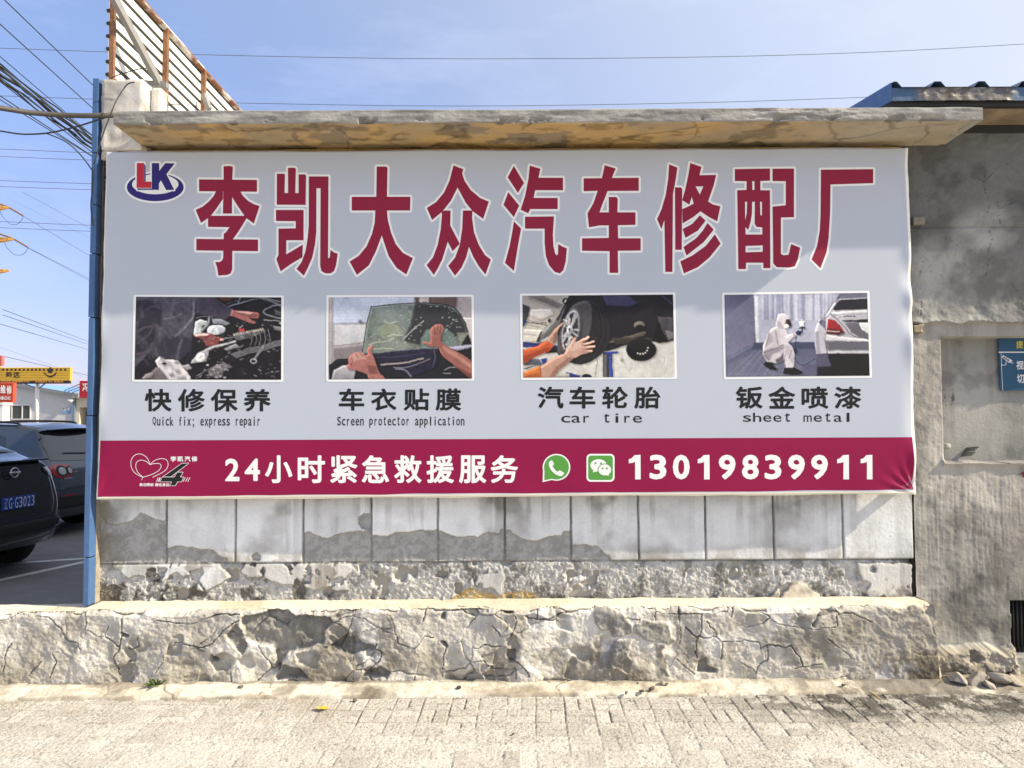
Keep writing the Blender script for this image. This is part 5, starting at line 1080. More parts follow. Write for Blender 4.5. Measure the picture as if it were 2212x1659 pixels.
G.p((34, 46, 88), [(1048, 490), (1080, 473), (1146, 490), (1100, 532), (1062, 524)], 0); G.p((226, 226, 232), [(1085, 362), (1130, 350), (1156, 370), (1150, 432), (1105, 432)], 0); G.l((60, 60, 72), [(1085, 366), (1142, 360)], 7); G.p((54, 54, 66), [(1078, 458), (1168, 456), (1160, 438), (1116, 434)], 0); G.l((60, 62, 78), [(1130, 455), (1128, 490)], 16)
G.grain(0.06, 14)
pr4 = G.done((1512.2, 621.1, .1953), quad_round((242, 57), (1875, 35), (1903, 1000), (263, 1016)))
for (o, f), l in zip((pr1, pr2, pr3, pr4), ('printed photo of a mechanic reaching into a dark engine bay', 'printed photo of two hands smoothing film on a car window', 'printed photo of hands lifting a wheel onto a raised car', 'printed photo of a crouching painter in white overalls behind a silver car')):
    o['label'] = l; o.parent = f; o.matrix_parent_inverse = Matrix.Identity(4)

# ================================================================== neighbouring building on the right
nb = empty('cement_building', (6, 6, 0), 0, 'rough grey cement building with a blue corrugated roof right of the banner', 'building')
X0 = XR + 0.012
nx, nz = 500, 660
gx = np.linspace(X0, 5.8, nx); gz = np.linspace(-0.03, 3.80, nz)
X, Z = np.meshgrid(gx, gz, indexing='ij'); U, V = uv_of(X, YW, Z)
C5, C6, C7 = (1659, 108, .3581), (1836.1, 648, .2605), (1659, 1026, .3813)
wu = (fbm(X, Z, 14, 4, 801) - 0.5) * 8; Uw, Vw = U + wu, V + (fbm(X, Z, 14, 4, 803) - 0.5) * 8
z700 = at(2090, 698, YW).z; jag = 0.05 * (fbm(X, X * 0, 9, 5, 805) - 0.5)
up = sstep(-0.004, 0.004, Z - z700 - jag)
H = 0.020 * (fbm(X, Z, 2.4, 5, 807) - 0.5) + 0.010 * (fbm(X, Z, 11, 4, 809) - 0.5) + up * (0.022 + 0.012 * (fbm(X, Z, 6, 5, 811) - 0.5)) + 0.03 * up * np.exp(-((Z - z700 - jag) / 0.03) ** 2) * fbm(X, Z, 12, 4, 812)
z490 = at(2090, 492, YW).z; H -= 0.010 * np.exp(-((Z - z490 + 0.01 * (fbm(X, X * 0, 4, 3, 5) - .5)) / 0.006) ** 2)
crk = [crop(p, *C5) for p in ([(1290, 690), (1300, 760), (1290, 820), (1305, 890)], [(1230, 780), (1300, 800), (1350, 745)], [(1430, 690), (1420, 760), (1450, 820), (1390, 880), (1380, 960), (1390, 1060)], [(1320, 900), (1310, 1060)], [(1380, 960), (1460, 930)],
       [(915, 1150), (920, 1250), (905, 1400), (915, 1600)], [(920, 1250), (990, 1310)], [(1075, 1090), (1050, 1160)], [(1090, 1120), (1100, 1160)], [(1130, 1150), (1120, 1240), (1135, 1320)], [(1320, 1080), (1330, 1140), (1320, 1200), (1300, 1400), (1320, 1480)], [(1260, 1200), (1320, 1250)], [(1450, 1400), (1500, 1480), (1530, 1600)],
       [(1030, 1350), (1050, 1410)], [(1130, 1460), (1135, 1520)], [(1000, 1490), (1050, 1540)], [(880, 1130), (960, 1200)], [(850, 860), (880, 910)], [(1010, 1560), (1060, 1600), (1100, 1640)], [(1180, 1310), (1260, 1330)])]
dc = np.full(X.shape, 99.0)
for p in crk: dc = np.minimum(dc, seg_dist(Uw, Vw, p))
wid = 0.15 + 0.8 * fbm(X, Z, 8, 3, 815)
ck = (1 - sstep(0.3 * wid, 1.2 * wid, dc)) * sstep(0.30, 0.55, fbm(X, Z, 12, 3, 816)); H -= 0.009 * ck; H += 0.007 * np.exp(-(dc / 7) ** 2) * (fbm(X, Z, 20, 3, 818) - 0.3)
H += up * (0.016 * (fbm(X, Z, 7, 5, 813, 0.62) - 0.5) + 0.006 * (fbm(X, Z, 40, 4, 814) - 0.5)) + (1 - up) * (0.0045 * (fbm(X * 75, Z * 3.5, 1.0, 4, 820) - 0.5) * sstep(0.3, 0.6, fbm(X, Z, 2.5, 4, 824)) + 0.006 * (fbm(X, Z, 30, 5, 822, 0.62) - 0.5))
# recess with the notice, and the vent hole near the ground
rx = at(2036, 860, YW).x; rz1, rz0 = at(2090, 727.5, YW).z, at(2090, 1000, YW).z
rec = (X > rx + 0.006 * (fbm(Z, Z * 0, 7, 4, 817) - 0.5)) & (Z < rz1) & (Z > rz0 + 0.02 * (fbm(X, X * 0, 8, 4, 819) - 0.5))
H = np.where(rec, -0.125 + 0.006 * (fbm(X, Z, 5, 4, 821) - 0.5), H)
sill = np.exp(-((Z - rz0) / 0.02) ** 2) * (X > rx - 0.02); H += np.where(rec, 0, sill * 0.025)
vx = at(2184, 1360, YW).x; vz0, vz1 = at(2200, 1418, YW).z, at(2200, 1298, YW).z
vent = (X > vx + 0.02 * (fbm(Z, Z * 0, 9, 4, 823) - 0.5)) & (X < vx + 0.5) & (Z > vz0) & (Z < vz1)
H = np.where(vent, -0.22, H)
zst = at(2100, 1394, YW).z
base = sstep(0.015, -0.015, Z - zst - 0.11 * (fbm(X, X * 0, 6, 5, 826, 0.6) - 0.5)) * sstep(vx + 0.04, vx - 0.02, X)
old_ = sstep(0.36, 0.05, Z + 0.10 * (fbm(X, X * 0, 4, 4, 825) - 0.5)) * sstep(vx + 0.10, vx - 0.15, X)
H += np.where(vent, 0, base * (0.115 + 0.12 * (fbm(X, Z, 6, 6, 827, 0.66) - 0.5) - 0.05 * (fbm(X, Z, 9, 4, 829) > 0.56)))
st = sstep(0.35, 0.7, fbm(X, Z, 2.2, 5, 831)); st2 = sstep(0.45, 0.7, fbm(X * 2.5, Z * 0.7, 3, 5, 833))
C = lerp3((0.47, 0.46, 0.43), (0.29, 0.283, 0.265), np.clip(0.7 * st + 0.3 * st2, 0, 1))
cu = lerp3((0.36, 0.365, 0.355), (0.215, 0.22, 0.215), sstep(0.35, 0.65, fbm(X, Z, 2.0, 5, 835)))
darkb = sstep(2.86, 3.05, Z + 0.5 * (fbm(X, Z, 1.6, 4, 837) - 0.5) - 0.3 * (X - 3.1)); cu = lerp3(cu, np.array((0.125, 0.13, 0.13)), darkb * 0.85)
C = lerp3(C, cu, up)
C = lerp3(C, C * 0.58, sstep(1.1, 0.25, Z) * st * 0.9); C = lerp3(C, C * 0.6, sstep(0.52, 0.68, fbm(X, Z, 5, 5, 838)) * 0.7); C = lerp3(C, lerp3((0.42, 0.38, 0.31), (0.20, 0.175, 0.14), sstep(0.4, 0.62, fbm(X, Z, 9, 5, 839))), base * 0.85); stk = sstep(0.5, 0.72, fbm(X * 14, Z * 0.9, 1.0, 4, 840)) * (1 - up); C = lerp3(C, C * 0.68, stk * 0.35)
C = lerp3(C, np.array((0.36, 0.34, 0.31)), sill * 0.6)
C = lerp3(C, np.array((0.09, 0.085, 0.08)), ck * 0.65)
red = sstep(0.60, 0.66, fbm(X, Z * 0.7, 16, 4, 841)) * inside(Uw, Vw, [(2180, 1030), (2230, 1010), (2240, 1100), (2185, 1095)])
C = lerp3(C, np.array((0.17, 0.03, 0.035)), red * 0.9)
wat = inside(Uw, Vw, crop([(865, 740), (950, 740), (960, 830), (925, 880), (885, 880)], *C6)) * sstep(0.45, 0.55, fbm(X, Z, 30, 4, 843)); C = lerp3(C, np.array((0.12, 0.10, 0.07)), wat * 0.8)
C = lerp3(C, C * np.array((0.78, 0.80, 0.82)), rec * 1.0)  # recess tone lowered to paint in the shade under the lintel
C[vent] = (0.015, 0.015, 0.015)
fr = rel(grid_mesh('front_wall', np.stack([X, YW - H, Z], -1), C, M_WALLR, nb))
fr['label'] = 'grey cement wall, crazed above and brushed tan below, with a shallow recess'
b = MB(); b.box(X0 + 0.01, 14, YW + 0.26, 14, -0.03, 3.72); b.box(5.79, 14, YW, YW + 0.27, -0.03, 3.78); rel(b.build('shell', M_BACK, nb))
M_IRON = mat('dark_iron', col=(0.035, 0.035, 0.035), rough=0.6, metal=0.3)
for k in range(7):
    b = MB(); x = vx + 0.03 + 0.028 * k; b.tube([(x, YW + 0.10, vz0 - 0.01), (x, YW + 0.10, vz1 + 0.01)], 0.008, 8); rel(b.build('vent_bar', M_IRON, nb, True))
# pipe stub and cut rebar on the wall
p = at(2057, 965, YW)
b = MB(); b.tube([(p.x, YW + 0.13, p.z), (p.x, YW + 0.05, p.z)], 0.023, 14); rel(b.build('pipe_stub', M_CONC, nb, True))
p = at(2105, 978, YW); b = MB()
for k in range(6): b.tube([(p.x - 0.012 + 0.008 * k, YW + 0.13, p.z - 0.03 + 0.011 * k), (p.x + 0.008 * k, YW + 0.03 - 0.01 * (k % 3), p.z + 0.012 * k - 0.02)], 0.0055, 6)
rel(b.build('cut_rebar', mat('grey_rebar', col=(0.22, 0.21, 0.20), rough=0.6, metal=0.5), nb, True))
rel(rough_box('mortar_lump', at(1962, 480, YW).x, at(1988, 480, YW).x, YW - 0.06, YW + 0.01, at(1970, 490, YW).z, at(1970, 472, YW).z, (0.42, 0.39, 0.32), nb, 841, 0.02, M_WALLR, 0.012))
rel(rough_box('mortar_lump', at(1964, 718, YW).x, at(1987, 718, YW).x, YW - 0.05, YW + 0.01, at(1970, 722, YW).z, at(1970, 702, YW).z, (0.34, 0.29, 0.21), nb, 843, 0.03, M_WALLR, 0.012))
# roof
XRF, YE, SL = 2.522, -0.25, 0.145
M_ROOF = mat('blue_roof_sheet', attr='Col', rough=0.45, spec=0.4, noise=((14, 0.18),), bumps=((25, 0.003),))
pitch_ = 0.286; rib = [(0.0, 0.036), (0.02, 0.036), (0.05, 0.0), (0.236, 0.0), (0.266, 0.036)]
xs, hs_ = [], []
for k in range(34):
    for dx, dh in rib: xs.append(XRF + 0.005 + k * pitch_ + dx); hs_.append(dh)
xs, hs_ = np.array(xs), np.array(hs_); ys = np.linspace(YE - 0.02, 10, 60)
Xr, Yr = np.meshgrid(xs, ys, indexing='ij'); Zr = 3.875 + SL * (Yr - YE) + hs_[:, None]
n_ = sstep(0.5, 0.7, fbm(Xr, Yr, 3, 4, 851)); Cr = lerp3((0.045, 0.09, 0.17), (0.08, 0.065, 0.05), n_ * 0.7)
rel(grid_mesh('corrugated_roof', np.stack([Xr, Yr, Zr], -1), Cr, M_ROOF, nb, smooth=False))
gx = np.linspace(XRF, 12, 900); gz = np.linspace(3.787, 3.873, 16); Xf, Zf = np.meshgrid(gx, gz, indexing='ij')
ru = sstep(2.62, 2.72, Xf + 0.12 * (fbm(Xf, Zf, 6, 4, 853) - 0.5)) * (1 - sstep(3.24, 3.36, Xf + 0.1 * (fbm(Xf, Zf, 9, 4, 854) - .5)) * (1 - sstep(3.9, 4.1, Xf))); ru = np.clip(ru * (0.6 + 0.5 * fbm(Xf, Zf, 18, 3, 857)), 0, 1)
Cf = lerp3((0.05, 0.11, 0.22), (0.11, 0.095, 0.08), ru); Cf = lerp3(Cf, np.array((0.26, 0.245, 0.22)), ru * sstep(0.6, 0.7, fbm(Xf, Zf * 2, 20, 4, 859)))
rel(grid_mesh('eave_fascia', np.stack([Xf, YE - 0.004 - 0.012 * ru * fbm(Xf, Zf, 22, 4, 861), Zf], -1), Cf, M_ROOF, nb))
b = MB(); b.add([(XRF, YE - 0.001, 3.789), (XRF, 6, 3.789 + SL * 6.2), (XRF, 6, 3.913 + SL * 6.25), (XRF, YE - 0.001, 3.912)], [(0, 1, 2, 3)]); rel(b.build('verge_flashing', M_BLUE, nb))
b = MB(); b.box(XRF + 0.01, 12, YE + 0.02, YE + 0.06, 3.76, 3.793); rel(b.build('eave_rail', M_IRON, nb))
M_WOOD = mat('stained_soffit_board', col=(0.26, 0.20, 0.14), rough=0.85, noise=((5, 0.4), (30, 0.2)))
b = MB(); b.add([(XR - 0.05, YE + 0.06, 3.80), (12, YE + 0.06, 3.80), (12, YW + 0.03, 3.755), (XR - 0.05, YW + 0.03, 3.755)], [(0, 3, 2, 1)]); rel(b.build('soffit_board', M_WOOD, nb))
b = MB(); b.box(XR, 12, YW - 0.03, YW + 0.01, 3.705, 3.76); rel(b.build('wall_plate', M_IRON, nb))

# blue notice in the recess
yb = YW + 0.10
D3 = (2106.2, 702.1, .09764)
nt = empty('notice_board', (at(2180, 800, yb).x, yb, at(2180, 844, yb).z), 0, 'dark blue video surveillance notice with white camera drawing in the wall recess', 'notice')
M_NB = mat('notice_blue', col=(0.018, 0.075, 0.15), rough=0.5, spec=0.3, noise=((5, 0.08),))
M_NW = mat('notice_white', col=(0.62, 0.64, 0.68), rough=0.5); M_NY = mat('notice_yellow', col=(0.50, 0.46, 0.06), rough=0.5); M_NK = mat('notice_black', col=(0.03, 0.03, 0.03), rough=0.5)
pl0, pb0 = at(2157, 726, yb), at(2161, 844, yb)
b = MB(); b.prism([(pl0.x, pl0.z + 0.012), (pl0.x + 0.62, pl0.z + 0.012), (pl0.x + 0.62, pb0.z), (pb0.x, pb0.z)], yb, yb + 0.006); rel(b.build('board', M_NB, nt))
def flat_at(name, polys, y, m, parent, holes=(), grow=0.0):
    w = lambda p: [(q.x, q.z) for q in (at(a, c, y) for a, c in p)]
    V2, F2 = union([w(p) for p in polys], [w(p) for p in holes], grow)
    me = bpy.data.meshes.new(name); me.from_pydata([(p[0], y, p[1]) for p in V2], [], F2); return rel(link(name, me, m, parent))
def letter_at(name, items, y, m, parent, warp=None):
    def tw(u, v):
        if warp: u, v = warp(u, v)
        q = at(u, v, y); return (q.x, y, q.z)
    vs, fs = type_mesh(items, tw); me = bpy.data.meshes.new(name); me.from_pydata(vs, [], fs); return rel(link(name, me, m, parent))
c3 = lambda p: crop(p, *D3)
flat_at('camera_drawing', [c3([(520, 590), (2600, 585), (2600, 612), (520, 614)]), c3([(574, 612), (584, 612), (590, 880), (618, 1448), (606, 1448), (580, 880)]), c3([(620, 665), (830, 785), (770, 838), (742, 830), (588, 722)]), c3([(676, 812), (692, 818), (690, 890), (596, 892), (596, 880), (676, 878)]), c3([(790, 838), (820, 806), (815, 848)]), c3([(828, 845), (840, 812), (846, 822), (834, 858)]), c3([(580, 860), (600, 868), (600, 905), (580, 910)])], yb - 0.002, M_NW, nt)
letter_at('notice_heading', [('提', 2106.2 + .09764 * 988, 702.1 + .09764 * 352, 702.1 + .09764 * 518, 15.4, .022)], yb - 0.002, M_NY, nt)
for c__ in ([('视', 2106.2 + .09764 * 996, 702.1 + .09764 * 790, 702.1 + .09764 * 986, 16, .022), ('切', 2106.2 + .09764 * 1008, 702.1 + .09764 * 1090, 702.1 + .09764 * 1286, 16, .022)]): letter_at('notice_text', [c__], yb - 0.002, M_NW, nt)
ca, sa = math.cos(R(30)), math.sin(R(30)); cu0, cv0 = 2106.2 + .09764 * 688, 702.1 + .09764 * 748
letter_at('camera_name', [(c, cu0 + (i - 2) * 3.25, cv0 - 2.4, cv0 + 2.4, 2.8, .03) for i, c in enumerate('JODAN')], yb - 0.004, M_NK, nt, lambda u, v: (cu0 + (u - cu0) * ca - (v - cv0) * sa, cv0 + (u - cu0) * sa + (v - cv0) * ca))

# ================================================================== corrugated fence on the left
M_SHEET = mat('white_corrugated_sheet', col=(0.80, 0.80, 0.77), rough=0.5, spec=0.3, noise=((5, 0.06),))
M_SHEETD = mat('painted_groove_shade', col=(0.10, 0.105, 0.10), rough=0.7, noise=((6, 0.3),))  # dark tone stands in for shade on rib undersides and in grooves
M_RUST = mat('rusty_angle_iron', col=(0.22, 0.115, 0.07), rough=0.75, spec=0.2, noise=((9, 0.45), (40, 0.25)), bumps=((60, 0.002),))
M_RAIL = mat('half_rusted_rail', attr='Col', rough=0.7, spec=0.2, noise=((30, 0.2),))
M_GREYI = mat('grey_painted_iron', col=(0.24, 0.24, 0.24), rough=0.6, noise=((12, 0.15),))
fe = empty('sheet_fence', (-2.78, 1.5, 3.6), 0, 'white corrugated metal screen in a rusty frame standing on the canopy roof', 'fence')
XF, Y0F, Y1F, Z0F, Z1F = -2.772, 0.03, 9.5, 3.62, 4.86  # far end run on out of view to keep the parked cars shaded
pz = 0.0905; prof = []
z = Z0F - 0.3
while z < Z1F:
    prof += [(XF, z), (XF + 0.020, z + 0.005), (XF + 0.020, z + 0.064), (XF, z + 0.071)]; z += pz
vs, fs = [], []
for y in (Y0F, Y1F): vs += [(x, y, zz) for x, zz in prof]
n = len(prof); b = MB(); b.add(vs, [(i, i + 1, i + 1 + n, i + n) for i in range(n - 1)])
o = rel(b.build('corrugated_sheet', M_SHEET, fe))
o.data.materials.append(M_SHEETD)
for pgn in o.data.polygons:
    if pgn.index % 4 in (0, 3): pgn.material_index = 1
for y, w in ((0.045, 0.028), (0.80, 0.035), (1.50, 0.035), (2.3, 0.035), (3.1, 0.035), (3.9, 0.035), (4.7, 0.035), (5.5, 0.035), (6.3, 0.035), (7.1, 0.035), (7.9, 0.035), (8.7, 0.035)):
    b = MB(); b.bar((XF + 0.04, y, Z0F + 0.0), (XF + 0.04, y, Z1F + 0.02), w, w); rel(b.build('rusty_post', M_RUST, fe))
gy = np.linspace(Y0F, Y1F, 400); ga = np.linspace(0, 2 * np.pi, 9); Yg, Ag = np.meshgrid(gy, ga, indexing='ij')
rs_ = sstep(0.44, 0.56, fbm(Yg * 1.0, Ag * 0.05, 5, 5, 871)); Cg = lerp3((0.62, 0.60, 0.56), (0.22, 0.105, 0.06), rs_)
rel(grid_mesh('top_rail', np.stack([XF + 0.03 + 0.026 * np.cos(Ag), Yg, Z1F + 0.02 + 0.026 * np.sin(Ag)], -1), Cg, M_RAIL, fe))
def on_x(u, v, x):
    d = FWD + RT * ((u - 1106) / FPX) + UP * ((829.5 - v) / FPX); return CAM + d * ((x - CAM.x) / d.x)
a_, c_ = on_x(248, 0, -2.66), on_x(345, 182, -2.56)
b = MB(); b.bar(a_ + (a_ - c_) * 0.35, c_, 0.04, 0.05); b.bar(c_ + Vector((-0.10, 0, 0.0)), c_ + Vector((0.06, 0, -0.01)), 0.04, 0.05, (0, 1, 0)); rel(b.build('brace', M_GREYI, fe))
a_ = on_x(452, 236, -2.62); b = MB(); b.bar(on_x(441, 205, -2.68), a_, 0.035, 0.04); rel(b.build('brace', M_GREYI, fe))

# ================================================================== cables
M_CABLE = mat('black_cable', col=(0.030, 0.032, 0.030), rough=0.5)
M_CABLEG = mat('weathered_grey_cable', col=(0.075, 0.07, 0.062), rough=0.6, noise=((20, 0.2),))
M_WIRE = mat('power_line', col=(0.09, 0.11, 0.15), rough=0.5)
M_FIB = mat('green_black_cable', col=(0.03, 0.045, 0.035), rough=0.5)
def wire_thing(name, pts, r, m, label, group=None, n=6):
    o = MB().tube(pts, r, n).build(name, m, None, True); return tag(o, label, 'cable', group)
def street(p0, p1, h, ext0=1.6, ext1=3.0, sag=0.0):
    """an overhead wire at height h that passes the two measured points"""
    a, c = atz(*p0, h), atz(*p1, h); d = c - a; A, B = a - d * ext0, c + d * ext1
    return [A + (B - A) * (i / 24) + Vector((0, 0, -sag * 4 * (i / 24) * (1 - i / 24))) for i in range(25)]
# thick service cable into the canopy and the thinner one under it
wire_thing('service_cable', [at(*p, y) for p, y in (((-160, 205), -0.9), ((-60, 220), -0.6), ((0, 233), -0.42), ((62, 243), -0.3), ((125, 248.5), -0.22), ((180, 250), -0.2), ((252, 249), -0.2))], 0.0165, M_CABLEG, 'thick grey service cable entering the left end of the concrete canopy', n=10)
pp = smooth([(-60, 276), (0, 283), (35, 288.5), (62, 290), (105, 287), (160, 275), (225, 255), (246, 250)], 5)
wire_thing('drop_cable', [at(*p, -0.18) for p in pp], 0.0052, M_CABLE, 'thin sagging cable hooked to the canopy end below the thick cable')
pp = smooth([(100, 288), (140, 305), (170, 330), (195, 362), (200, 375), (199, 414), (196.5, 440), (198, 465), (201, 488)], 6)
wire_thing('drop_cable', [at(*p, -0.06) for p in pp], 0.0045, M_FIB, 'green black cable bending down beside the blue corner strip')
pp = smooth([(290, 177.5), (277, 181), (265, 195), (250, 220), (243.7, 235), (235, 257), (220, 297), (203, 355)], 6)
wire_thing('drop_cable', [at(*p, -0.36) if p[1] > 232 else at(*p, -0.36 + 0.3 * min(1, (232 - p[1]) / 40)) for p in pp], 0.0040, M_CABLE, 'black cable looping over the white pillar block and down past the canopy')
pp = smooth([(240, 170), (250, 164), (275, 156), (300, 149), (318, 147)], 4)
wire_thing('tie_wire', [at(*p, -0.05) for p in pp], 0.0035, M_CABLE, 'thin wire tied to the grey brace above the pillar block')
pp = smooth([(352, 235), (362, 228), (380, 225), (395, 228), (402, 236)], 4)
wire_thing('tie_wire', [at(*p, 0.2) for p in pp], 0.003, M_CABLE, 'thin wire loop lying on the canopy top in front of the fence')
# telephone cables along the side street
bund = MB()
def bpts(off, seed):
    A, B = atz(0, 150, 6.2), atz(205, 297, 6.2); d = B - A; r_ = random.Random(seed)
    return [A + d * (-1.2 + 5.2 * i / 30) + Vector((off[0] + r_.uniform(-.03, .03), 0, off[1] + r_.uniform(-.03, .03) - 0.25 * 4 * (i / 30) * (1 - i / 30) + 0.12)) for i in range(31)]
for k, (ox, oz) in enumerate(((0, 0), (0.06, 0.05), (-0.05, 0.08), (0.03, -0.08), (-0.08, -0.04), (0.1, -0.02), (0.0, 0.12))): bund.tube(bpts((ox, oz), k), 0.011 if k else 0.02, 6)
tag(bund.build('cable_bundle', M_CABLE, None, True), 'tangled bundle of telephone cables running away beside the blue corner strip', 'cable')
coil = [at(145 + 12 * math.cos(a), 262 + 8 * math.sin(a) + 0.6 * a, 6.0) for a in [i * 0.35 for i in range(40)]]
for (p0, p1, h, r, m, l) in (((10, 0), (205, 188), 7.0, 0.0075, M_FIB, 'topmost dark wire slanting down to the top of the blue strip'), ((0, 52), (205, 238), 6.8, 0.0075, M_FIB, 'dark wire slanting down to the blue strip at pillar block height'), ((0, 122), (205, 297), 6.6, 0.006, M_CABLE, 'thin wire just above the tangled cable bundle'),
                             ((0, 167), (205, 325), 6.0, 0.006, M_FIB, 'thin green black wire directly below the tangled cable bundle'), ((0, 176), (204, 333), 5.9, 0.007, M_FIB, 'green black wire, second below the tangled cable bundle'), ((0, 207), (204, 340), 5.8, 0.007, M_FIB, 'lowest but one slanting wire crossing behind the thick service cable'), ((0, 215), (204, 341), 5.7, 0.006, M_CABLE, 'lowest slanting wire crossing behind the thick service cable')):
    wire_thing('overhead_wire', street(p0, p1, h), r, m, l, 'street wires left of the shop')
# distant power lines
def far(pts, y, r, label, group, n=8):
    wire_thing('power_line', [at(*p, y) for p in smooth(pts, n)], r, M_WIRE, label, group)
far([(-900, 66), (0, 104), (600, 122), (1106, 127), (1700, 119), (2212, 95), (3000, 40)], 46, 0.020, 'upper of the two long power lines across the sky above the canopy', 'power lines across the sky')
far([(-900, 170), (0, 207), (500, 222), (1000, 229), (1500, 222), (1870, 210), (2212, 196), (3000, 150)], 46, 0.020, 'lower of the two long power lines, just above the canopy', 'power lines across the sky')
for v0, v1, w in ((322, 330, 'upper line of the pair level with the top of the banner'), (338, 346, 'lower line of the pair level with the top of the banner'), (390, 397, 'upper line of the pair level with the round logo'), (403, 410, 'lower line of the pair level with the round logo'), (478.6, 486.8, 'upper line of the pair between the two upper pylon arms'), (491.8, 499.8, 'lower line of the pair between the two upper pylon arms')):
    far([(-500, v0 - 19), (0, v0), (204, v1), (700, v1 + 14)], 70, 0.028, w, 'level power lines left of the blue strip')
def slant(p0, p1, y0, y1, r, label):
    A, B = at(*p0, y0), at(*p1, y1); wire_thing('power_line', [A + (B - A) * t for t in (0, .5, 1, 2.2)], r, M_WIRE, label, 'slanting power lines left of the blue strip')
slant((49, 415), (201, 497), 55, 75, 0.018, 'slanting line above the top pylon arm'); slant((15, 427), (200, 517), 80, 110, 0.014, 'faint slanting line touching the top pylon arm')
slant((51, 467), (201, 557), 60, 82, 0.026, 'slanting line from the insulator of the top pylon arm'); slant((61, 535), (200, 606), 60, 82, 0.026, 'upper slanting line from the insulator of the second pylon arm'); slant((61, 536), (200, 610), 60, 82, 0.022, 'lower slanting line from the insulator of the second pylon arm')
slant((6, 668.5), (197, 740), 34, 60, 0.020, 'upper of three slanting lines above the yellow billboard'); slant((6, 680), (197, 746), 34, 60, 0.020, 'middle of three slanting lines above the yellow billboard'); slant((-20, 694), (197, 757), 34, 60, 0.020, 'lowest of three slanting lines above the yellow billboard')
slant((0, 768), (195, 812), 60, 90, 0.032, 'dark line passing behind the yellow billboard'); slant((0, 750), (150, 803), 80, 110, 0.016, 'faint line close above the yellow billboard')

# ================================================================== pylon: mostly outside the frame, its arm tips show
M_OCHRE = mat('ochre_lattice_steel', col=(0.52, 0.30, 0.085), rough=0.6, spec=0.3, noise=((3, 0.15),))
M_INS = mat('brown_insulator', col=(0.20, 0.12, 0.08), rough=0.35)
YPY = 60.0
pc = at(-72, 520, YPY); py_ = empty('power_pylon', (pc.x, YPY, 0), 0, 'ochre lattice pylon whose arm tips reach in at the left edge', 'pylon')
b = MB(); n = 14; H0 = 27.0
for sx in (-1, 1):
    for sy_ in (-1, 1): b.bar((pc.x + sx * 2.4, YPY + sy_ * 2.4, -0.03), (pc.x + sx * 0.45, YPY + sy_ * 0.45, H0), 0.16, 0.16)
for i in range(n):
    z0, z1 = H0 * i / n, H0 * (i + 1) / n; w0, w1 = 2.4 + (0.45 - 2.4) * i / n, 2.4 + (0.45 - 2.4) * (i + 1) / n
    for s_ in (-1, 1):
        b.bar((pc.x - w0, YPY + s_ * w0, z0), (pc.x + w1, YPY + s_ * w1, z1), 0.09, 0.09); b.bar((pc.x + w0, YPY + s_ * w0, z0), (pc.x - w1, YPY + s_ * w1, z1), 0.09, 0.09)
        b.bar((pc.x + s_ * w0, YPY - w0, z0), (pc.x + s_ * w1, YPY + w1, z1), 0.09, 0.09)
rel(b.build('tower', M_OCHRE, py_))
for (tu, tv), tip_, drop in (((20, 448.5), (50, 466), 18), ((31, 517), (60, 534), 16), ((20, 585), None, 0)):
    t_ = at(tu, tv, YPY); b = MB()
    for s_ in (-1, 1):
        b.bar((pc.x, YPY + s_ * 0.7, t_.z - 0.55), (t_.x, YPY, t_.z), 0.13, 0.13); b.bar((pc.x, YPY + s_ * 0.7, t_.z + 0.35), (t_.x, YPY, t_.z + 0.03), 0.12, 0.12)
        for f in (0.3, 0.55, 0.78): b.bar((pc.x + (t_.x - pc.x) * f, YPY + s_ * 0.7 * (1 - f), t_.z - 0.55 * (1 - f)), (pc.x + (t_.x - pc.x) * (f + 0.12), YPY - s_ * 0.7 * (1 - f), t_.z + 0.35 * (1 - f - 0.12)), 0.07, 0.07)
    b.bar((2 * pc.x - t_.x, YPY, t_.z), (pc.x, YPY, t_.z - 0.3), 0.2, 0.3)
    rel(b.build('crossarm', M_OCHRE, py_))
    if tip_ is None: continue
    iu, iv = tip_
    e = at(iu, iv, YPY)
    for q0, q1 in ((t_, e), (t_ + Vector((-0.2, 0, 0.1)), at(tu - 32, tv - 12, YPY))):
        b = MB(); k = 14
        for i in range(k):
            p = q0 + (q1 - q0) * ((i + 0.5) / k); dd = (q1 - q0).normalized() * 0.03
            b.tube([p - dd, p + dd], 0.085, 8)
        b.tube([q0, q1], 0.03, 6); rel(b.build('insulator_string', M_INS, py_, True))
    jp = smooth([(iu, iv), (iu - 2, iv + 7), (iu - 12, iv + drop), (iu - 28, iv + drop), (iu - 44, iv + 2), (iu - 50, iv - 10)], 5)
    rel(MB().tube([at(*p, YPY) for p in jp], 0.025, 6).build('jumper_wire', M_WIRE, py_, True))

# ================================================================== shops across the car park
YB = 45.0
M_WHITEW = mat('pale_panel_wall', col=(0.62, 0.64, 0.66), rough=0.7, noise=((0.6, 0.06), (3, 0.05)))
M_CREAM = mat('cream_wall', col=(0.72, 0.66, 0.54), rough=0.8, noise=((0.8, 0.08),)); M_FRAME = mat('white_window_frame', col=(0.70, 0.70, 0.70), rough=0.5)
M_GLASS = mat('dark_window_glass', col=(0.06, 0.075, 0.085), rough=0.08, spec=0.6); M_GREYT = mat('grey_roof_trim', col=(0.22, 0.25, 0.28), rough=0.6); M_STBLUE = mat('pale_blue_roof', col=(0.20, 0.38, 0.70), rough=0.45)
g0 = (0, 766.9, .0912)
q = lambda x, y: (g0[0] + g0[2] * x, g0[1] + g0[2] * y)
wh = empty('panel_house', (at(80, 880, YB).x, YB + 4, 0), 0, 'pale single storey panel house with a low gable behind the parked cars', 'building')
ap, rt, lf = at(*q(390, 712), YB), at(*q(1750, 962), YB), at(-14, 846, YB)
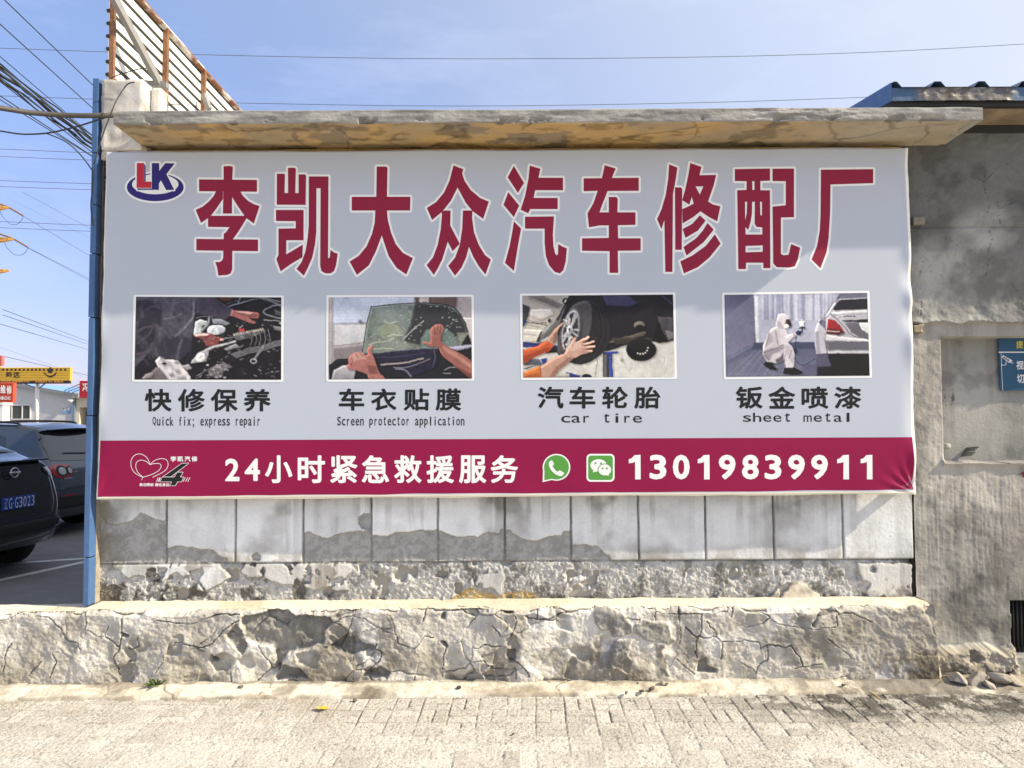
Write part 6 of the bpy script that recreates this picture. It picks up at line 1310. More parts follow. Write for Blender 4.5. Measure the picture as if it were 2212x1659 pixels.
b = MB(); b.prism([(lf.x, -0.03), (rt.x, -0.03), (rt.x, rt.z), (ap.x, ap.z), (lf.x, lf.z)], YB, YB + 9); rel(b.build('wall', M_WHITEW, wh))
b = MB()
b.prism([(lf.x - 0.3, lf.z - 0.02), (ap.x, ap.z + 0.01), (rt.x + 0.5, rt.z - 0.06), (rt.x + 0.5, rt.z + 0.08), (ap.x, ap.z + 0.15), (lf.x - 0.3, lf.z + 0.12)], YB - 0.3, YB + 9.4)
rel(b.build('roof', M_STBLUE, wh))
b = MB(); b.bar((ap.x, YB - 0.33, ap.z + 0.06), (rt.x + 0.5, YB - 0.33, rt.z), 0.05, 0.22); b.bar((lf.x, YB - 0.33, lf.z + 0.06), (ap.x, YB - 0.33, ap.z + 0.06), 0.05, 0.22); rel(b.build('verge_board', M_GREYT, wh))
b = MB(); a_ = at(*q(1760, 970), YB - 0.05); b.box(a_.x - 0.07, a_.x + 0.09, YB - 0.12, YB - 0.01, -0.03, a_.z); rel(b.build('downpipe', mat('blue_grey_downpipe', col=(0.16, 0.25, 0.36), rough=0.5), wh))
w0, w1 = at(*q(205, 1165), YB - 0.02), at(*q(725, 1530), YB - 0.02)
b = MB(); b.box(w0.x, w1.x, YB - 0.06, YB - 0.004, w1.z, w1.z + 0.07); b.box(w0.x, w1.x, YB - 0.06, YB - 0.004, w0.z - 0.1, w0.z); 
for fx_ in (0.0, 0.13, 0.60, 0.96): b.box(w0.x + (w1.x - w0.x) * fx_, w0.x + (w1.x - w0.x) * fx_ + 0.07, YB - 0.058, YB - 0.004, w1.z + 0.07, w0.z - 0.1)
wf = rel(b.build('window', M_FRAME, wh)); b = MB(); b.box(w0.x, w1.x, YB - 0.02, YB - 0.005, w1.z + 0.01, w0.z - 0.01); g_ = b.build('pane', M_GLASS, wf)
for l_, r_, t__, b__, nm, m_ in ((1460, 1550, 1240, 1315, 'number_plate', M_FRAME), (1578, 1678, 1225, 1325, 'round_badge', M_STBLUE), (1450, 1672, 1325, 1385, 'address_plate', M_STBLUE)):
    a_, c_ = at(*q(l_, t__), YB - 0.02), at(*q(r_, b__), YB - 0.02); b = MB(); b.box(a_.x, c_.x, YB - 0.03, YB - 0.005, c_.z, a_.z); pt = rel(b.build(nm, m_, wh))
letter_at('house_number', [('5', *q(1505, 0)[:1], q(0, 1255)[1], q(0, 1300)[1], 3.4, .03)], YB - 0.036, M_NK, wh)
flat_at('badge_disc', [[q(*p) for p in ell(1627, 1275, 42, 42, 20)]], YB - 0.036, M_FRAME, wh)
a_ = at(*q(1665, 1095), YB - 0.3); b = MB(); b.lathe([(0.02, -0.12), (0.10, -0.10), (0.22, 0.08), (0.2, 0.10), (0.0, 0.1)], (a_.x, YB - 0.3, a_.z), 'z', 14); b.bar((a_.x, YB - 0.3, a_.z), (a_.x + 0.25, YB - 0.01, a_.z + 0.1), 0.04, 0.04); rel(b.build('wall_lamp', M_FRAME, wh, True))
# shop with the doorway to the right of it
sh_ = empty('cream_shop', (at(185, 880, YB).x, YB + 4, 0), 0, 'cream shop front with a dark open doorway at the edge of the blue strip', 'building')
a_, c_ = at(*q(1775, 1010), YB), at(330, 880, YB); d0, d1 = at(*q(1880, 1240), YB), at(*q(2180, 1240), YB)
b = MB(); b.box(a_.x, d0.x, YB + 0.02, YB + 8, -0.03, a_.z); b.box(d0.x, d1.x, YB + 0.02, YB + 8, d0.z, a_.z); b.box(d1.x, c_.x, YB + 0.02, YB + 8, -0.03, a_.z); rel(b.build('wall', M_CREAM, sh_))
b = MB(); b.box(a_.x - 0.05, c_.x, YB - 0.25, YB + 8, a_.z - 0.02, a_.z + 0.35); rel(b.build('cornice', M_CREAM, sh_))
b = MB(); b.box(d0.x, d1.x, YB + 1.2, YB + 1.3, -0.03, d0.z); rel(b.build('inner_door', mat('brown_door', col=(0.16, 0.14, 0.12), rough=0.5), sh_))
b = MB(); a2 = at(*q(1960, 1600), YB + .6); b.box(a2.x, a2.x + 0.35, YB + 0.8, YB + 0.9, 0, d0.z - 0.3); rel(b.build('glass_leaf', M_GLASS, sh_))
# billboards
def ribbed(x0, x1, y, z0, z1, name, m, parent, step=0.085, depth=0.03):
    vs, fs = [], []; n = int((z1 - z0) / step); step = (z1 - z0) / n; pr = []
    for k in range(n): pr += [(0, z0 + k * step), (-depth, z0 + (k + 0.25) * step), (-depth, z0 + (k + 0.75) * step), (0, z0 + (k + 0.995) * step)]
    for x in (x0, x1): vs += [(x, y + d_, z_) for d_, z_ in pr]
    k = len(pr); b = MB(); b.add(vs, [(i, i + 1, i + 1 + k, i + k) for i in range(k - 1)]); b.box(x0, x1, y + 0.004, y + 0.25, z0, z1)
    return rel(b.build(name, m, parent))
YBB = 40.0
M_YEL = mat('yellow_ribbed_sheet', col=(0.62, 0.40, 0.055), rough=0.5, noise=((2, 0.08),)); M_BOARDK = mat('black_board_strip', col=(0.02, 0.02, 0.022), rough=0.5); M_LETK = mat('black_sign_paint', col=(0.035, 0.03, 0.025), rough=0.6); M_LETO = mat('orange_sign_letters', col=(0.75, 0.33, 0.08), rough=0.5)
y0_, y1_ = at(-150, 793, YBB), at(*q(1655, 610), YBB); yt = at(*q(1600, 288), YBB).z; ys_ = at(*q(1600, 675), YBB).z
bb = empty('yellow_billboard', (at(*q(770, 1500), YBB).x, YBB, 0), 0, 'yellow ribbed billboard with black lettering on a single pale pole', 'billboard')
ribbed(y0_.x, y1_.x, YBB, y1_.z, yt, 'board', M_YEL, bb, 0.10)
b = MB(); b.box(y0_.x, y1_.x - 0.04, YBB - 0.02, YBB + 0.2, ys_, y1_.z - 0.003); rel(b.build('text_strip', M_BOARDK, bb))
a_ = at(*q(782, 1500), YBB); b = MB(); b.tube([(a_.x, YBB + 0.35, -0.03), (a_.x, YBB + 0.35, yt - 0.1)], 0.115, 16); rel(b.build('pole', M_FRAME, bb, True))
b = MB()
for u_ in (520, 1040):
    p1_ = at(*q(u_, 672), YBB); b.bar((p1_.x, YBB + 0.15, p1_.z + 0.02), (a_.x + (0.1 if u_ > 782 else -0.1), YBB + 0.35, at(*q(780, 785), YBB).z), 0.06, 0.06)
rel(b.build('strut', M_GREYT, bb))
yl = YBB - 0.036
flat_at('smile_mark', [[q(*p) for p in [(1030, 415), (1065, 418), (1110, 470), (1190, 490), (1265, 468), (1305, 420), (1352, 416), (1310, 480), (1240, 522), (1190, 530), (1130, 512), (1075, 470)]], [q(*p) for p in [(1180, 292), (1215, 292), (1222, 325), (1262, 322), (1265, 362), (1245, 372), (1252, 400), (1225, 428), (1150, 425), (1130, 395), (1140, 375), (1110, 365), (1115, 328), (1160, 325)]]], yl, M_LETK, bb)
flat_at('dash_row', [[q(*p) for p in ((u_ - 24, 322), (u_ + 24, 322), (u_ + 24, 372), (u_ - 24, 372))] for u_ in (-120, -22, 75, 172, 270, 368, 466, 566, 664, 760, 852, 945, 1042, 1345, 1445, 1545)], yl, M_LETK, bb)
letter_at('shop_name', [('韵', *q(210, 0)[:1], q(0, 395)[1], q(0, 515)[1], 13, .03), ('达', *q(390, 0)[:1], q(0, 390)[1], q(0, 540)[1], 14, .03)], yl, M_LETK, bb)
tx = '财务热线:0416-8896555'
letter_at('phone_text', [(c, q(50 + u_, 0)[0], q(0, 600)[1], q(0, 645)[1], 3.6 if i < 4 else 2.6, .03) for i, (c, u_) in enumerate(zip(tx, [0, 57, 114, 171, 222, 262, 300, 338, 376, 412, 448, 486, 524, 562, 600, 636]))], YBB - 0.026, M_LETO, bb)
tx = '凌海服务站NO:121200'
letter_at('station_text', [(c, q(860 + u_, 0)[0], q(0, 606)[1], q(0, 652)[1], 4.0 if i < 5 else (1.2 if c == ':' else 2.6), .03) for i, (c, u_) in enumerate(zip(tx, [0, 58, 116, 174, 232, 308, 350, 388, 442, 480, 518, 556, 594, 625]))], YBB - 0.026, M_LETO, bb)
YR = 32.0
M_REDS = mat('red_ribbed_sheet', col=(0.55, 0.075, 0.035), rough=0.5); M_CRIM = mat('crimson_ribbed_sheet', col=(0.48, 0.03, 0.06), rough=0.5); M_SIGNW = mat('white_sign_letters', col=(0.80, 0.80, 0.80), rough=0.5)
rs = empty('red_sign', (at(-30, 850, YR).x, YR, at(0, 869, YR).z), 0, 'orange red ribbed sign with white repair lettering at the left edge', 'sign')
a_, c_ = at(-95, 825, YR), at(*q(300, 1125), YR); t_ = at(*q(300, 650), YR)
ribbed(a_.x, c_.x, YR, c_.z, t_.z, 'board', M_REDS, rs, 0.10)
letter_at('sign_text', [('维', *q(70, 0)[:1], q(0, 715)[1], q(0, 915)[1], 11.5, .028), ('修', *q(215, 0)[:1], q(0, 725)[1], q(0, 925)[1], 11.5, .028)], YR - 0.04, M_SIGNW, rs)
letter_at('sign_phone', [(c, q(-20 + 36 * i, 0)[0], q(0, 978)[1], q(0, 1060)[1], 2.6, .03) for i, c in enumerate('04165342')], YR - 0.04, M_SIGNW, rs)
a_ = at(-30, 880, YR); b = MB(); b.tube([(a_.x, YR + 0.2, -0.03), (a_.x, YR + 0.2, t_.z)], 0.07, 10); rel(b.build('post', M_FRAME, rs, True))
r2 = empty('crimson_sign', (at(184, 850, 43).x, 43, at(184, 860, 43).z), 0, 'crimson ribbed sign with one white character on the shop roof beside the blue strip', 'sign')
a_, c_ = at(*q(1890, 610), 43), at(*q(2700, 1010), 43); ribbed(a_.x, c_.x, 43, c_.z, a_.z, 'board', M_CRIM, r2, 0.11)
letter_at('sign_text', [('冯', *q(2030, 0)[:1], q(0, 670)[1], q(0, 860)[1], 15, .03)], 43 - 0.04, M_SIGNW, r2)
b = MB()
for t__, e_ in ((690, (1470, 870)), (760, (1560, 885)), (820, (1680, 895))): p0_, p1_ = at(*q(1890, t__), 43.1), at(*q(*e_), 46); b.bar(p0_, p1_, 0.05, 0.05)
b.bar((a_.x + 1, 43.2, 0), (a_.x + 1, 43.2, a_.z), 0.1, 0.1); rel(b.build('strut', M_GREYT, r2))
r3 = empty('pink_sign', (at(-20, 780, 38).x, 38.2, 0), 0, 'faded pink sign edge high at the left edge above the yellow billboard', 'sign')
a_, c_ = at(-60, 769, 38), at(*q(34, 250), 38); ribbed(a_.x, c_.x, 38, c_.z, a_.z, 'board', mat('faded_pink_sheet', col=(0.50, 0.14, 0.13), rough=0.6), r3, 0.12); b = MB(); b.tube([(a_.x + 0.4, 38.3, -0.03), (a_.x + 0.4, 38.3, a_.z)], 0.08, 10); rel(b.build('post', M_FRAME, r3, True))
gp = empty('gate_pillar', (at(2, 900, 30).x, 30, 0), 0, 'white gate pillar with vertical black lettering at the left edge', 'pillar')
a_, c_ = at(-14, 868, 30), at(*q(70, 1180), 30); b = MB(); b.box(a_.x, c_.x, 30, 30.5, -0.03, c_.z); rel(b.build('shaft', M_SIGNW, gp)); b = MB(); e_ = at(*q(100, 1125), 30); b.box(a_.x - 0.1, e_.x, 29.9, 30.6, c_.z + 0.003, e_.z); rel(b.build('cap', M_SIGNW, gp))
# low roofs far behind
fr_ = empty('long_far_shed', (at(130, 840, 70).x, 74, 0), 0, 'long pale shed far behind the panel house roof', 'building')
a_, c_ = at(*q(850, 745), 70), at(260, 830, 70); b = MB(); b.box(a_.x, c_.x, 70, 78, -0.03, a_.z - 0.4); rel(b.build('wall', M_WHITEW, fr_)); b = MB(); b.box(a_.x - 0.3, c_.x, 69.6, 78.3, a_.z - 0.4, a_.z); rel(b.build('roof', M_CREAM, fr_))
# ================================================================== parked cars
def cr_interp(P, n):
    """Catmull-Rom along axis 0, n samples per span"""
    k = len(P); out = []
    for i in range(k - 1):
        p0, p1, p2, p3 = P[max(i - 1, 0)], P[i], P[i + 1], P[min(i + 2, k - 1)]
        for j in range(n):
            u = j / n; out.append(0.5 * (2 * p1 + (p2 - p0) * u + (2 * p0 - 5 * p1 + 4 * p2 - p3) * u * u + (-p0 + 3 * p1 - 3 * p2 + p3) * u ** 3))
    out.append(P[-1]); return np.array(out)
def car_body(stations, n1=6, n2=5):
    S = []
    for x, zb, ws, zbelt, wb, zr, wr in stations:
        zm = zb + (zbelt - zb) * 0.45
        S.append([(x, 0, zb), (x, ws * 0.72, zb), (x, ws * 0.93, zb + 0.05 * min(1, (zbelt - zb) / .4)), (x, ws, zm), (x, (ws + wb) / 2 + 0.005, zbelt - 0.16 * (zbelt - zb)), (x, wb - 0.012, zbelt), (x, wb * 0.40 + wr * 0.60, zbelt + 0.52 * (zr - 0.05 - zbelt)),
                  (x, wr, zr - 0.055 * min(1, (zr - zbelt) / .2)), (x, wr * 0.78, zr - 0.016 * min(1, (zr - zbelt) / .2)), (x, 0, zr)])
    A = cr_interp(np.array(S, float), n1)
    A = np.transpose(cr_interp(np.transpose(A, (1, 0, 2)), n2), (1, 0, 2))
    L = A.copy(); Rr = A[:, ::-1].copy(); Rr[..., 1] *= -1
    G = np.concatenate([L, Rr[:, 1:]], 1)
    n, m = G.shape[:2]
    vs = [tuple(p) for p in G.reshape(-1, 3)]
    fs = [(i * m + j, (i + 1) * m + j, (i + 1) * m + j + 1, i * m + j + 1) for i in range(n - 1) for j in range(m - 1)]
    for i in (0, n - 1):
        c = G[i].mean(0); vs.append(tuple(c)); k = len(vs) - 1
        fs += [(k, i * m + j + 1, i * m + j) if i == 0 else (k, i * m + j, i * m + j + 1) for j in range(m - 1)]
    return vs, fs
def project(bvh, poly, frm, dirn, off, step=0.035):
    """poly: points on a plane given by frm(a, b) -> 3-D start; cast along dirn on to the body and lift by off"""
    a = np.array(poly); x0, y0 = a.min(0); x1, y1 = a.max(0)
    pts = [Vector(p) for p in poly]; n = len(pts)
    gx, gy = np.meshgrid(np.arange(x0 + step / 2, x1, step), np.arange(y0 + step / 2, y1, step), indexing='ij')
    ok = inside(gx, gy, poly) & (seg_dist(gx, gy, list(poly) + [poly[0]]) > step * 0.3)
    pts += [Vector((p, q_)) for p, q_ in zip(gx[ok], gy[ok])]
    ar = sum(poly[i][0] * poly[(i + 1) % n][1] - poly[(i + 1) % n][0] * poly[i][1] for i in range(n))
    ids = list(range(n)); V2, _, F2, _, _, of = delaunay_2d_cdt(pts, [], [ids if ar > 0 else ids[::-1]], 0, 1e-6)
    F2 = [f for f, o in zip(F2, of) if o]
    out = []; last = None
    for p in V2:
        s = frm(p.x, p.y); h = bvh.ray_cast(s, dirn, 20)
        if h[0] is None: out.append(None); continue
        nn = h[1] if h[1].dot(dirn) < 0 else -h[1]
        out.append(h[0] + nn * off)
    good = [p for p in out if p is not None]
    out = [p if p is not None else min(good, key=lambda g: (g - frm(V2[i].x, V2[i].y)).length) for i, p in enumerate(out)]
    return [tuple(p) for p in out], [tuple(f) for f in F2]
def rounded(poly, r=0.25): return smooth(poly, 4, True)
M_TYRE = mat('tyre_rubber', col=(0.018, 0.018, 0.018), rough=0.85, noise=((30, 0.2),)); M_RIM = mat('alloy_rim', col=(0.30, 0.30, 0.31), rough=0.35, metal=0.9); M_CARGLASS = mat('car_glass', col=(0.020, 0.026, 0.030), rough=0.04, spec=0.9, coat=0.5)
M_DARKL = mat('smoked_lamp_lens', col=(0.05, 0.006, 0.010), rough=0.12, spec=0.7, coat=0.6)
M_TRIM = mat('black_trim', col=(0.016, 0.017, 0.018), rough=0.55); M_REDL = mat('red_lamp_lens', col=(0.33, 0.006, 0.022), rough=0.12, spec=0.7, coat=0.6); M_CLEARL = mat('clear_lamp_lens', col=(0.42, 0.44, 0.44), rough=0.15, spec=0.8, coat=0.5); M_CHROME = mat('chrome', col=(0.55, 0.56, 0.58), rough=0.12, metal=1.0)
M_PLATE = mat('blue_number_plate', col=(0.012, 0.055, 0.30), rough=0.4); M_PLATEL = mat('plate_characters', col=(0.62, 0.64, 0.68), rough=0.4)
DX, DYm = Vector((1, 0, 0)), Vector((0, -1, 0))
def make_car(root, stations, paint, windows, rear_glass, wheels, rw):
    vs, fs = car_body(stations)
    b = MB(); b.add(vs, fs); body = b.build('body', paint, root, True)
    bvh = BVHTree.FromPolygons([Vector(v) for v in vs], fs)
    for poly in windows:
        for s_ in (1, -1):
            v2, f2 = project(bvh, rounded(poly), lambda a, c: Vector((a, s_ * 2.0, c)), Vector((0, -s_, 0)), 0.005); MB().add(v2, f2).build('side_window', M_CARGLASS, root, True)
    v2, f2 = project(bvh, rear_glass, lambda a, c: Vector((-1, a, c)), DX, 0.006); MB().add(v2, f2).build('rear_window', M_CARGLASS, root, True)
    for x, in [(w_,) for w_ in wheels]:
        for s_ in (1, -1):
            b = MB(); b.lathe([(rw * 0.66, s_ * 0.02), (rw * 0.92, s_ * 0.0), (rw, s_ * -0.03), (rw, s_ * -0.17), (rw * 0.92, s_ * -0.2), (rw * 0.6, s_ * -0.2)], (x, s_ * 0.90, rw - 0.024), 'y', 40); w_ = b.build('wheel', M_TYRE, root, True)
            b = MB(); b.lathe([(rw * 0.66, s_ * 0.0), (rw * 0.60, s_ * -0.05), (0.09, s_ * -0.02), (0.0, s_ * -0.01)], (x, s_ * 0.905, rw - 0.024), 'y', 40)
            for k in range(5):
                a = 2 * math.pi * k / 5 + 0.3; b.bar((x, s_ * 0.90, rw - 0.024), (x + rw * .62 * math.cos(a), s_ * 0.90, rw - 0.024 + rw * .62 * math.sin(a)), 0.07, 0.03, (0, 1, 0))
            b.build('rim', M_RIM, w_, False)
            arc = [(x + (rw + 0.045) * math.cos(t_), rw - 0.024 + (rw + 0.045) * math.sin(t_)) for t_ in np.linspace(-0.15, math.pi + 0.15, 20)] + [(x + (rw + 0.005) * math.cos(t_), rw - 0.024 + (rw + 0.005) * math.sin(t_)) for t_ in np.linspace(math.pi + 0.15, -0.15, 20)]
            v2, f2 = project(bvh, arc, lambda a, c: Vector((a, s_ * 2.0, c)), Vector((0, -s_, 0)), 0.012); MB().add(v2, f2).build('wheel_arch', M_TRIM, root, True)
            disc = ell(x, rw - 0.024, rw + 0.01, rw + 0.01, 32)
            v2, f2 = project(bvh, [p for p in disc if p[1] > 0.27], lambda a, c: Vector((a, s_ * 2.0, c)), Vector((0, -s_, 0)), 0.004); MB().add(v2, f2).build('wheel_well', M_TRIM, root, True)
    return body, bvh
def on_body(root, bvh, name, poly, frm, dirn, off, m, step=0.03):
    v2, f2 = project(bvh, poly, frm, dirn, off, step); return MB().add(v2, f2).build(name, m, root, True)
REAR = lambda a, c: Vector((-1, a, c))
def mirror(p): return [(-a, c) for a, c in p][::-1]
HEAD = R(172)
# grey hatchback SUV
tg = empty('parked_car', (-6.50, 6.42, -0.024), HEAD, 'slate grey SUV with round tail lamps and roof spoiler, behind the black car', 'car')
M_GREYCAR = mat('slate_grey_paint', col=(0.066, 0.083, 0.108), rough=0.25, metal=0.45, spec=0.5, coat=0.8)
ST = [(0, .40, .80, .64, .80, .74, .66), (.05, .33, .86, .80, .86, .88, .74), (.11, .28, .89, .96, .87, 1.03, .76), (.20, .26, .90, 1.03, .872, 1.17, .74), (.36, .25, .905, 1.05, .872, 1.41, .675), (.50, .25, .905, 1.05, .872, 1.60, .61), (.66, .25, .905, 1.05, .872, 1.665, .59),
      (1.2, .25, .905, 1.05, .872, 1.69, .585), (2.1, .25, .905, 1.04, .872, 1.685, .585), (2.7, .25, .905, 1.02, .872, 1.61, .60), (3.2, .25, .905, 1.0, .872, 1.28, .66), (3.45, .25, .90, .97, .865, 1.06, .74), (4.0, .25, .89, .90, .85, .97, .72), (4.28, .28, .85, .80, .80, .86, .66), (4.40, .34, .76, .68, .70, .74, .55), (4.43, .38, .70, .62, .62, .66, .5)]
body, bv = make_car(tg, ST, M_GREYCAR, [[(.92, 1.14), (1.42, 1.10), (1.40, 1.50), (1.05, 1.50), (.97, 1.42)], [(1.52, 1.10), (2.25, 1.08), (2.2, 1.53), (1.50, 1.53)], [(2.33, 1.08), (3.05, 1.07), (2.72, 1.46), (2.4, 1.53), (2.28, 1.53)]],
                    smooth([(-.60, 1.56), (-.69, 1.2), (-.66, 1.13), (0, 1.10), (.66, 1.13), (.69, 1.2), (.60, 1.56), (0, 1.59)], 3, True), (.98, 3.55), .345)
for s_ in (1, -1):
    lp = [(.80, 1.0), (.74, 1.055), (.60, 1.075), (.42, 1.05), (.38, .98), (.40, .91), (.55, .87), (.72, .885)]
    if s_ < 0: lp = mirror(lp)
    lm = on_body(tg, bv, 'tail_lamp', rounded(lp), REAR, DX, 0.010, M_REDL)
    side = [(0.0, 1.01), (.10, 1.055), (.24, 1.045), (.40, .985), (.26, .93), (.05, .90)]
    on_body(tg, bv, 'tail_lamp', rounded(side), lambda a, c: Vector((a, s_ * 2.0, c)), Vector((0, -s_, 0)), 0.010, M_REDL)
    for cy_, rx_, rz_ in ((.605, .095, .075), (.455, .055, .06)):
        on_body(lm, bv, 'lamp_bezel', ell(s_ * cy_, .965, rx_ * 1.12, rz_ * 1.12, 24), REAR, DX, 0.014, M_TRIM, 0.02)
        on_body(lm, bv, 'round_lens', ell(s_ * cy_, .965, rx_ * .72, rz_ * .72, 24), REAR, DX, 0.020, M_CLEARL, 0.02)
b = MB(); pr = [(.36, 1.585), (.34, 1.60), (.62, 1.672), (.74, 1.674), (.70, 1.62), (.52, 1.575)]
vs, fs = [], []
ts = np.linspace(-0.60, 0.60, 21)
for t_ in ts:
    k = (t_ / 0.60) ** 2
    vs += [(x + 0.10 * k, t_, z - 0.030 * k) for x, z in pr]
n = len(pr); b.add(vs, [(i * n + j, i * n + (j + 1) % n, (i + 1) * n + (j + 1) % n, (i + 1) * n + j) for i in range(20) for j in range(n)] + [tuple(range(n)), tuple(20 * n + j for j in range(n))]); b.build('roof_spoiler', M_GREYCAR, tg)
b = MB(); b.box(.395, .50, -.52, .52, 1.573, 1.584); b.build('brake_light_strip', M_TRIM, tg)
for s_ in (1, -1):
    b = MB(); b.tube(smooth([(.82, s_ * .57, 1.65), (.95, s_ * .575, 1.695), (1.8, s_ * .575, 1.708), (2.5, s_ * .575, 1.67), (2.66, s_ * .575, 1.61)], 6), 0.018, 8); b.build('roof_rail', M_TRIM, tg, True)
on_body(tg, bv, 'bumper_step', [(-.78, .70), (.78, .70), (.80, .735), (-.80, .735)], REAR, DX, 0.016, M_GREYCAR)
on_body(tg, bv, 'lower_bumper', [(-.76, .42), (.76, .42), (.80, .58), (-.80, .58)], REAR, DX, 0.010, M_TRIM)
on_body(tg, bv, 'reflector', [(-.72, .60), (-.42, .60), (-.42, .625), (-.72, .625)], REAR, DX, 0.014, M_REDL); on_body(tg, bv, 'reflector', [(.42, .60), (.72, .60), (.72, .625), (.42, .625)], REAR, DX, 0.014, M_REDL)
on_body(tg, bv, 'tailgate_seam', [(.70, 1.12), (.715, 1.12), (.72, .78), (.705, .78)], REAR, DX, 0.004, M_TRIM); on_body(tg, bv, 'wiper', [(-.05, 1.19), (.42, 1.215), (.42, 1.228), (-.05, 1.21)], REAR, DX, 0.018, M_TRIM)
on_body(tg, bv, 'tailgate_seam', [(-.715, 1.12), (-.70, 1.12), (-.705, .78), (-.72, .78)], REAR, DX, 0.004, M_TRIM)
on_body(tg, bv, 'door_seam', [(1.46, .45), (1.468, .45), (1.468, 1.09), (1.46, 1.09)], lambda a, c: Vector((a, 2.0, c)), Vector((0, -1, 0)), 0.004, M_TRIM)
on_body(tg, bv, 'side_sill', [(.95, .27), (3.2, .27), (3.2, .38), (.95, .38)], lambda a, c: Vector((a, 2.0, c)), Vector((0, -1, 0)), 0.006, M_TRIM)
on_body(tg, bv, 'model_lettering', [(.44, .845), (.60, .845), (.60, .865), (.44, .865)], REAR, DX, 0.008, M_CHROME)
# black crossover in front
nc = empty('parked_car', (-5.41, 3.1, -0.024), HEAD, 'black crossover with blue number plate at the left edge, nearest the wall', 'car')
M_BLACKCAR = mat('black_car_paint', col=(0.014, 0.018, 0.023), rough=0.22, metal=0.3, spec=0.5, coat=0.7)
ST = [(0, .46, .52, .64, .52, .72, .46), (.04, .40, .61, .80, .60, .86, .52), (.09, .36, .66, .99, .60, 1.06, .52), (.13, .33, .69, 1.09, .60, 1.19, .52), (.18, .31, .72, 1.15, .61, 1.285, .52), (.42, .29, .82, 1.16, .70, 1.34, .58), (.8, .27, .92, 1.15, .87, 1.46, .61), (1.3, .26, .92, 1.13, .87, 1.575, .585),
      (2.0, .26, .92, 1.10, .87, 1.61, .58), (2.6, .26, .92, 1.07, .87, 1.57, .585), (3.2, .26, .92, 1.04, .87, 1.28, .66), (3.5, .26, .915, 1.0, .865, 1.08, .74), (4.15, .27, .90, .92, .85, .98, .72), (4.45, .30, .86, .82, .80, .86, .66), (4.58, .36, .76, .68, .70, .74, .55), (4.62, .40, .70, .62, .62, .66, .5)]
body, bv = make_car(nc, ST, M_BLACKCAR, [[(1.0, 1.22), (1.75, 1.17), (1.75, 1.47), (1.45, 1.46), (1.12, 1.33)], [(1.85, 1.17), (2.45, 1.15), (2.38, 1.46), (1.85, 1.475)], [(2.53, 1.14), (3.1, 1.12), (2.8, 1.38), (2.46, 1.455)]],
                    [(-.58, 1.345), (.58, 1.345), (.56, 1.45), (.52, 1.53), (-.52, 1.53), (-.56, 1.45)], (.88, 3.62), .345)
b = MB(); b.box(.07, .30, -.49, .49, 1.278, 1.298, 0.006); b.build('tail_spoiler', M_BLACKCAR, nc)
on_body(nc, bv, 'plate_recess', [(-.40, .70), (.40, .70), (.50, .99), (-.50, .99)], REAR, DX, 0.006, M_TRIM)
xp = min(v[0] for v in project(bv, [(-.2, .78), (.2, .78), (.2, .9), (-.2, .9)], REAR, DX, 0.0)[0]) - 0.012
pl_ = MB().box(xp - 0.012, xp, -.22, .22, .772, .912, 0.003).build('number_plate', M_PLATE, nc)
items = []
for i, c in enumerate('辽G·G3023'):
    yy_ = .172 - i * .0555 if i < 2 else (.076 if i == 2 else .036 - (i - 3) * .0555)
    items.append((c, -yy_, 0.90, 0.785, 0.012 if c == '·' else 0.042, 0.0))
items = [(c, u, (0.845 if c == '·' else v0), (0.835 if c == '·' else v1), w, o) for c, u, v0, v1, w, o in items]
vs, fs = type_mesh(items, lambda u, v: (xp - 0.0135, -u, v)); MB().add(vs, fs).build('plate_characters', M_PLATEL, pl_)
b = MB()
for r0, r1 in ((.052, .012),):
    b.tube([(.06, .052 * math.cos(a), 1.165 + .052 * math.sin(a)) for a in np.linspace(0, 2 * math.pi, 25)], .010, 8); b.box(.05, .062, -.07, .07, 1.155, 1.175)
b.build('round_badge', M_CHROME, nc, True)
for s_ in (1, -1):
    lp = [(.46, 1.185), (.55, 1.20), (.60, 1.12), (.59, 1.06), (.52, 1.10), (.46, 1.14)]; lp = lp if s_ > 0 else mirror(lp)
    lm = on_body(nc, bv, 'tail_lamp', lp, REAR, DX, 0.012, M_DARKL)
    lq = [(.47, 1.18), (.55, 1.19), (.58, 1.11), (.52, 1.12)]; lq = lq if s_ > 0 else mirror(lq); on_body(lm, bv, 'clear_lens', lq, REAR, DX, 0.018, M_CLEARL)
    b = MB(); b.prism([(s_ * .46, .50), (s_ * .59, .50), (s_ * .61, .60), (s_ * .50, .62)], .005, .25); me_ = b
    me_.v = [(y, x, z) for x, y, z in me_.v]; me_.build('exhaust_trim', M_CHROME, nc)
    b = MB(); b.prism([(s_ * .48, .515), (s_ * .575, .515), (s_ * .592, .592), (s_ * .512, .606)], .001, .0045); b.v = [(y, x, z) for x, y, z in b.v]; b.build('exhaust_mouth', M_DARK, nc)
on_body(nc, bv, 'lower_bumper', [(-.60, .47), (.60, .47), (.62, .64), (-.62, .64)], REAR, DX, 0.008, M_TRIM)
on_body(nc, bv, 'bumper_seam', [(-.60, .695), (.60, .695), (.60, .702), (-.60, .702)], REAR, DX, 0.004, M_TRIM)

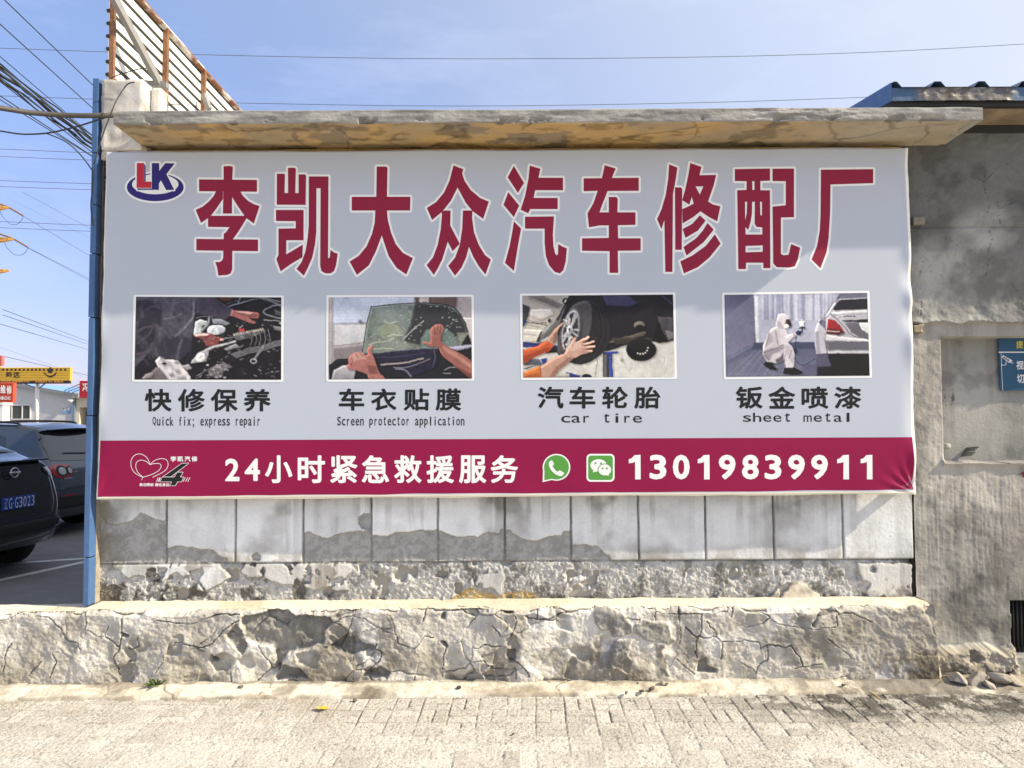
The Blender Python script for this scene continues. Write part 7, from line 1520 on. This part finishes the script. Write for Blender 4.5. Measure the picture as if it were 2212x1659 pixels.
# ================================================================== small things on the ground
M_LEAF = mat('weed_leaf', col=(0.09, 0.14, 0.03), rough=0.6, noise=((30, 0.3),)); M_STONE = mat('rubble_stone', col=(0.34, 0.31, 0.27), rough=0.9, noise=((12, 0.25), (60, 0.2)), bumps=((50, 0.004),)); M_STONED = mat('dark_pebble', col=(0.11, 0.10, 0.09), rough=0.9, noise=((20, 0.3),), bumps=((60, 0.002),))
wc = atz(345, 1473, 0.03); wc.y = -0.16
b = MB(); rg = random.Random(5)
for k in range(26):
    a = rg.uniform(0, 6.28); t_ = rg.uniform(.02, .085); el = rg.uniform(0.2, 1.2); base_ = Vector((wc.x + rg.uniform(-.02, .02), wc.y + rg.uniform(-.01, .01), .03))
    tip = base_ + Vector((math.cos(a) * t_ * math.cos(el), -abs(math.sin(a)) * t_ * math.cos(el), t_ * math.sin(el))); mid = (base_ + tip) / 2 + Vector((0, 0, .012)); sd = Vector((-math.sin(a), math.cos(a), 0.3)).normalized() * rg.uniform(.005, .010)
    b.add([base_, mid + sd, tip, mid - sd], [(0, 1, 2), (0, 2, 3)])
tag(b.build('weed', M_LEAF), 'small green weed sprouting at the foot of the cracked plinth', 'plant')
import bmesh
def rock(name, c, r, seed, m, squash=0.7):
    bm = bmesh.new(); bmesh.ops.create_icosphere(bm, subdivisions=4, radius=1); rg_ = random.Random(seed)
    ROT = Matrix.Rotation(rg_.uniform(-.5, .5), 3, 'Y') @ Matrix.Rotation(rg_.uniform(-.4, .4), 3, 'X') @ Matrix.Rotation(rg_.uniform(0, 6), 3, 'Z')
    pl_s = [(Vector((rg_.uniform(-1, 1), rg_.uniform(-1, 1), rg_.uniform(-1, 1))).normalized(), rg_.uniform(.35, .7)) for _ in range(9 if m is not M_STONE else 6)]
    for v in bm.verts:
        for n_, d_ in pl_s:
            t_ = v.co.dot(n_) - d_
            if t_ > 0: v.co -= n_ * t_
        v.co *= 1 + 0.16 * (float(fbm(np.array([v.co.x * 1.0 + v.co.z]), np.array([v.co.y + v.co.z * .7]), 2.2, 4, seed)[0]) - .5)
        v.co = Vector((v.co.x * r, v.co.y * r * 0.8, v.co.z * r * squash)); v.co = ROT @ v.co + Vector(c)
    me = bpy.data.meshes.new(name); bm.to_mesh(me); bm.free(); return link(name, me, m)
rks = [((2052, 1428), .085, -.10, 'squarish broken block leaning on the end of the plinth'), ((2100, 1440), .075, -.12, 'grey broken block in the middle of the rubble by the plinth end'), ((2150, 1437), .085, -.12, 'pale flat faced block at the vent side of the rubble'), ((2122, 1462), .05, -.17, 'small rubble stone lying in front of the other blocks'), ((2182, 1452), .06, -.12, 'dark rubble stone directly under the vent')]
for i, ((u, v), r_, y_, l) in enumerate(rks):
    p = at(u, v, y_); tag(rock('rubble_stone', (p.x, y_ - .05, 0.02 + r_ * .28), r_, 20 + i, M_STONE, .5), l, 'stone', 'broken blocks beside the plinth')
pb = [(520, 1484, .020, 'clod beside the weed end of the fillet'), (766, 1512, .022, 'dark pebble on the fillet left of the centre'), (991, 1487, .026, 'largest dark pebble on the pale fillet'), (1352, 1497, .018, 'dark pebble lying under the dark cement patches'), (1385, 1494, .024, 'dark clod, middle of the cluster below the dark patches'), (1405, 1490, .030, 'dark clod, biggest of the cluster below the dark patches'), (1430, 1478, .026, 'dark clod touching the plinth foot in that cluster'), (1440, 1480, .018, 'small dark clod at the right end of the cluster'), (1376, 1503, .013, 'tiny dark pebble on the pavement edge of the cluster'), (1378, 2734 / 1.8517, .012, 'tiny dark pebble in that cluster, nearest the wall'), (1823, 1481, .020, 'lone dark pebble on the fillet below the stained plinth'), (1108, 1585, .012, 'lone pebble in the middle of the pavement')]
for i, (u, v, r_, l) in enumerate(pb):
    p = atz(u, v, 0.025 if v < 1510 else 0.004); tag(rock('pebble', (p.x, p.y, p.z + r_ * .2), r_, 40 + i, M_STONED, .6), l, 'pebble', 'pebbles and clods along the wall foot')
p = atz(697, 1531, 0.006); b = MB(); b.add([(p.x + .040 * math.cos(a) * (1 + .2 * math.sin(3 * a)), p.y + .025 * math.sin(a), p.z + 0.003 + .006 * abs(math.cos(2 * a))) for a in np.linspace(0, 6.0, 14)] + [(p.x, p.y, p.z + .006)], [(i, (i + 1) % 14, 14) for i in range(14)])
tag(b.build('fallen_leaf', mat('yellow_leaf', col=(0.62, 0.45, 0.06), rough=0.6, noise=((40, 0.2),))), 'single yellow leaf lying on the sunlit pavers', 'leaf')
p = atz(1880, 1496, .012); q2 = atz(1902, 1512, .010); b = MB().tube([p, (p + q2) / 2 + Vector((.004, 0, .004)), q2], .006, 6)
tag(b.build('twig', mat('straw_twig', col=(0.42, 0.33, 0.14), rough=0.8)), 'straw coloured twig on the dark stained pavement edge', 'twig')
# loose grit scattered over the pavement
gv, gf = [], []; rg = np.random.RandomState(4)
for k in range(5200):
    x = rg.uniform(-3.2, 3.6); y = -0.3 - abs(rg.normal(0, 0.35)); r_ = rg.uniform(.0010, .0030) * (1.8 if rg.rand() < .05 else 1)
    n_ = len(gv); a = rg.rand() * 6.28
    gv += [(x + r_ * math.cos(a + j * 2.09), y + r_ * math.sin(a + j * 2.09), -0.004) for j in range(3)] + [(x, y, r_ * 1.1)]; gf += [(n_, n_ + 1, n_ + 3), (n_ + 1, n_ + 2, n_ + 3), (n_ + 2, n_, n_ + 3)]
me = bpy.data.meshes.new('grit'); me.from_pydata(gv, [], gf); tag(link('grit', me, M_STONE), kind='stuff')
